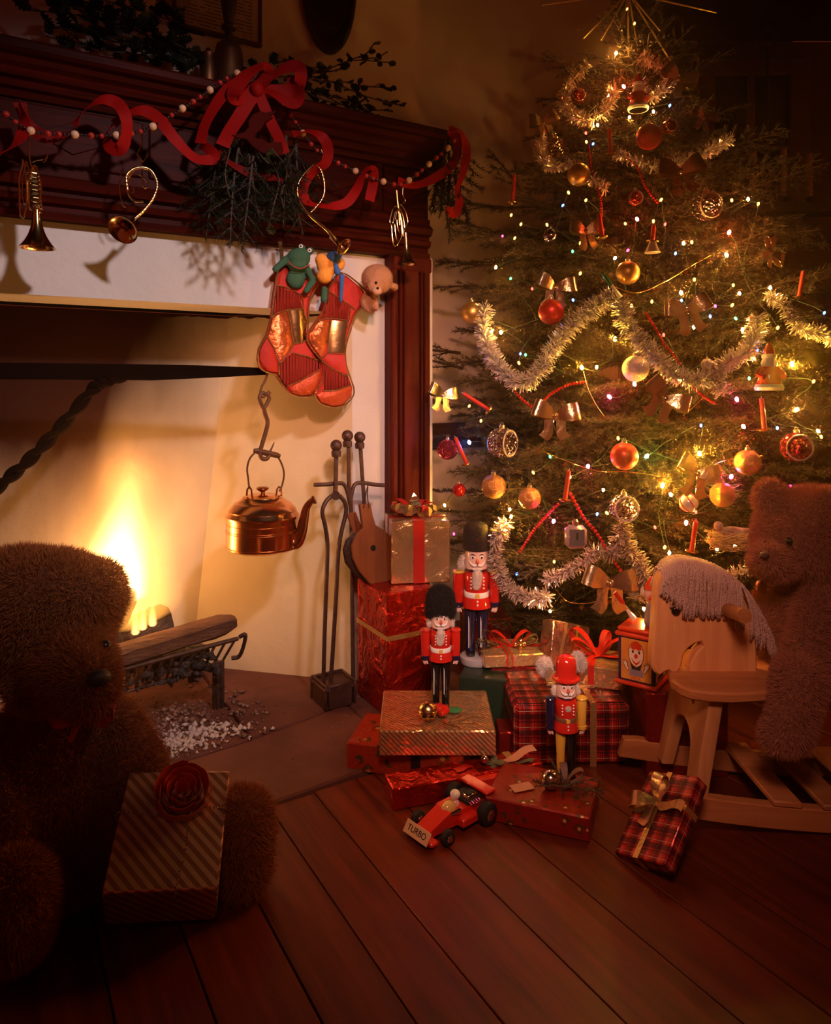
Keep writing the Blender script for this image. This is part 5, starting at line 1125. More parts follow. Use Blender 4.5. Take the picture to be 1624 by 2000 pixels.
# l. cellophane wrapped box, tilted
pl = Q(1098, 1262, 2.06); tl = E('gift_box', 'rose gold foil present in clear wrap leaning on edge behind the clown', 'gift', pl-UP*.062, FACE, 'wrapped presents by the tree')
tl.rotation_euler = (-.25, .28, FACE+.35); q = MB(); q.box((0, 0, .062), (.125, .06, .124), bev=.003); q.build('box', uvmat('rose_foil', 'stripe', (.72, .40, .28), (.60, .30, .2), rough=.2, metal=.9, scale=.05, crink=.6), tl, uv=True)
for s in (-.03, .01): q = MB(); q.strip([(s, -.0315, .002), (s+.01, -.0315, .122)], (.008, 0, 0), .0006); q.build('ribbon', m_gr, tl, smooth=False)
# m. gold box with red ribbon
mg = gift('gold foil present with broad red bow standing beside the jack-in-the-box', m_goldfoil, .125, .14, .055, PZ(1185, 1330, .172)+FW*.05, FACE-.35); mg.location.z = .1585+.0
band_y(mg, -.02, .016, m_rr); band_x(mg, .01, .016, m_rr)
for a, L in ((.4, .09), (2.4, .10), (1.2, .06), (3.4, .08)): loop(mg, (-.01, 0, .058), (math.cos(a), math.sin(a)*.5, .55), L, .022, m_rr)
loop(mg, (.0, .0, .06), (.2, .3, 1), .07, .018, m_rr); tail(mg, (.0, 0, .062), (1, .1, .15), .12, .020, m_rr, .1); tail(mg, (.0, 0, .062), (-.7, -.7, .1), .09, .020, m_rr, .5); tail(mg, (.02, 0, .065), (1, .3, .25), .09, .012, m_gr, .2)
# n. gold card / flat packet with printed tag and cotton
cn = gift('flat gold packet with printed tag and white cotton lying on the tartan present', m_goldfoil, .125, .085, .008, (0, 0, 0), FACE-.1, name='gift_packet', bev=.001); pn_ = PZ(1112, 1322, .17); cn.location = (pn_.x, pn_.y, .1592)
q = MB(); q.box((.03, -.01, .0088), (.05, .04, .001)); q.build('printed_tag', uvmat('tag_print', 'stripe', (.7, .55, .42), (.08, .03, .03), rough=.6, metal=0, scale=.006, crink=0), cn, uv=True, smooth=False)
q = MB(); q.ball((.032, -.012, .010), (.012, .007, .002), 10, 6); q.build('tag_picture', m_green, cn)
# i. small tartan gift leaning, with gold bow
ct = [Q(1268, 1503, 1.58), Q(1364, 1517, 1.47), Q(1299, 1688, 1.36), Q(1200, 1666, 1.47)]
uu = ((ct[1]-ct[0])+(ct[2]-ct[3])); WI = uu.length/2; uu.normalize(); vv = ((ct[0]-ct[3])+(ct[1]-ct[2])); LI = vv.length/2; vv = (vv-uu*vv.dot(uu)).normalized(); nn = uu.cross(vv); cc = sum(ct, Vector())/4
mt4 = Matrix((uu, vv, nn)).transposed().to_4x4(); TI = .032
ti = bpy.data.objects.new('gift_box', None); COL.objects.link(ti); tag(ti, 'small red tartan present with gold foil bow tilted against the rocker', 'gift', 'wrapped presents by the tree'); ti.rotation_euler = mt4.to_euler(); ti.location = cc
q = MB(); q.box((0, 0, -TI/2), (WI, LI, TI), bev=.003); q.build('box', m_tart2, ti, uv=True)
q = MB(); q.strip([(-.006, -LI/2-.001, -TI), (-.006, -LI/2-.001, .0015), (-.006, LI/2, .0015)], (.013, 0, 0), .0008); q.build('ribbon', m_gr, ti, smooth=False)
q = MB(); q.strip([(-WI/2-.001, .022, -TI), (-WI/2-.001, .022, .0018), (WI/2+.001, .022, .0018), (WI/2+.001, .022, -TI)], (0, .012, 0), .0008); q.build('ribbon', m_gr, ti, smooth=False)
for d, L, w_ in (((-1, -.35, .35), .055, .034), ((.25, 1, .5), .055, .03)): loop(ti, (-.006, .022, .006), d, L, w_, m_gl)
tail(ti, (-.006, .022, .006), (1, -.12, .12), .085, .020, m_gl, .0); tail(ti, (-.006, .022, .006), (-.3, -1, .15), .055, .024, m_gl, .1)
# box held by the left bear
phi = math.radians(55); WB, LB, TB = .186, .205, .11
fl_, fr_ = Q(200, 1745, 1.19), Q(425, 1736, 1.225); ux = (fr_-fl_).normalized(); vb = (FW*math.sin(phi)+UP*math.cos(phi)-RT*.40); vb = (vb-ux*vb.dot(ux)).normalized(); nb = ux.cross(vb); cb_ = (fl_+fr_)/2+vb*LB/2
hb = bpy.data.objects.new('gift_box', None); COL.objects.link(hb); tag(hb, 'rose gold striped present with red flower held by the left bear', 'gift', 'wrapped presents by the tree'); hb.rotation_euler = Matrix((ux, vb, nb)).transposed().to_euler(); hb.location = cb_
q = MB(); q.box((0, 0, -TB/2), (WB, LB, TB), bev=.003); q.build('box', m_pinkstripe, hb, uv=True)
m_tin = M('tinsel_cord', (.6, .45, .3), .2, 1, bump=1, bscale=500)
def beads(par, pts, r, sp=.006, nm='bead_cord', m=m_tin):
    P = spline(pts, 10); q = MB(); rr = random.Random(3)
    for a, b in zip(P, P[1:]):
        n = max(1, int((b-a).length/sp))
        for i in range(n): q.ball(a.lerp(b, i/n)+Vector((rr.uniform(-1, 1), rr.uniform(-1, 1), rr.uniform(0, 1)))*r*.5, r, 6, 4)
    o = q.build(nm, m, par); o['kind'] = 'stuff'; return o
beads(hb, [(-WB/2-.002, .025, -.04), (-WB/2, .025, .003), (-.02, .018, .004), (.03, .030, .006), (WB/2, .028, .004), (WB/2+.01, .016, -.02)], .0022)
beads(hb, [(.028, .10, .002), (.027, .02, .004), (.030, -.04, .004), (.024, -LB/2-.001, .003), (.024, -LB/2-.002, -.03)], .0022)
rr = random.Random(2)
for i in range(11):
    a = i*2.4; rad = .001+.0030*i; SF = 1.45; c = Vector((.012+math.cos(a)*rad*.8, .055+math.sin(a)*rad*.6, .018+.0006*i)); n_ = 12; q = MB(); ring_ = []
    for k in range(n_+1):
        t = (k/n_-.5)*2.6; d2 = Vector((math.cos(a+t), math.sin(a+t), 0)); ring_.append(Vector((.012, .055, .012))+d2*(rad+.004)*SF+Vector((0, 0, .006+.002*math.sin(k*1.9))))
    q.strip(ring_, [Vector((math.cos(a)*.008, math.sin(a)*.008, .030)) for _ in ring_], .0006); q.build('flower_petal', m_bow, hb, ang=1.2)

# ================================================================== NUTCRACKERS
m_skin = M('painted_face', (.80, .46, .36), .25, coat=.4); m_nred = M('lacquer_coat', (.58, .018, .010), .15, coat=.7); m_nblu = M('lacquer_navy', (.012, .010, .035), .12, coat=.8)
m_wht = M('lacquer_white', (.82, .72, .66), .2, coat=.4); m_yel = M('lacquer_yellow', (.75, .40, .05), .2, coat=.4); m_blk = M('lacquer_black', (.008, .006, .006), .2, coat=.6)
m_furw = M('white_fur', (.80, .62, .52), .95); m_furb = M('black_fur', (.020, .010, .008), .9)
def fluff(par, nm, blobs, mat, n, ln, seed=1):
    return organic(nm, blobs, mat, par, .004, fur=(n, ln, mat, seed))
def nutcracker(label, loc, H, hat, cols, rz=FACE):
    coat, armL, armR, legL, legR, belt, base = cols; t = E('nutcracker', label, 'nutcracker', loc, rz, 'painted wooden nutcrackers'); s = H
    def L(nm, prof, m, c=(0, 0, 0), ax=(0, 0, 1), n=28, par=t, sx=1): q = MB(); q.lathe([(r*s, h*s) for r, h in prof], c=Vector(c)*s, axis=ax, n=n, sx=sx); return q.build(nm, m, par)
    def Bx(nm, c, sz, m, bev=.004, rot=None, par=t): q = MB(); q.box(Vector(c)*s, [x*s for x in sz], rot, bev=bev*s); return q.build(nm, m, par)
    if base: L('base', [(0, 0), (.115, 0), (.12, .01), (.118, .045), (.108, .052), (0, .052)], base, n=32)
    zb = .052 if base else 0
    for sx, m in ((-1, legL), (1, legR)):
        L('leg', [(0, zb), (.030, zb), (.033, zb+.02), (.034, .2), (.046, .395), (0, .397)], m, (sx*.043, 0, 0))
        Bx('boot', (sx*.043, -.022, zb+.017), (.058, .085, .034), m_blk, .012)
        if coat is m_nred and hat != 'dome': Bx('trouser_stripe', (sx*.043-.014, -.036, .245), (.007, .006, .27), m_wht, .001)
    L('skirt', [(0, .40), (.104, .40), (.102, .42), (.090, .475), (0, .476)], coat); 
    for z in (.455, .43): q = MB(); q.ball((0, -.096*s, z*s), .008*s, 10, 8); q.build('button', m_wht, t)
    L('belt', [(.0, .474), (.090, .474), (.091, .478), (.091, .508), (.088, .512), (0, .512)], belt)
    Bx('buckle', (0, -.090, .493), (.030, .008, .032), m_yel, .002)
    L('torso', [(0, .511), (.084, .511), (.088, .56), (.092, .62), (.080, .645), (.05, .652), (0, .652)], coat)
    L('collar', [(0, .651), (.062, .651), (.066, .66), (.064, .672), (0, .672)], m_nblu)
    for sx in (-1, 1):
        for z in (.545, .570, .595, .620): q = MB(); q.ball((sx*.045*s, -.080*s, z*s), .007*s, 8, 6); q.build('button', m_wht, t)
    for sx, m in ((-1, armL), (1, armR)):
        L('arm', [(0, .43), (.034, .43), (.036, .44), (.038, .52), (.040, .61), (.036, .643), (0, .645)], m, (sx*.128, 0, 0))
        L('epaulette', [(0, .640), (.044, .640), (.046, .646), (.040, .655), (0, .656)], m_yel if coat is m_nred and hat == 'bearskin' else m, (sx*.128, 0, 0))
        L('cuff', [(0, .398), (.036, .398), (.038, .404), (.038, .428), (.034, .432), (0, .432)], m_nblu if hat != 'dome' else m, (sx*.130, 0, 0))
        q = MB(); q.ball((sx*.130*s, -.004*s, .385*s), (.022*s, .018*s, .034*s), 12, 9); q.tube([Vector((sx*.118, -.014, .385))*s, Vector((sx*.108, -.02, .362))*s], [.008*s, .006*s], 7); h = q.build('hand', m_skin, t)
    L('head', [(0, .668), (.070, .668), (.080, .675), (.082, .72), (.082, .80), (.078, .812), (0, .813)], m_skin, n=36)
    q = MB(); q.ball((0, -.088*s, .735*s), (.013*s, .018*s, .022*s), 12, 9); q.build('nose', M('nose_red', (.62, .10, .05), .2, coat=.4), t)
    for sx in (-1, 1):
        R_ = Matrix.Rotation(sx*.40, 3, 'Z'); q = MB(); q.ball(R_ @ Vector((0, -.081*s, .762*s)), (.017*s, .004*s, .010*s), 12, 8, R_); q.build('eye', m_wht, t)
        R2 = Matrix.Rotation(sx*.38, 3, 'Z'); q = MB(); q.ball(R2 @ Vector((0, -.085*s, .761*s)), (.007*s, .003*s, .0085*s), 10, 7, R2); q.build('pupil', m_blk, t)
        q = MB(); q.tube([Matrix.Rotation(sx*a, 3, 'Z') @ Vector((0, -.084*s, z*s)) for a, z in ((.18, .778), (.38, .785), (.60, .779))], [.002*s, .004*s, .002*s], 6); q.build('eyebrow', m_nblu, t)
        q = MB(); q.tube([Matrix.Rotation(sx*a, 3, 'Z') @ Vector((0, -rr_*s, z*s)) for a, rr_, z in ((.04, .09, .712), (.25, .090, .706), (.5, .088, .715), (.72, .086, .738))], [.009*s, .010*s, .008*s, .003*s], 8); q.build('moustache', m_wht, t)
        R3 = Matrix.Rotation(sx*.62, 3, 'Z'); q = MB(); q.ball(R3 @ Vector((0, -.081*s, .725*s)), (.014*s, .003*s, .014*s), 10, 7, R3); q.build('cheek', M('cheek_pink', (.80, .22, .14), .3), t) if hat == 'dome' else None
    for k in range(6): Bx('tooth', ((k-2.5)*.011, -.066, .680), (.009, .03, .018), m_wht, .002)
    big = hat == 'bearskin'
    fluff(t, 'hair', [(Vector((-.088, .012, .735))*s, Vector((-.098 if big else -.088, .012, .690))*s, .022*s, .026*s), (Vector((.088, .012, .735))*s, Vector((.094, .012, .690))*s, .022*s, .024*s), (Vector((0, .06, .73))*s, (.07*s, .03*s, .05*s))], m_furw, 4500, .022*s*(1.3 if big else 1), 3)
    if hat == 'dome': fluff(t, 'beard', [(Vector((0, -.092, .60))*s, (.030*s, .012*s, .028*s))], m_furw, 1800, .014*s, 4)
    else: fluff(t, 'beard', [(Vector((0, -.090, .645))*s, Vector((-.008, -.098, .565))*s, .030*s, .022*s)], m_furw, 3500, .018*s, 4)
    if hat == 'bearskin':
        L('hat', [(0, .805), (.092, .805), (.096, .82), (.098, .90), (.092, .955), (.07, .985), (.035, 1.0), (0, 1.003)], M('black_felt', (.022, .010, .008), .9, bump=.6, bscale=300), n=36)
        q = MB(); st_ = []
        for i in range(10): a = math.pi/2+math.pi*i/5; rr_ = (.020 if i % 2 == 0 else .008)*s; st_.append((math.cos(a)*rr_, -.103*s, .885*s+math.sin(a)*rr_))
        q.prism(st_, (0, .006*s, 0)); q.build('star_badge', m_brass, t, smooth=False)
    elif hat == 'furry':
        organic('hat', [(Vector((0, .0, .86))*s, (.118*s, .112*s, .09*s)), (Vector((0, 0, .93))*s, (.105*s, .10*s, .085*s)), (Vector((-.085, .0, .80))*s, (.035*s, .06*s, .05*s)), (Vector((.085, .0, .80))*s, (.035*s, .06*s, .05*s))], m_furb, t, .006, fur=(14000, .035*s, m_furb, 5))
    else:
        L('hat', [(0, .80), (.108, .80), (.112, .806), (.110, .816), (.088, .822), (.084, .83), (.083, .90), (.080, .945), (.066, .98), (.04, .996), (0, 1.0)], m_nred, n=40)
    return t
nutcracker('tall nutcracker with black felt hat, gold epaulettes and white hair', tuple(PZ(931, 1284, .165))[:2]+(.153,), .405, 'bearskin', (m_nred, m_nred, m_nred, m_nblu, m_nblu, m_wht, M('lacquer_grey', (.42, .34, .33), .25, coat=.5)))
nutcracker('smaller nutcracker with a huge black fur hat on the gold striped box', tuple(PZ(861, 1378, .1315))[:2]+(.1312,), .302, 'furry', (m_nred, m_nred, m_nred, m_blk, m_blk, m_wht, None))
nutcracker('clown-faced nutcracker in a red dome hat with one yellow arm', tuple(PZ(1106, 1518, .054))[:2]+(.0535,), .282, 'dome', (m_nred, m_nblu, m_yel, m_yel, m_blk, M('lacquer_brown', (.20, .07, .03), .2, coat=.5), None))

def text_part(name, body, size, ext, mat, par, loc, rot):
    c = bpy.data.curves.new(name, 'FONT'); c.body = body; c.size = size; c.align_x = 'CENTER'; c.align_y = 'CENTER'; c.extrude = ext
    o = bpy.data.objects.new(name, c); COL.objects.link(o); dg = bpy.context.evaluated_depsgraph_get(); me = bpy.data.meshes.new_from_object(o.evaluated_get(dg)); bpy.data.objects.remove(o)
    me.materials.clear(); me.materials.append(mat); o = bpy.data.objects.new(name, me); COL.objects.link(o); o.parent = par; o.location = loc; o.rotation_euler = rot; return o
for cx_, cy_, k_ in ((1064, 1300, 0), (1129, 1290, 1)):
    pp_ = Q(cx_, cy_, 1.80+.05*k_); t = E('cotton_tuft', ['white cotton tuft left of the red dome hat', 'white cotton tuft right of the red dome hat'][k_], 'cotton', pp_-UP*.03); organic('cotton', [(Vector((0, 0, .03)), (.015, .012, .019)), (Vector((.006, 0, .020)), (.013, .012, .015))], m_furw, t, .004, fur=(2500, .012, m_furw, 6+k_))
# ================================================================== TOY RACING CAR
m_cred = M('toy_red', (.62, .02, .008), .25, coat=.4); m_chr = M('toy_chrome', (.7, .6, .55), .15, 1); m_rub = M('toy_rubber', (.012, .008, .008), .7)
pc = PZ(880, 1612, 0); car = E('toy_racing_car', 'red toy racing car with a seated driver in front of the long red present', 'toy car', (pc.x, pc.y, 0), FACE)
# local: nose points to -x and towards the camera; built along x then turned
RC = Matrix.Rotation(.72, 3, 'Z')
def cv(x, y, z): return RC @ Vector((x, y, z))
def cpart(nm, m, fn): q = MB(); fn(q); q.xf(RC.to_4x4()); return q.build(nm, m, car)
def wedge(q, x0, x1, w0, w1, z0, h0, h1): 
    q.add([(x0, -w0/2, z0), (x0, w0/2, z0), (x1, w1/2, z0), (x1, -w1/2, z0), (x0, -w0/2, z0+h0), (x0, w0/2, z0+h0), (x1, w1/2, z0+h1), (x1, -w1/2, z0+h1)], [(0, 1, 2, 3), (4, 7, 6, 5), (0, 4, 5, 1), (1, 5, 6, 2), (2, 6, 7, 3), (3, 7, 4, 0)])
cpart('nose', m_cred, lambda q: wedge(q, -.085, -.02, .040, .044, .012, .010, .032))
cpart('chassis', m_cred, lambda q: (wedge(q, -.02, .075, .044, .060, .012, .028, .030), q.box((.02, -.034, .022), (.05, .022, .018), bev=.003), q.box((.02, .034, .022), (.05, .022, .018), bev=.003)))
cpart('front_wing', m_cred, lambda q: q.box((-.085, 0, .013), (.022, .088, .010), bev=.003))
cpart('plate', M('plate_cream', (.72, .40, .22), .4), lambda q: q.box((-.096, 0, .0235), (.002, .074, .026), Matrix.Rotation(.6, 3, 'Y'), bev=.0005))
xa_, za_ = cv(0, -1, 0), cv(-math.cos(.6), 0, math.sin(.6)).normalized(); ya_ = za_.cross(xa_).normalized(); text_part('lettering', 'TURBO', .017, .0002, m_blk, car, cv(-.096, 0, .0235)+za_*.0013, Matrix((xa_, ya_, za_)).transposed().to_euler())
cpart('cockpit', M('clear_amber', (.75, .45, .15), .1, coat=.5), lambda q: q.ball((-.005, 0, .036), (.020, .015, .020), 16, 10))
cpart('driver', m_skin, lambda q: (q.ball((.012, 0, .058), (.009, .009, .010), 14, 10), q.ball((.012, 0, .044), (.010, .013, .012), 12, 8)))
cpart('helmet', m_wht, lambda q: q.ball((.0145, 0, .062), (.0115, .0115, .010), 16, 10))
cpart('engine', m_chr, lambda q: q.box((.048, -.012, .052), (.028, .020, .014), bev=.002))
cpart('engine_grille', m_rub, lambda q: q.box((.048, -.012, .0600), (.022, .014, .002)))
cpart('engine_block', m_rub, lambda q: q.box((.052, 0, .043), (.045, .05, .014), bev=.002))
for k in range(6): cpart('exhaust_pipe', m_chr, lambda q: q.cyl((.034+k*.0065, -.024, .047), (.034+k*.0065, -.034, .044), .0018, n=6))
cpart('side_pipe', m_chr, lambda q: q.tube([(.005, -.026, .042), (-.02, -.018, .037), (-.045, -.010, .030)], [.006, .0035, .001], 8))
cpart('rear_wing', m_cred, lambda q: q.box((.085, 0, .058), (.030, .085, .006), bev=.002))
cpart('wing_strut', m_cred, lambda q: q.box((.080, .0, .045), (.006, .006, .022)))
for x, y, r, w_ in ((-.052, -.046, .016, .016), (-.052, .046, .016, .016), (.062, -.050, .024, .026), (.062, .050, .024, .026)):
    o = cpart('wheel', m_rub, lambda q: q.lathe([(0, -w_/2), (r*.8, -w_/2), (r, -w_*.35), (r, w_*.35), (r*.8, w_/2), (0, w_/2)], c=(x, y, r), axis=(0, 1, 0), n=24))
    q = MB(); q.lathe([(0, 0), (r*.5, 0), (r*.4, .002), (r*.15, .004), (0, .004)], c=(x, y-w_/2, r), axis=(0, -1, 0), n=12); q.xf(RC.to_4x4()); q.build('hub_cap', m_chr, o)

# ================================================================== JACK-IN-THE-BOX
m_jb = M('tin_blue', (.02, .02, .07), .35); m_jo = M('tin_orange', (.70, .22, .035), .35, col2=(.80, .38, .07), nscale=14); m_jr = M('tin_red', (.62, .04, .012), .35)
m_jw = M('tin_white', (.85, .62, .45), .4); m_jl = M('tin_line', (.03, .015, .012), .5); m_jc = M('tin_check', (.30, .22, .28), .4)
jc = PZ(1278, 1347, .206); jk = E('jack_in_the_box', 'tin clown jack-in-the-box with painted orange side peeping from behind the horse', 'toy', (0, 0, 0), FACE-.62)
SJ = .100; a_ = FACE-.62; fe = PZ(1282, 1352, .206); uu = Vector((math.cos(a_), math.sin(a_), 0)); vv = Vector((-uu.y, uu.x, 0)); jk.location = (fe-uu*SJ/2+vv*SJ/2).to_tuple()[:2]+(.2062,)
q = MB(); q.box((0, 0, .065), (SJ-.008, SJ-.008, .112), bev=.002); q.build('tin_body', m_jb, jk)
for z in (.005, .125): q = MB(); q.box((0, 0, z), (SJ+.006, SJ+.006, .010), bev=.003); q.build('rim', m_jr, jk)
q = MB(); q.box((0, 0, .137), (SJ-.004, SJ-.004, .012), bev=.004); q.build('lid', m_jr, jk)
FY = -(SJ-.008)/2-.0004
def flat(nm, m, pts, k=1, side=0):
    q = MB(); q.prism([(x, FY-.0004*(k-1), z) for x, z in pts], (0, -.0005, 0)); q.xf(Matrix.Rotation(side, 4, 'Z')); return q.build(nm, m, jk, smooth=False)
def ell(cx_, cz, rx, rz, n=20): return [(cx_+math.cos(2*math.pi*i/n)*rx, cz+math.sin(2*math.pi*i/n)*rz) for i in range(n)]
for side in (0, math.pi/2):
    flat('picture_panel', m_jo, [(-.038, .015), (.038, .015), (.038, .116), (-.038, .116)], 1, side)
    if side == 0:
        flat('clown_outline', m_jl, ell(.0, .080, .0195, .032), 2); flat('clown_face', m_jw, ell(0, .080, .018, .030), 3); flat('clown_hair', m_jr, [(-.014, .094), (-.006, .09), (0, .094), (.006, .09), (.014, .094), (.010, .108), (0, .112), (-.010, .108)], 4)
        flat('clown_mouth', m_jr, [(-.013, .070), (-.005, .062), (0, .059), (.005, .062), (.013, .070), (.006, .058), (0, .053), (-.006, .058)], 4); flat('clown_nose', m_jr, ell(0, .076, .0045, .0055, 12), 5)
        for sx in (-1, 1): flat('clown_eye', m_jl, ell(sx*.008, .086, .0025, .004, 10), 4)
        flat('clown_ruff', m_jl, [(-.015, .058), (0, .046), (.015, .058), (.010, .042), (-.010, .042)], 3); flat('clown_shirt', m_jc, [(-.014, .046), (.014, .046), (.018, .026), (-.018, .026)], 2)
        for sx in (-1, 1):
            flat('hand_outline', m_jl, [(sx*x, z) for x, z in [(.017, .040), (.021, .034), (.034, .054), (.033, .064), (.029, .058), (.027, .065), (.024, .057), (.020, .060), (.021, .050)]], 2); flat('clown_hand', m_jw, [(sx*x, z) for x, z in [(.0185, .041), (.021, .036), (.032, .054), (.032, .061), (.029, .056), (.027, .062), (.0245, .055), (.0215, .057), (.0225, .049)]], 3)
    else:
        flat('picture_card', m_jw, [(-.034, .018), (.034, .018), (.034, .112), (-.034, .112)], 2, side); flat('goose_body', m_jl, [(-.03, .02), (-.01, .04), (.0, .062), (-.008, .07), (0, .08), (.012, .074), (.010, .05), (.016, .02)], 3, side)
text_part('lettering', 'JACK', .011, .0001, m_jr, jk, (0, FY-.0012, .0205), (math.pi/2, 0, 0))
m_pk = M('pink_tin', (.80, .42, .42), .4); 
organic('clown_body', [(Vector((.028, 0, .155)), Vector((.028, 0, .19)), .024, .020)], m_jc, jk, .004)
q = MB(); q.ball((.028, -.002, .222), (.022, .022, .025), 18, 12); q.build('clown_head', m_pk, jk)
q = MB(); q.ball((.028, -.026, .220), .005, 10, 7); q.build('head_nose', m_jr, jk)
q = MB(); q.lathe([(.024, .238), (.021, .246), (.010, .262), (0, .272)], c=(.028, 0, 0), n=18); q.build('clown_cap', m_jr, jk)
for sx in (-1, 1): q = MB(); q.ball((.028+sx*.024, .0, .226), (.010, .010, .014), 10, 8); q.build('clown_tuft', m_jw, jk)
# ================================================================== CHRISTMAS TREE
AX = PD(1245, HZ, 2.56); AX.z = 0
RZ_ = [(0, .45), (.15, .56), (.4, .70), (.98, .71), (1.3, .62), (1.59, .54), (1.89, .36), (2.09, .22), (2.3, .07), (2.5, .03)]
def rad(z):
    for (a, r0), (b, r1) in zip(RZ_, RZ_[1:]):
        if z <= b: return r0+(r1-r0)*max(0, (z-a)/(b-a))
    return .03
def tp_(px, py, k=.93, off=0):
    """point of the tree's surface seen at a picture position"""
    best = None
    for i in range(240):
        d = 1.75+i*.0045; p = PD(px, py, d); h = Vector((p.x-AX.x, p.y-AX.y)).length; e = h-rad(p.z)*k
        if e <= 0: return PD(px, py, d-off)
        if best is None or h < best[0]: best = (h, d)
    return PD(px, py, best[1]-off)
tree = E('christmas_tree', 'tall green spruce Christmas tree crowded with lights in the room corner', 'christmas tree', AX)
q = MB(); q.tube([(0, 0, .0), (0, 0, 1.2), (0, 0, 2.42)], [.038, .024, .006], 10); q.build('trunk', m_twig, tree)
q = MB(); q.lathe([(0, .001), (.16, .001), (.17, .02), (.15, .12), (.14, .13), (0, .13)], n=24); q.build('stand', M('dark_felt', (.03, .012, .008), .9), tree)
rt = random.Random(21); z = .10; lvl = 0
while z < 2.36:
    r0 = rad(z); n = 8 if z < 1.7 else 6
    for k in range(n):
        a = lvl*.83+k*2*math.pi/n+rt.uniform(-.22, .22); d = Vector((math.cos(a), math.sin(a), 0)); L = r0*rt.uniform(.92, 1.12)
        if AX.y+d.y*L > 2.38: L = max(.12, (2.38-AX.y)/d.y)
        if AX.x+d.x*L < 1.34 and AX.y+d.y*L > 1.97: L = min(L, (AX.x-1.34)/max(.2, -d.x))
        tilt = rt.uniform(-.06, .16)+(.35 if z > 1.9 else 0)+(-.06 if z < .5 else 0)
        put_branch(tree, Vector((0, 0, z+rt.uniform(-.03, .03)-L*tilt*.4)), (d.x, d.y, tilt), max(.12, L), rt, rt.uniform(-.5, .5))
    z += .072 if z < 1.6 else .085; lvl += 1
# loose twigs standing out of the outline
for (x, y, dx, dy, L) in ((1140, 150, -.9, .35, .16), (1015, 470, -1, .05, .22), (960, 450, -1, .15, .14), (960, 520, -1, .0, .2), (930, 560, -1, 0, .16), (985, 405, -1, .02, .26), (905, 720, -1, .25, .22), (880, 790, -1, .2, .2), (860, 960, -1, .25, .18), (1020, 375, -.6, .8, .18), (1120, 335, -.6, .8, .14), (1500, 560, 1, .2, .22), (1570, 560, .9, .5, .2), (880, 850, -1, -.1, .16), (900, 690, -1, .1, .22), (1130, 200, -1, .1, .14), (900, 1000, -1, .1, .2)):
    p = tp_(x, y, .85); put_branch(tree, p, RT*dx+UP*dy-FW*.12, L, rt, 0, off=AX)

# ---- fairy lights: warm and coloured strings, every bulb a glowing part
WARM = (1, .48, .09); COLS = {'w': WARM, 'y': (1, .58, .05), 'r': (1, .03, .02), 'm': (1, .03, .22), 'b': (.05, .16, 1), 'g': (.04, .8, .15)}
NAMES = {'w': 'warm', 'y': 'yellow', 'r': 'red', 'm': 'magenta', 'b': 'blue', 'g': 'green'}
def bulb_mat(c, e):
    m = M('bulb_%s_%g' % (NAMES[c], e), COLS[c], .4, emit=e, ecol=COLS[c])
    return m
warm = [(1204, 104, 3), (1189, 187, 2), (1277, 218, 2), (1230, 229, 2), (1168, 244, 2), (1139, 233, 1), (1146, 277, 1), (1240, 46, 1), (1225, 18, 1), (1111, 376, 1), (1145, 391, 1), (1222, 437, 1), (1336, 475, 2), (1352, 473, 1), (1420, 498, 3), (1430, 391, 1), (1462, 389, 2), (1482, 398, 1), (1134, 475, 1), (1018, 438, 1), (1069, 439, 1), (1006, 465, 1), (999, 420, 1), (1292, 390, 1), (1277, 432, 1), (969, 522, 2), (1134, 534, 1), (1202, 504, 2), (979, 649, 3), (946, 622, 1), (1014, 709, 1), (1090, 690, 1), (1166, 717, 2), (917, 793, 1), (1032, 752, 1), (1234, 597, 1), (1357, 546, 1), (1331, 572, 3), (1445, 573, 2), (1433, 557, 1), (1505, 562, 2), (1431, 596, 1), (1356, 639, 2), (1451, 644, 2), (1274, 589, 1), (1382, 705, 1), (1080, 821, 2), (1097, 841, 2), (1042, 923, 1), (1113, 931, 2), (1179, 957, 2), (869, 987, 2), (996, 995, 2), (999, 1009, 2), (1083, 1097, 1), (1177, 1146, 1), (1075, 1194, 2), (1208, 856, 1), (940, 822, 1), (1311, 966, 2), (1599, 842, 2), (1605, 853, 1), (1401, 1072, 2), (1436, 1067, 2), (1308, 1080, 2), (1258, 1189, 2), (1299, 1069, 1), (1557, 800, 3), (1186, 1002, 1), (1340, 905, 1), (1590, 745, 1), (1520, 640, 1)]
yel = [(1202, 662, 3), (1137, 718, 3), (985, 1026, 4), (1367, 886, 4), (1295, 948, 4), (1548, 711, 4), (1325, 740, 3)]
colr = [(1309, 206, 'b'), (1159, 281, 'b'), (1100, 401, 'b'), (1219, 169, 'R'), (1145, 260, 'r'), (1245, 428, 'R'), (1300, 438, 'r'), (1227, 489, 'm'), (1119, 491, 'g'), (982, 461, 'm'), (1017, 691, 'b'), (1027, 693, 'g'), (1191, 775, 'M'), (1120, 586, 'b'), (998, 544, 'g'), (1040, 564, 'r'), (1425, 454, 'R'), (1320, 495, 'b'), (1332, 587, 'b'), (1388, 618, 'b'), (1398, 598, 'm'), (1438, 622, 'g'), (1463, 623, 'r'), (1611, 611, 'b'), (1480, 685, 'b'), (1464, 739, 'g'), (1440, 780, 'M'), (1263, 718, 'b'), (1297, 654, 'r'), (917, 864, 'B'), (1149, 911, 'M'), (1082, 1018, 'M'), (1167, 1004, 'b'), (1010, 1121, 'b'), (887, 1043, 'm'), (1075, 892, 'g'), (1370, 831, 'b'), (1453, 833, 'R'), (1519, 836, 'b'), (1264, 891, 'G'), (1429, 931, 'M'), (1341, 1021, 'R'), (1280, 1030, 'r'), (1240, 750, 'R'), (1360, 1000, 'r'), (1545, 950, 'm')]
m_cord = M('green_wire', (.01, .025, .01), .5)
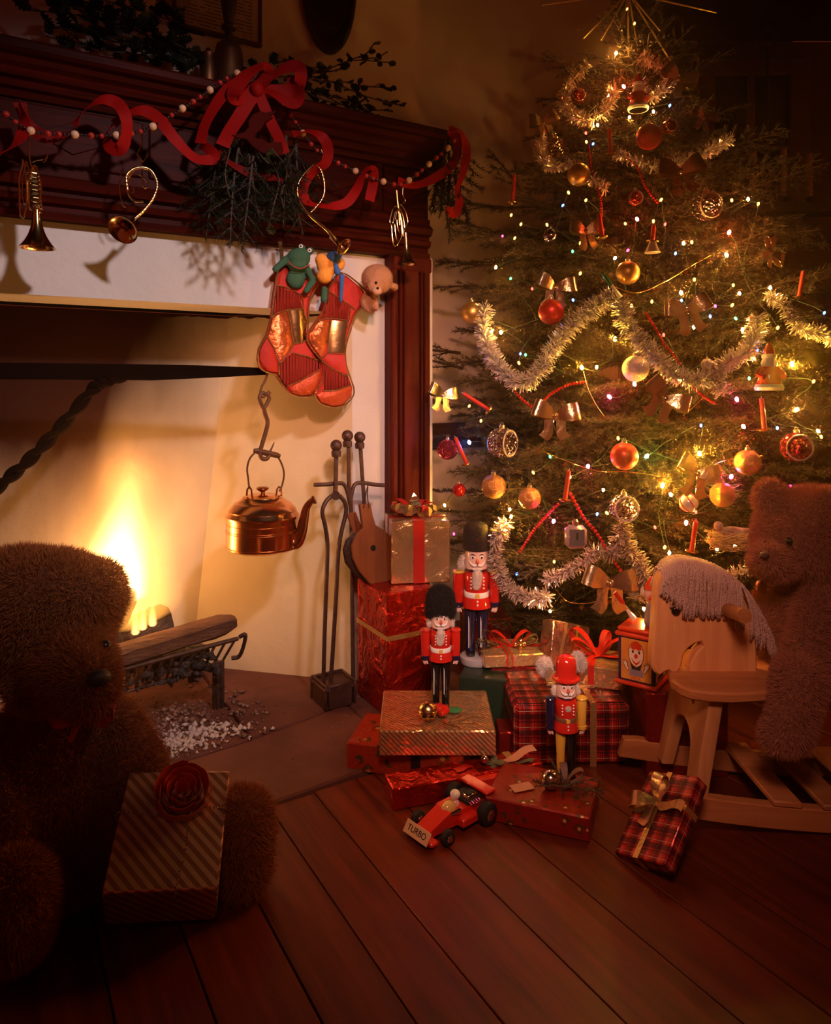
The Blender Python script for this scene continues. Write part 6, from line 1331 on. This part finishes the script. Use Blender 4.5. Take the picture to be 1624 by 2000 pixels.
s1 = E('fairy_lights', 'string of warm white and yellow fairy lights wound over the tree', 'fairy lights', AX, 0, 'light strings on the tree')
s2 = E('fairy_lights', 'string of small red, blue, green and magenta fairy lights on the tree', 'fairy lights', AX, 0, 'light strings on the tree')
BME = {}
def bulb(par, px, py, c, e, r, k=.99):
    p = tp_(px, py, k, .02); key = (c, e)
    if key not in BME:
        q = MB(); q.ball((0, 0, 0), (1, 1, 1.5), 8, 6); o = q.build('bulb', bulb_mat(c, e), par); BME[key] = o.data
    else: o = bpy.data.objects.new('bulb', BME[key]); COL.objects.link(o); o.parent = par
    o.location = p-AX; o.scale = (r, r, r); o.rotation_euler = (rt.uniform(-.6, .6), rt.uniform(-.6, .6), 0)
    return p
EM = {1: (6, .0036), 2: (520, .0035), 3: (1800, .0040), 4: (3600, .0043)}
P1 = [bulb(s1, x, y, 'w', *EM[k]) for x, y, k in warm]+[bulb(s1, x, y, 'y', *EM[k]) for x, y, k in yel]
P2 = [bulb(s2, x, y, c.lower(), 500 if c.isupper() else 16, .0044 if c.isupper() else .0032) for x, y, c in colr]
def wire(par, P):   # cord through the bulbs, joined in order of height
    P = sorted(P, key=lambda p: -round(p.z*5)/5*10+((p-AX).dot(RT) if int(round(p.z*5)) % 2 else -(p-AX).dot(RT))); pts = []
    for a, b in zip(P, P[1:]):
        m = (a+b)/2; c = Vector((AX.x, AX.y, m.z)); m = c+(m-c)*.85; pts += [a, m-UP*.01]
    pts.append(P[-1]); q = MB(); q.tube(spline(pts, 4), .0011, 4); q.build('wire', m_cord, par, w=True)
wire(s1, P1); wire(s2, P2)

# ---- tinsel
m_tins = M('tinsel', (1, .88, .80), .25, .6); m_tinr = M('tinsel_coppery', (1, .76, .62), .25, .6)  # second tinsel tone is a more coppery tint
def tinsel(label, pp, R_=.030, dens=4200, k=1.0, seed=1, m=m_tins):
    P = spline([tp_(x, y, k, .03) for x, y in pp], 10); P = np.array([tuple(p) for p in P]); seg = P[1:]-P[:-1]; ln = np.linalg.norm(seg, axis=1); tot = ln.sum(); n = int(tot*dens*.8)
    r = np.random.RandomState(seed); i = r.choice(len(ln), n, p=ln/tot); t = r.rand(n, 1); b = P[i]+seg[i]*t; tg = seg[i]/ln[i][:, None]
    d = r.randn(n, 3); d -= (d*tg).sum(1)[:, None]*tg; d /= np.linalg.norm(d, axis=1)[:, None]; d = d+tg*r.uniform(-.5, .5, (n, 1)); d /= np.linalg.norm(d, axis=1)[:, None]
    L = R_*r.uniform(.6, 1.1, (n, 1)); s = np.cross(d, tg)+tg*r.uniform(-1, 1, (n, 1)); s /= np.linalg.norm(s, axis=1)[:, None]; w_ = .0015
    tip = b+d*L; bend = np.cross(d, s)*.004*r.uniform(-1, 1, (n, 1)); mid = b+d*L*.5+bend
    V = np.stack([b-s*w_, b+s*w_, mid+s*w_, mid-s*w_, tip+s*w_*.8, tip-s*w_*.8], 1).reshape(-1, 3); c = P[len(P)//2]
    F = (np.array([(0, 1, 2, 3), (3, 2, 4, 5)])[None]+(np.arange(n)*6)[:, None, None]).reshape(-1, 4)
    t_ = E('tinsel_garland', label, 'tinsel', Vector(c), 0, 'tinsel garlands on the tree')
    fast_mesh('strands', V-c, F, m, t_, kind='stuff'); q = MB(); q.tube([tuple(p-c) for p in P], .0013, 5); q.build('core', m, t_)
tinsel('thick silver tinsel swag hanging low across the left of the tree', [(948, 600), (945, 640), (958, 690), (985, 728), (1020, 748), (1052, 728), (1075, 690), (1100, 655), (1135, 622), (1170, 595), (1198, 575)], .032, 5200, seed=1)
tinsel('silver tinsel swag sagging across the middle right of the tree', [(1215, 590), (1222, 630), (1250, 665), (1290, 705), (1330, 738), (1385, 738), (1425, 705), (1458, 690), (1475, 655), (1480, 620)], .031, 5000, seed=2)
tinsel('thin silver tinsel at the right edge of the tree', [(1500, 575), (1535, 600), (1560, 640), (1600, 650), (1640, 670)], .026, 3000, seed=3)
tinsel('short tinsel tail dangling beside the magenta bulb', [(1390, 735), (1405, 755), (1415, 770)], .030, 4000, seed=4)
tinsel('tinsel wrapped high on the left side of the tree', [(1150, 125), (1125, 150), (1105, 180), (1110, 215), (1150, 235), (1185, 215), (1200, 170)], .027, 1900, seed=5, m=m_tinr)
tinsel('tinsel wrapped high on the right side of the tree', [(1250, 110), (1290, 130), (1310, 160), (1270, 190), (1250, 160)], .027, 1500, seed=6, m=m_tinr)
tinsel('tinsel curl beneath the gold glass ball at upper left', [(1060, 270), (1055, 300), (1078, 325), (1110, 320), (1150, 345), (1185, 370)], .024, 1900, seed=7, m=m_tinr)
tinsel('tinsel strand crossing under the upper red ball', [(1205, 300), (1240, 312), (1280, 325), (1330, 318), (1380, 298), (1425, 272)], .024, 2600, seed=8)
tinsel('tinsel ring around the tall nutcracker at lower left', [(990, 1020), (968, 1060), (972, 1110), (995, 1150), (1040, 1170), (1072, 1165)], .030, 4600, seed=9, m=m_tinr)
tinsel('coppery tinsel swag low in the middle of the tree', [(1065, 1135), (1100, 1120), (1140, 1098), (1165, 1075), (1200, 1082), (1210, 1040)], .026, 3800, seed=10, m=m_tinr)
tinsel('coppery tinsel falling below the white reflector ornament', [(1215, 1020), (1225, 1060), (1245, 1095), (1262, 1130), (1240, 1170)], .030, 4200, seed=11, m=m_tinr)
tinsel('tinsel half hidden between rocking horse and right bear', [(1375, 1130), (1420, 1128), (1460, 1112), (1500, 1095)], .024, 3000, seed=12, m=m_tinr)
# ---- red bead chains
m_rb = M('glass_bead_red', (.48, .012, .012), .12, coat=.5)
def chain(label, pp, r=.0042, m=m_rb, sp=.0085):
    P = spline([tp_(x, y, 1.0, .025) for x, y in pp], 12); c = P[len(P)//2]; t_ = E('bead_chain', label, 'garland', c, 0, 'bead chains on the tree'); q = MB(); need = 0
    for a, b in zip(P, P[1:]):
        l = (b-a).length; pos = need
        while pos < l: q.ball(a+(b-a)*pos/l-c, r, 8, 6); pos += sp
        need = pos-l
    o = q.build('beads', m, t_); o['kind'] = 'stuff'
chain('red bead chain hanging in the upper left of the tree', [(1150, 285), (1155, 330), (1170, 370), (1175, 420), (1160, 455)])
chain('red bead chain sloping under the upper red ball', [(1220, 305), (1245, 325), (1262, 365), (1285, 395)])
chain('red bead chain sloping above the frosted clear ball', [(1262, 612), (1280, 640), (1298, 672), (1318, 695), (1330, 712)])
chain('red bead chain crossing left of the middle', [(995, 745), (1015, 775), (1045, 795), (1075, 770), (1110, 752), (1150, 745)])
chain('red bead chain falling past the silver lantern', [(1115, 965), (1140, 1010), (1165, 1040), (1190, 1080), (1210, 1110), (1235, 1135)], .0052, sp=.0105)
chain('red bead chain rising left of the silver lantern', [(1090, 985), (1065, 1010), (1040, 1040), (1015, 1080)])
chain('red bead chain low beside the frosted ball', [(1335, 735), (1370, 770), (1400, 790)])
m_gs = M('gold_star_foil', (.85, .52, .16), .25, 1)
def starchain(label, pp):
    P = spline([tp_(x, y, 1.0, .03) for x, y in pp], 10); c = P[len(P)//2]; t_ = E('star_garland', label, 'garland', c, 0, 'thin gold star garlands'); q = MB(); q.tube([p-c for p in P], .0009, 4); q.build('gold_wire', m_gs, t_)
    for i in range(6, len(P), 11):
        q = MB(); o_ = []
        for k in range(10): a = math.pi/2+math.pi*k/5+i; r = .009 if k % 2 == 0 else .0035; o_.append(P[i]-c-UP*.010+RT*math.cos(a)*r+UP*math.sin(a)*r)
        q.prism(o_, FW*.0015); q.build('star', m_gs, t_, smooth=False)
starchain('thin gold star garland across the lower left of the tree', [(1030, 865), (1070, 885), (1120, 905), (1170, 920), (1230, 922), (1290, 930)])
starchain('thin gold star garland at the middle of the tree', [(1200, 560), (1245, 572), (1300, 550), (1350, 520), (1390, 498)])
starchain('thin gold star garland falling diagonally right of the bow', [(1408, 735), (1385, 765), (1355, 795), (1335, 812)])
starchain('thin gold star garland below the dangling bow at left of centre', [(1140, 725), (1150, 760), (1165, 790), (1180, 812)])
starchain('thin gold star garland low at the right', [(1370, 930), (1400, 905), (1440, 895), (1490, 890)])
starchain('thin gold star garland low in the middle above the presents', [(1085, 1150), (1110, 1175), (1150, 1178), (1200, 1165)])

# ---- balls
m_cap = M('ornament_cap', (.8, .6, .4), .3, 1)
BALL = {}
def ornament(kind, px, py, rpx, label, m, extra=None, group='round baubles on the tree'):
    p = tp_(px, py, 1.0, .045); d = (p-CAM).dot(FW); r = rpx*d/FPX; t_ = E('bauble', label, 'bauble', p, FACE, group)
    if kind not in BALL: 
        q = MB(); q.ball((0, 0, 0), 1, 32, 20); o = q.build('ball', m, t_); BALL[kind] = o.data
    else: o = bpy.data.objects.new('ball', BALL[kind]); COL.objects.link(o); o.parent = t_
    o.scale = (r, r, r)
    q = MB(); q.lathe([(0, r*.96), (r*.2, r*.96), (r*.2, r*1.14), (r*.12, r*1.17), (0, r*1.17)], n=12); q.build('cap', m_cap, t_)
    q = MB(); q.tube([Vector((math.cos(a)*r*.1, 0, r*1.22+math.sin(a)*r*.1)) for a in [i*.8 for i in range(9)]], r*.02+.0003, 5); q.build('hook', m_cap, t_)
    if extra: extra(t_, r)
    return t_
m_or_ = M('matte_red_ball', (.62, .035, .012), .42, .5, coat=.15); m_og = M('matte_gold_ball', (.85, .48, .12), .38, .9); m_oc = M('frosted_ball', (.80, .62, .52), .25, .5, bump=.5, bscale=9); m_oa = M('amber_ball', (.75, .34, .10), .12, .6, bump=.4, bscale=12); m_ogl = M('glitter_gold_ball', (.80, .42, .12), .3, .9, bump=1, bscale=22); m_os = M('striped_silver_ball', (.6, .5, .5), .12, 1)
ornament('r', 1268, 267, 25, 'matte red ball high on the tree below the santa bell', m_or_)
ornament('r', 1077, 609, 25, 'matte red ball beside the tinsel swag at left', m_or_)
ornament('r', 1220, 891, 27, 'large matte red ball low in the middle of the tree', m_or_)
ornament('g', 1131, 341, 22, 'matte gold ball in the upper left of the tree', m_og)
ornament('g', 923, 611, 22, 'matte gold ball hanging free at the left edge of the tree', m_og)
ornament('g', 1227, 533, 23, 'matte gold ball near the centre of the tree', m_og)
ornament('ga', 965, 950, 24, 'shiny amber gold ball at lower left above the nutcracker', m_oa)
ornament('ga', 1461, 903, 25, 'shiny amber gold ball low on the right side', m_oa)
ornament('c', 1242, 720, 26, 'frosted clear glass ball in the middle of the tree', m_oc)
ornament('gl', 1035, 973, 22, 'clear amber ball with bow above the tinsel at lower left', m_oa)
ornament('gl2', 1412, 967, 24, 'gold glitter ball at the lower right of the tree', m_ogl)
ornament('s', 1076, 461, 14, 'small silver glass ball in the upper left', m_os)
ornament('sr', 897, 957, 13, 'small shiny red ball low at the left edge', M('shiny_red_ball', (.65, .02, .02), .1, .7))
ornament('gd', 1087, 288, 18, 'gold faceted ball high at the left side', M('faceted_gold', (.8, .5, .2), .12, 1, voro=1, bscale=4))
ornament('sc', 1382, 712, 12, 'tiny glass ball inside the right tinsel swag', m_oc)
def swirl(t_, r):
    for k in range(5):
        q = MB(); P = [Vector((math.cos(a+k*1.256)*math.sin(th), math.sin(a+k*1.256)*math.sin(th), math.cos(th)))*r*1.01 for a, th in [(i*.16, .25+i*.22) for i in range(12)]]; q.tube(P, r*.07, 6); q.build('red_stripe', m_nred, t_)
ornament('st', 1346, 982, 18, 'white ball with red candy swirls at lower right', M('pearl_white_ball', (.8, .62, .55), .2, .3), swirl)
def refl(t_, r, face=(0, -1, 0), c1=m_sil, c2=None, rim=None):
    ax = Vector(face).normalized()
    q = MB(); q.lathe([(r*.80, r*.62), (r*.78, r*.60), (r*.62, r*.42), (r*.4, r*.22), (r*.18, r*.10), (.0, r*.08)], axis=ax, n=36); q.build('reflector', c1, t_)
    q = MB(); q.lathe([(r*.84, r*.55), (r*.90, r*.62), (r*.86, r*.68), (r*.80, r*.63)], axis=ax, n=36); q.build('reflector_rim', c1, t_)
    q = MB(); q.ball(ax*r*.16, r*.2, 14, 10); q.build('centre_bead', c2 or m_rb, t_)
    for k in range(14):
        a = k*2*math.pi/14; u, v = frame(ax); q = MB(); c = ax*r*.50+(u*math.cos(a)+v*math.sin(a))*r*.60; q.ball(c, r*.085, 8, 6); q.build('rim_bead', c1, t_)
m_rbs = M('reflector_silver', (.78, .62, .52), .14, 1, voro=1, bscale=6); m_rbr = M('reflector_red', (.55, .05, .04), .15, .8, voro=1, bscale=5); m_rbp = M('reflector_pearl', (.85, .66, .55), .25, .6, bump=.6, bscale=300)
ornament('R1', 981, 865, 30, 'large silver reflector bauble facing right at the left side', m_rbs, lambda t, r: refl(t, r, (.75, -.6, 0), m_rbp, m_rbs))
ornament('R1', 1380, 402, 28, 'large silver reflector bauble at the upper right', m_rbs, lambda t, r: refl(t, r, (.2, -.95, -.1), m_rbp, m_rbr))
ornament('R1', 1219, 993, 28, 'white and pink reflector bauble low in the middle', m_rbs, lambda t, r: refl(t, r, (.1, -1, .05), m_rbp, m_rbr))
ornament('R2', 1556, 873, 29, 'red reflector bauble with silver face at the right edge', m_rbr, lambda t, r: refl(t, r, (-.1, -1, 0), m_rbp, m_eyeb))
ornament('R2', 875, 878, 20, 'red reflector bauble hanging at the far left edge', m_rbr, lambda t, r: refl(t, r, (-.3, -.9, 0), m_rbr, m_rb))
ornament('R2', 1130, 188, 14, 'small red reflector bauble near the top left', m_rbr, lambda t, r: refl(t, r, (0, -1, 0), m_rbp, m_rb))
ornament('R2', 1308, 247, 14, 'small red reflector bauble right of the upper red ball', m_rbr, lambda t, r: refl(t, r, (.2, -1, 0), m_rbp, m_rb))
ornament('R2', 1241, 386, 15, 'small red reflector bauble below the tinsel strand', m_rbr, lambda t, r: refl(t, r, (0, -1, -.2), m_rbp, m_rb))

# ---- foil bows
bow0 = None
def bow(px, py, s, ang_, label, yaw=0):
    global bow0
    p = tp_(px, py, 1.0, .05)
    if bow0 is None:
        b = E('foil_bow', label, 'bow', p, FACE, 'gold foil bows on the tree')
        for sx, nm in ((-1, 'bow_loop'), (1, 'bow_loop')): loop(b, (0, 0, 0), (sx, -.15, .32), .066, .046, m_gl, (0, -1, .2), .40)
        tail(b, (0, -.002, 0), (-.45, -.1, -.8), .062, .028, m_gl, .1, wob=.12, up=(0, -1, .1)); tail(b, (0, -.002, 0), (.5, -.12, -.75), .060, .028, m_gl, .1, wob=-.1, up=(0, -1, .1))
        q = MB(); q.ball((0, -.003, 0), (.007, .007, .009), 10, 7); q.build('bow_knot', m_gl, b); bow0 = b
    else: b = dup(bow0, p, None, label)
    b.scale = (s,)*3; b.rotation_euler = Euler_(ang_, yaw)
from mathutils import Euler
def Euler_(roll, yaw): return (Matrix.Rotation(FACE+yaw, 3, 'Z') @ Matrix.Rotation(roll, 3, 'Y')).to_euler()
for x, y, s, a, yaw, lb_ in ((1085, 812, 1.0, .1, 0, 'gold foil bow at left of centre over the star garland'), (1062, 240, .85, -.3, .3, 'silvery foil bow sticking out at the upper left'), (1325, 155, .85, .5, -.2, 'silvery foil bow near the top right'), (1330, 335, 1.0, -.15, 0, 'wide silver foil bow in the upper right'),
        (1085, 562, .9, .15, .1, 'foil bow above the left red ball'), (1145, 452, .8, -.1, .3, 'small crumpled foil bow in the upper left'), (1343, 607, .95, -.2, 0, 'gold foil bow in the middle right'), (865, 772, .85, .2, .4, 'gold foil bow at the far left edge'),
        (1300, 778, .95, .6, 0, 'gold foil bow with long tail right of centre'), (1362, 925, .95, .35, .2, 'gold foil bow above the candy swirl ball'), (1192, 1140, 1.15, .1, 0, 'large gold foil bow at the foot of the tree'), (1508, 493, .7, .9, .5, 'dull gold bow at the right outline of the tree'), (1375, 230, .6, .3, 0, 'tiny dim foil bow high at the right')): bow(x, y, s, a, lb_, yaw)
# ---- red candles clipped to twigs
m_can = M('red_candle', (.60, .035, .015), .35)
can0 = None
for x0, y0, x1, y1, lb_ in ((1193, 300, 1191, 252, 'red candle high in the middle near the tree top'), (1001, 395, 1006, 342, 'red candle upright at the upper left outline'), (1177, 462, 1171, 418, 'red candle leaning above the centre gold ball'), (955, 800, 905, 768, 'red candle lying slantwise at the left edge'), (912, 905, 890, 855, 'red candle tilted beside the far left bauble'), (1104, 975, 1112, 920, 'red candle in clip over the silver lantern'), (1352, 1075, 1360, 1018, 'red candle low at the right above the horse'), (1494, 838, 1488, 778, 'red candle at the right under the santa'), (1562, 580, 1570, 530, 'dim red candle at the far right outline'), (1275, 470, 1278, 440, 'short red candle above the little glass bell')):
    a, b = tp_(x0, y0, 1.0, .05), tp_(x1, y1, 1.0, .05); b = a+(b-a); b = PD(x1, y1, (a-CAM).dot(FW)-.004); L = (b-a).length
    t_ = E('candle', lb_, 'candle', a, 0, 'red candles on the tree'); t_.rotation_euler = (b-a).to_track_quat('Z', 'Y').to_euler()
    q = MB(); q.cyl((0, 0, 0), (0, 0, L), .0062, .0055, 12); q.build('wax', m_can, t_)
    q = MB(); q.lathe([(0, -.008), (.006, -.008), (.016, -.003), (.017, 0), (.008, .001), (0, .001)], n=16); q.build('clip', m_gs, t_)
    q = MB(); q.cyl((0, 0, L), (0, 0, L+.006), .0008, n=5); q.build('wick', m_eyew, t_)
# ---- figures: santas, bell, lantern, bird nest, brushes
def santa(px, py, s, label):
    t_ = E('santa_ornament', label, 'ornament', tp_(px, py, 1.0, .05)-UP*.04*s, FACE); 
    for nm, prof, m in (('coat', [(0, 0), (.022, 0), (.024, .006), (.018, .035), (.012, .05), (0, .052)], m_nred), ('fur_trim', [(0, .0), (.025, .0), (.027, .006), (.024, .012), (0, .012)], m_wht), ('beard', [(0, .036), (.012, .038), (.015, .052), (.012, .062), (0, .064)], m_wht), ('cap', [(0, .066), (.012, .066), (.010, .078), (.003, .092), (0, .093)], m_nred), ('cap_trim', [(0, .062), (.013, .062), (.014, .066), (.013, .070), (0, .070)], m_wht)):
        q = MB(); q.lathe([(r*s, h*s) for r, h in prof], n=18); q.build(nm, m, t_)
    for sx in (-1, 1): q = MB(); q.tube([Vector((sx*.014, 0, .042))*s, Vector((sx*.024, -.008, .030))*s, Vector((sx*.018, -.018, .026))*s], .006*s, 7); q.build('arm', m_nred, t_)
santa(1247, 185, 1.15, 'sparkly santa bell ornament near the top of the tree'); santa(1503, 722, 1.3, 'small white and red santa figure at the right of the tree')
p = tp_(1275, 482, 1.0, .05); t_ = E('glass_bell', 'little clear glass bell with red bow in the upper middle', 'ornament', p); q = MB(); q.lathe([(.020, -.016), (.021, -.015), (.016, -.006), (.011, .006), (.008, .014), (0, .017)], n=20); q.build('bell', m_oc, t_)
q = MB(); q.ball((0, 0, .022), (.010, .004, .006), 8, 6); q.build('bow', m_nred, t_)
p = tp_(1125, 1048, 1.0, .05); t_ = E('lantern_ornament', 'rounded square silver lantern ornament low in the tree', 'ornament', p, FACE); q = MB(); q.box((0, 0, 0), (.058, .030, .062), bev=.012); q.build('case', M('pearl_pink', (.78, .55, .48), .25, .6), t_)
q = MB(); q.box((0, -.0155, 0), (.040, .002, .044), bev=.001); q.build('window', M('lantern_glass', (.55, .42, .38), .1, .8), t_); q = MB(); q.box((0, -.017, .004), (.006, .002, .018)); q.build('keyhole', m_green, t_)
q = MB(); q.lathe([(0, .031), (.008, .031), (.009, .040), (.004, .046), (0, .046)], n=12); q.build('cap', m_cap, t_)
p = tp_(1430, 1050, 1.0, .05); t_ = E('bird_nest', 'small straw nest holding a brown and white bird low at right', 'ornament', p, FACE); q = MB(); rr = random.Random(9)
for i in range(260):
    a = rr.uniform(0, 6.28); r = .050+rr.uniform(-.012, .012); z0 = rr.uniform(-.022, .012); b = a+rr.uniform(.5, 1.3); q.tube([(math.cos(a)*r, math.sin(a)*r*.7, z0), (math.cos((a+b)/2)*r*1.1, math.sin((a+b)/2)*r*.75, z0+rr.uniform(-.008, .010)), (math.cos(b)*r, math.sin(b)*r*.7, z0+rr.uniform(-.006, .008))], .0009, 3, False)
o = q.build('straw', M('straw', (.62, .40, .16), .8), t_); o['kind'] = 'stuff'
organic('bird', [(Vector((.0, 0, .012)), (.034, .018, .016)), (Vector((-.034, -.002, .030)), (.012, .011, .012)), (Vector((.02, 0, .016)), Vector((.06, 0, .018)), .010, .004)], M('bird_brown', (.22, .10, .06), .8, col2=(.6, .42, .32), nscale=40), t_, .003)
for x, y, dx, dy, lb_ in ((1190, 545, .55, -.75, 'small green brush clip with white bristles at centre'), (1215, 1170, .5, -.7, 'small red brush clip hanging at the foot of the tree')):
    a = tp_(x-14, y-14, 1.0, .05); d = (RT*dx+UP*dy).normalized(); t_ = E('brush_ornament', lb_, 'ornament', a); q = MB(); q.tube([(0, 0, 0), d*.030, d*.045], [.006, .007, .004], 8); q.build('handle', M('green_foil', (.05, .4, .1), .25, .8) if y < 600 else m_nred, t_); q = MB(); q.tube([d*.044, d*.066, d*.085], [.004, .005, .008], 8); q.build('bristles', m_wht, t_)
# ---- the star with long gold rays at the very top
tt = PD(1228, -14, 2.55); st = E('tree_topper', 'gold wire starburst tree topper with long thin rays', 'tree topper', tt)
for x, y, L in ((1140, 75, 1), (1175, 78, 1), (1120, -60, 1), (1345, 175, 1), (1290, 60, 1), (1400, 25, 1), (1330, -50, 1), (1228, 110, 1), (1247, 100, 1), (1180, -90, 1), (1290, -90, 1), (1060, 10, 1), (1215, 60, 1)):
    e = PD(x, y, 2.55+R.uniform(-.26, -.12)); q = MB(); q.tube([Vector((0, 0, 0)), e-tt], [.0042, .0020], 6); q.build('ray', M('ray_gold', (.95, .62, .25), .35, .5), st)
q = MB(); q.ball((0, 0, 0), .016, 14, 10); q.build('hub', m_gs, st)
# ================================================================== HAZE ADDED TO IMITATE LENS GLOW AROUND THE LIGHTS
if HAZE:
    m = bpy.data.materials.new('halo_haze'); m.use_nodes = True; nt = m.node_tree; nt.nodes.remove(nt.nodes['Principled BSDF'])
    v = nt.nodes.new('ShaderNodeVolumeScatter'); v.inputs['Density'].default_value = HAZE; v.inputs['Anisotropy'].default_value = .968; v.inputs['Color'].default_value = (1, .62, .34, 1)
    nt.links.new(v.outputs[0], nt.nodes['Material Output'].inputs['Volume'])
    q = MB(); q.box((1.2, 1.2, 1.5), (5.2, 6.0, 3.02)); o = q.build('haze', m, None, smooth=False); tag(o, 'faint warm haze added to the room for glow around the lights', 'haze', kind='stuff')
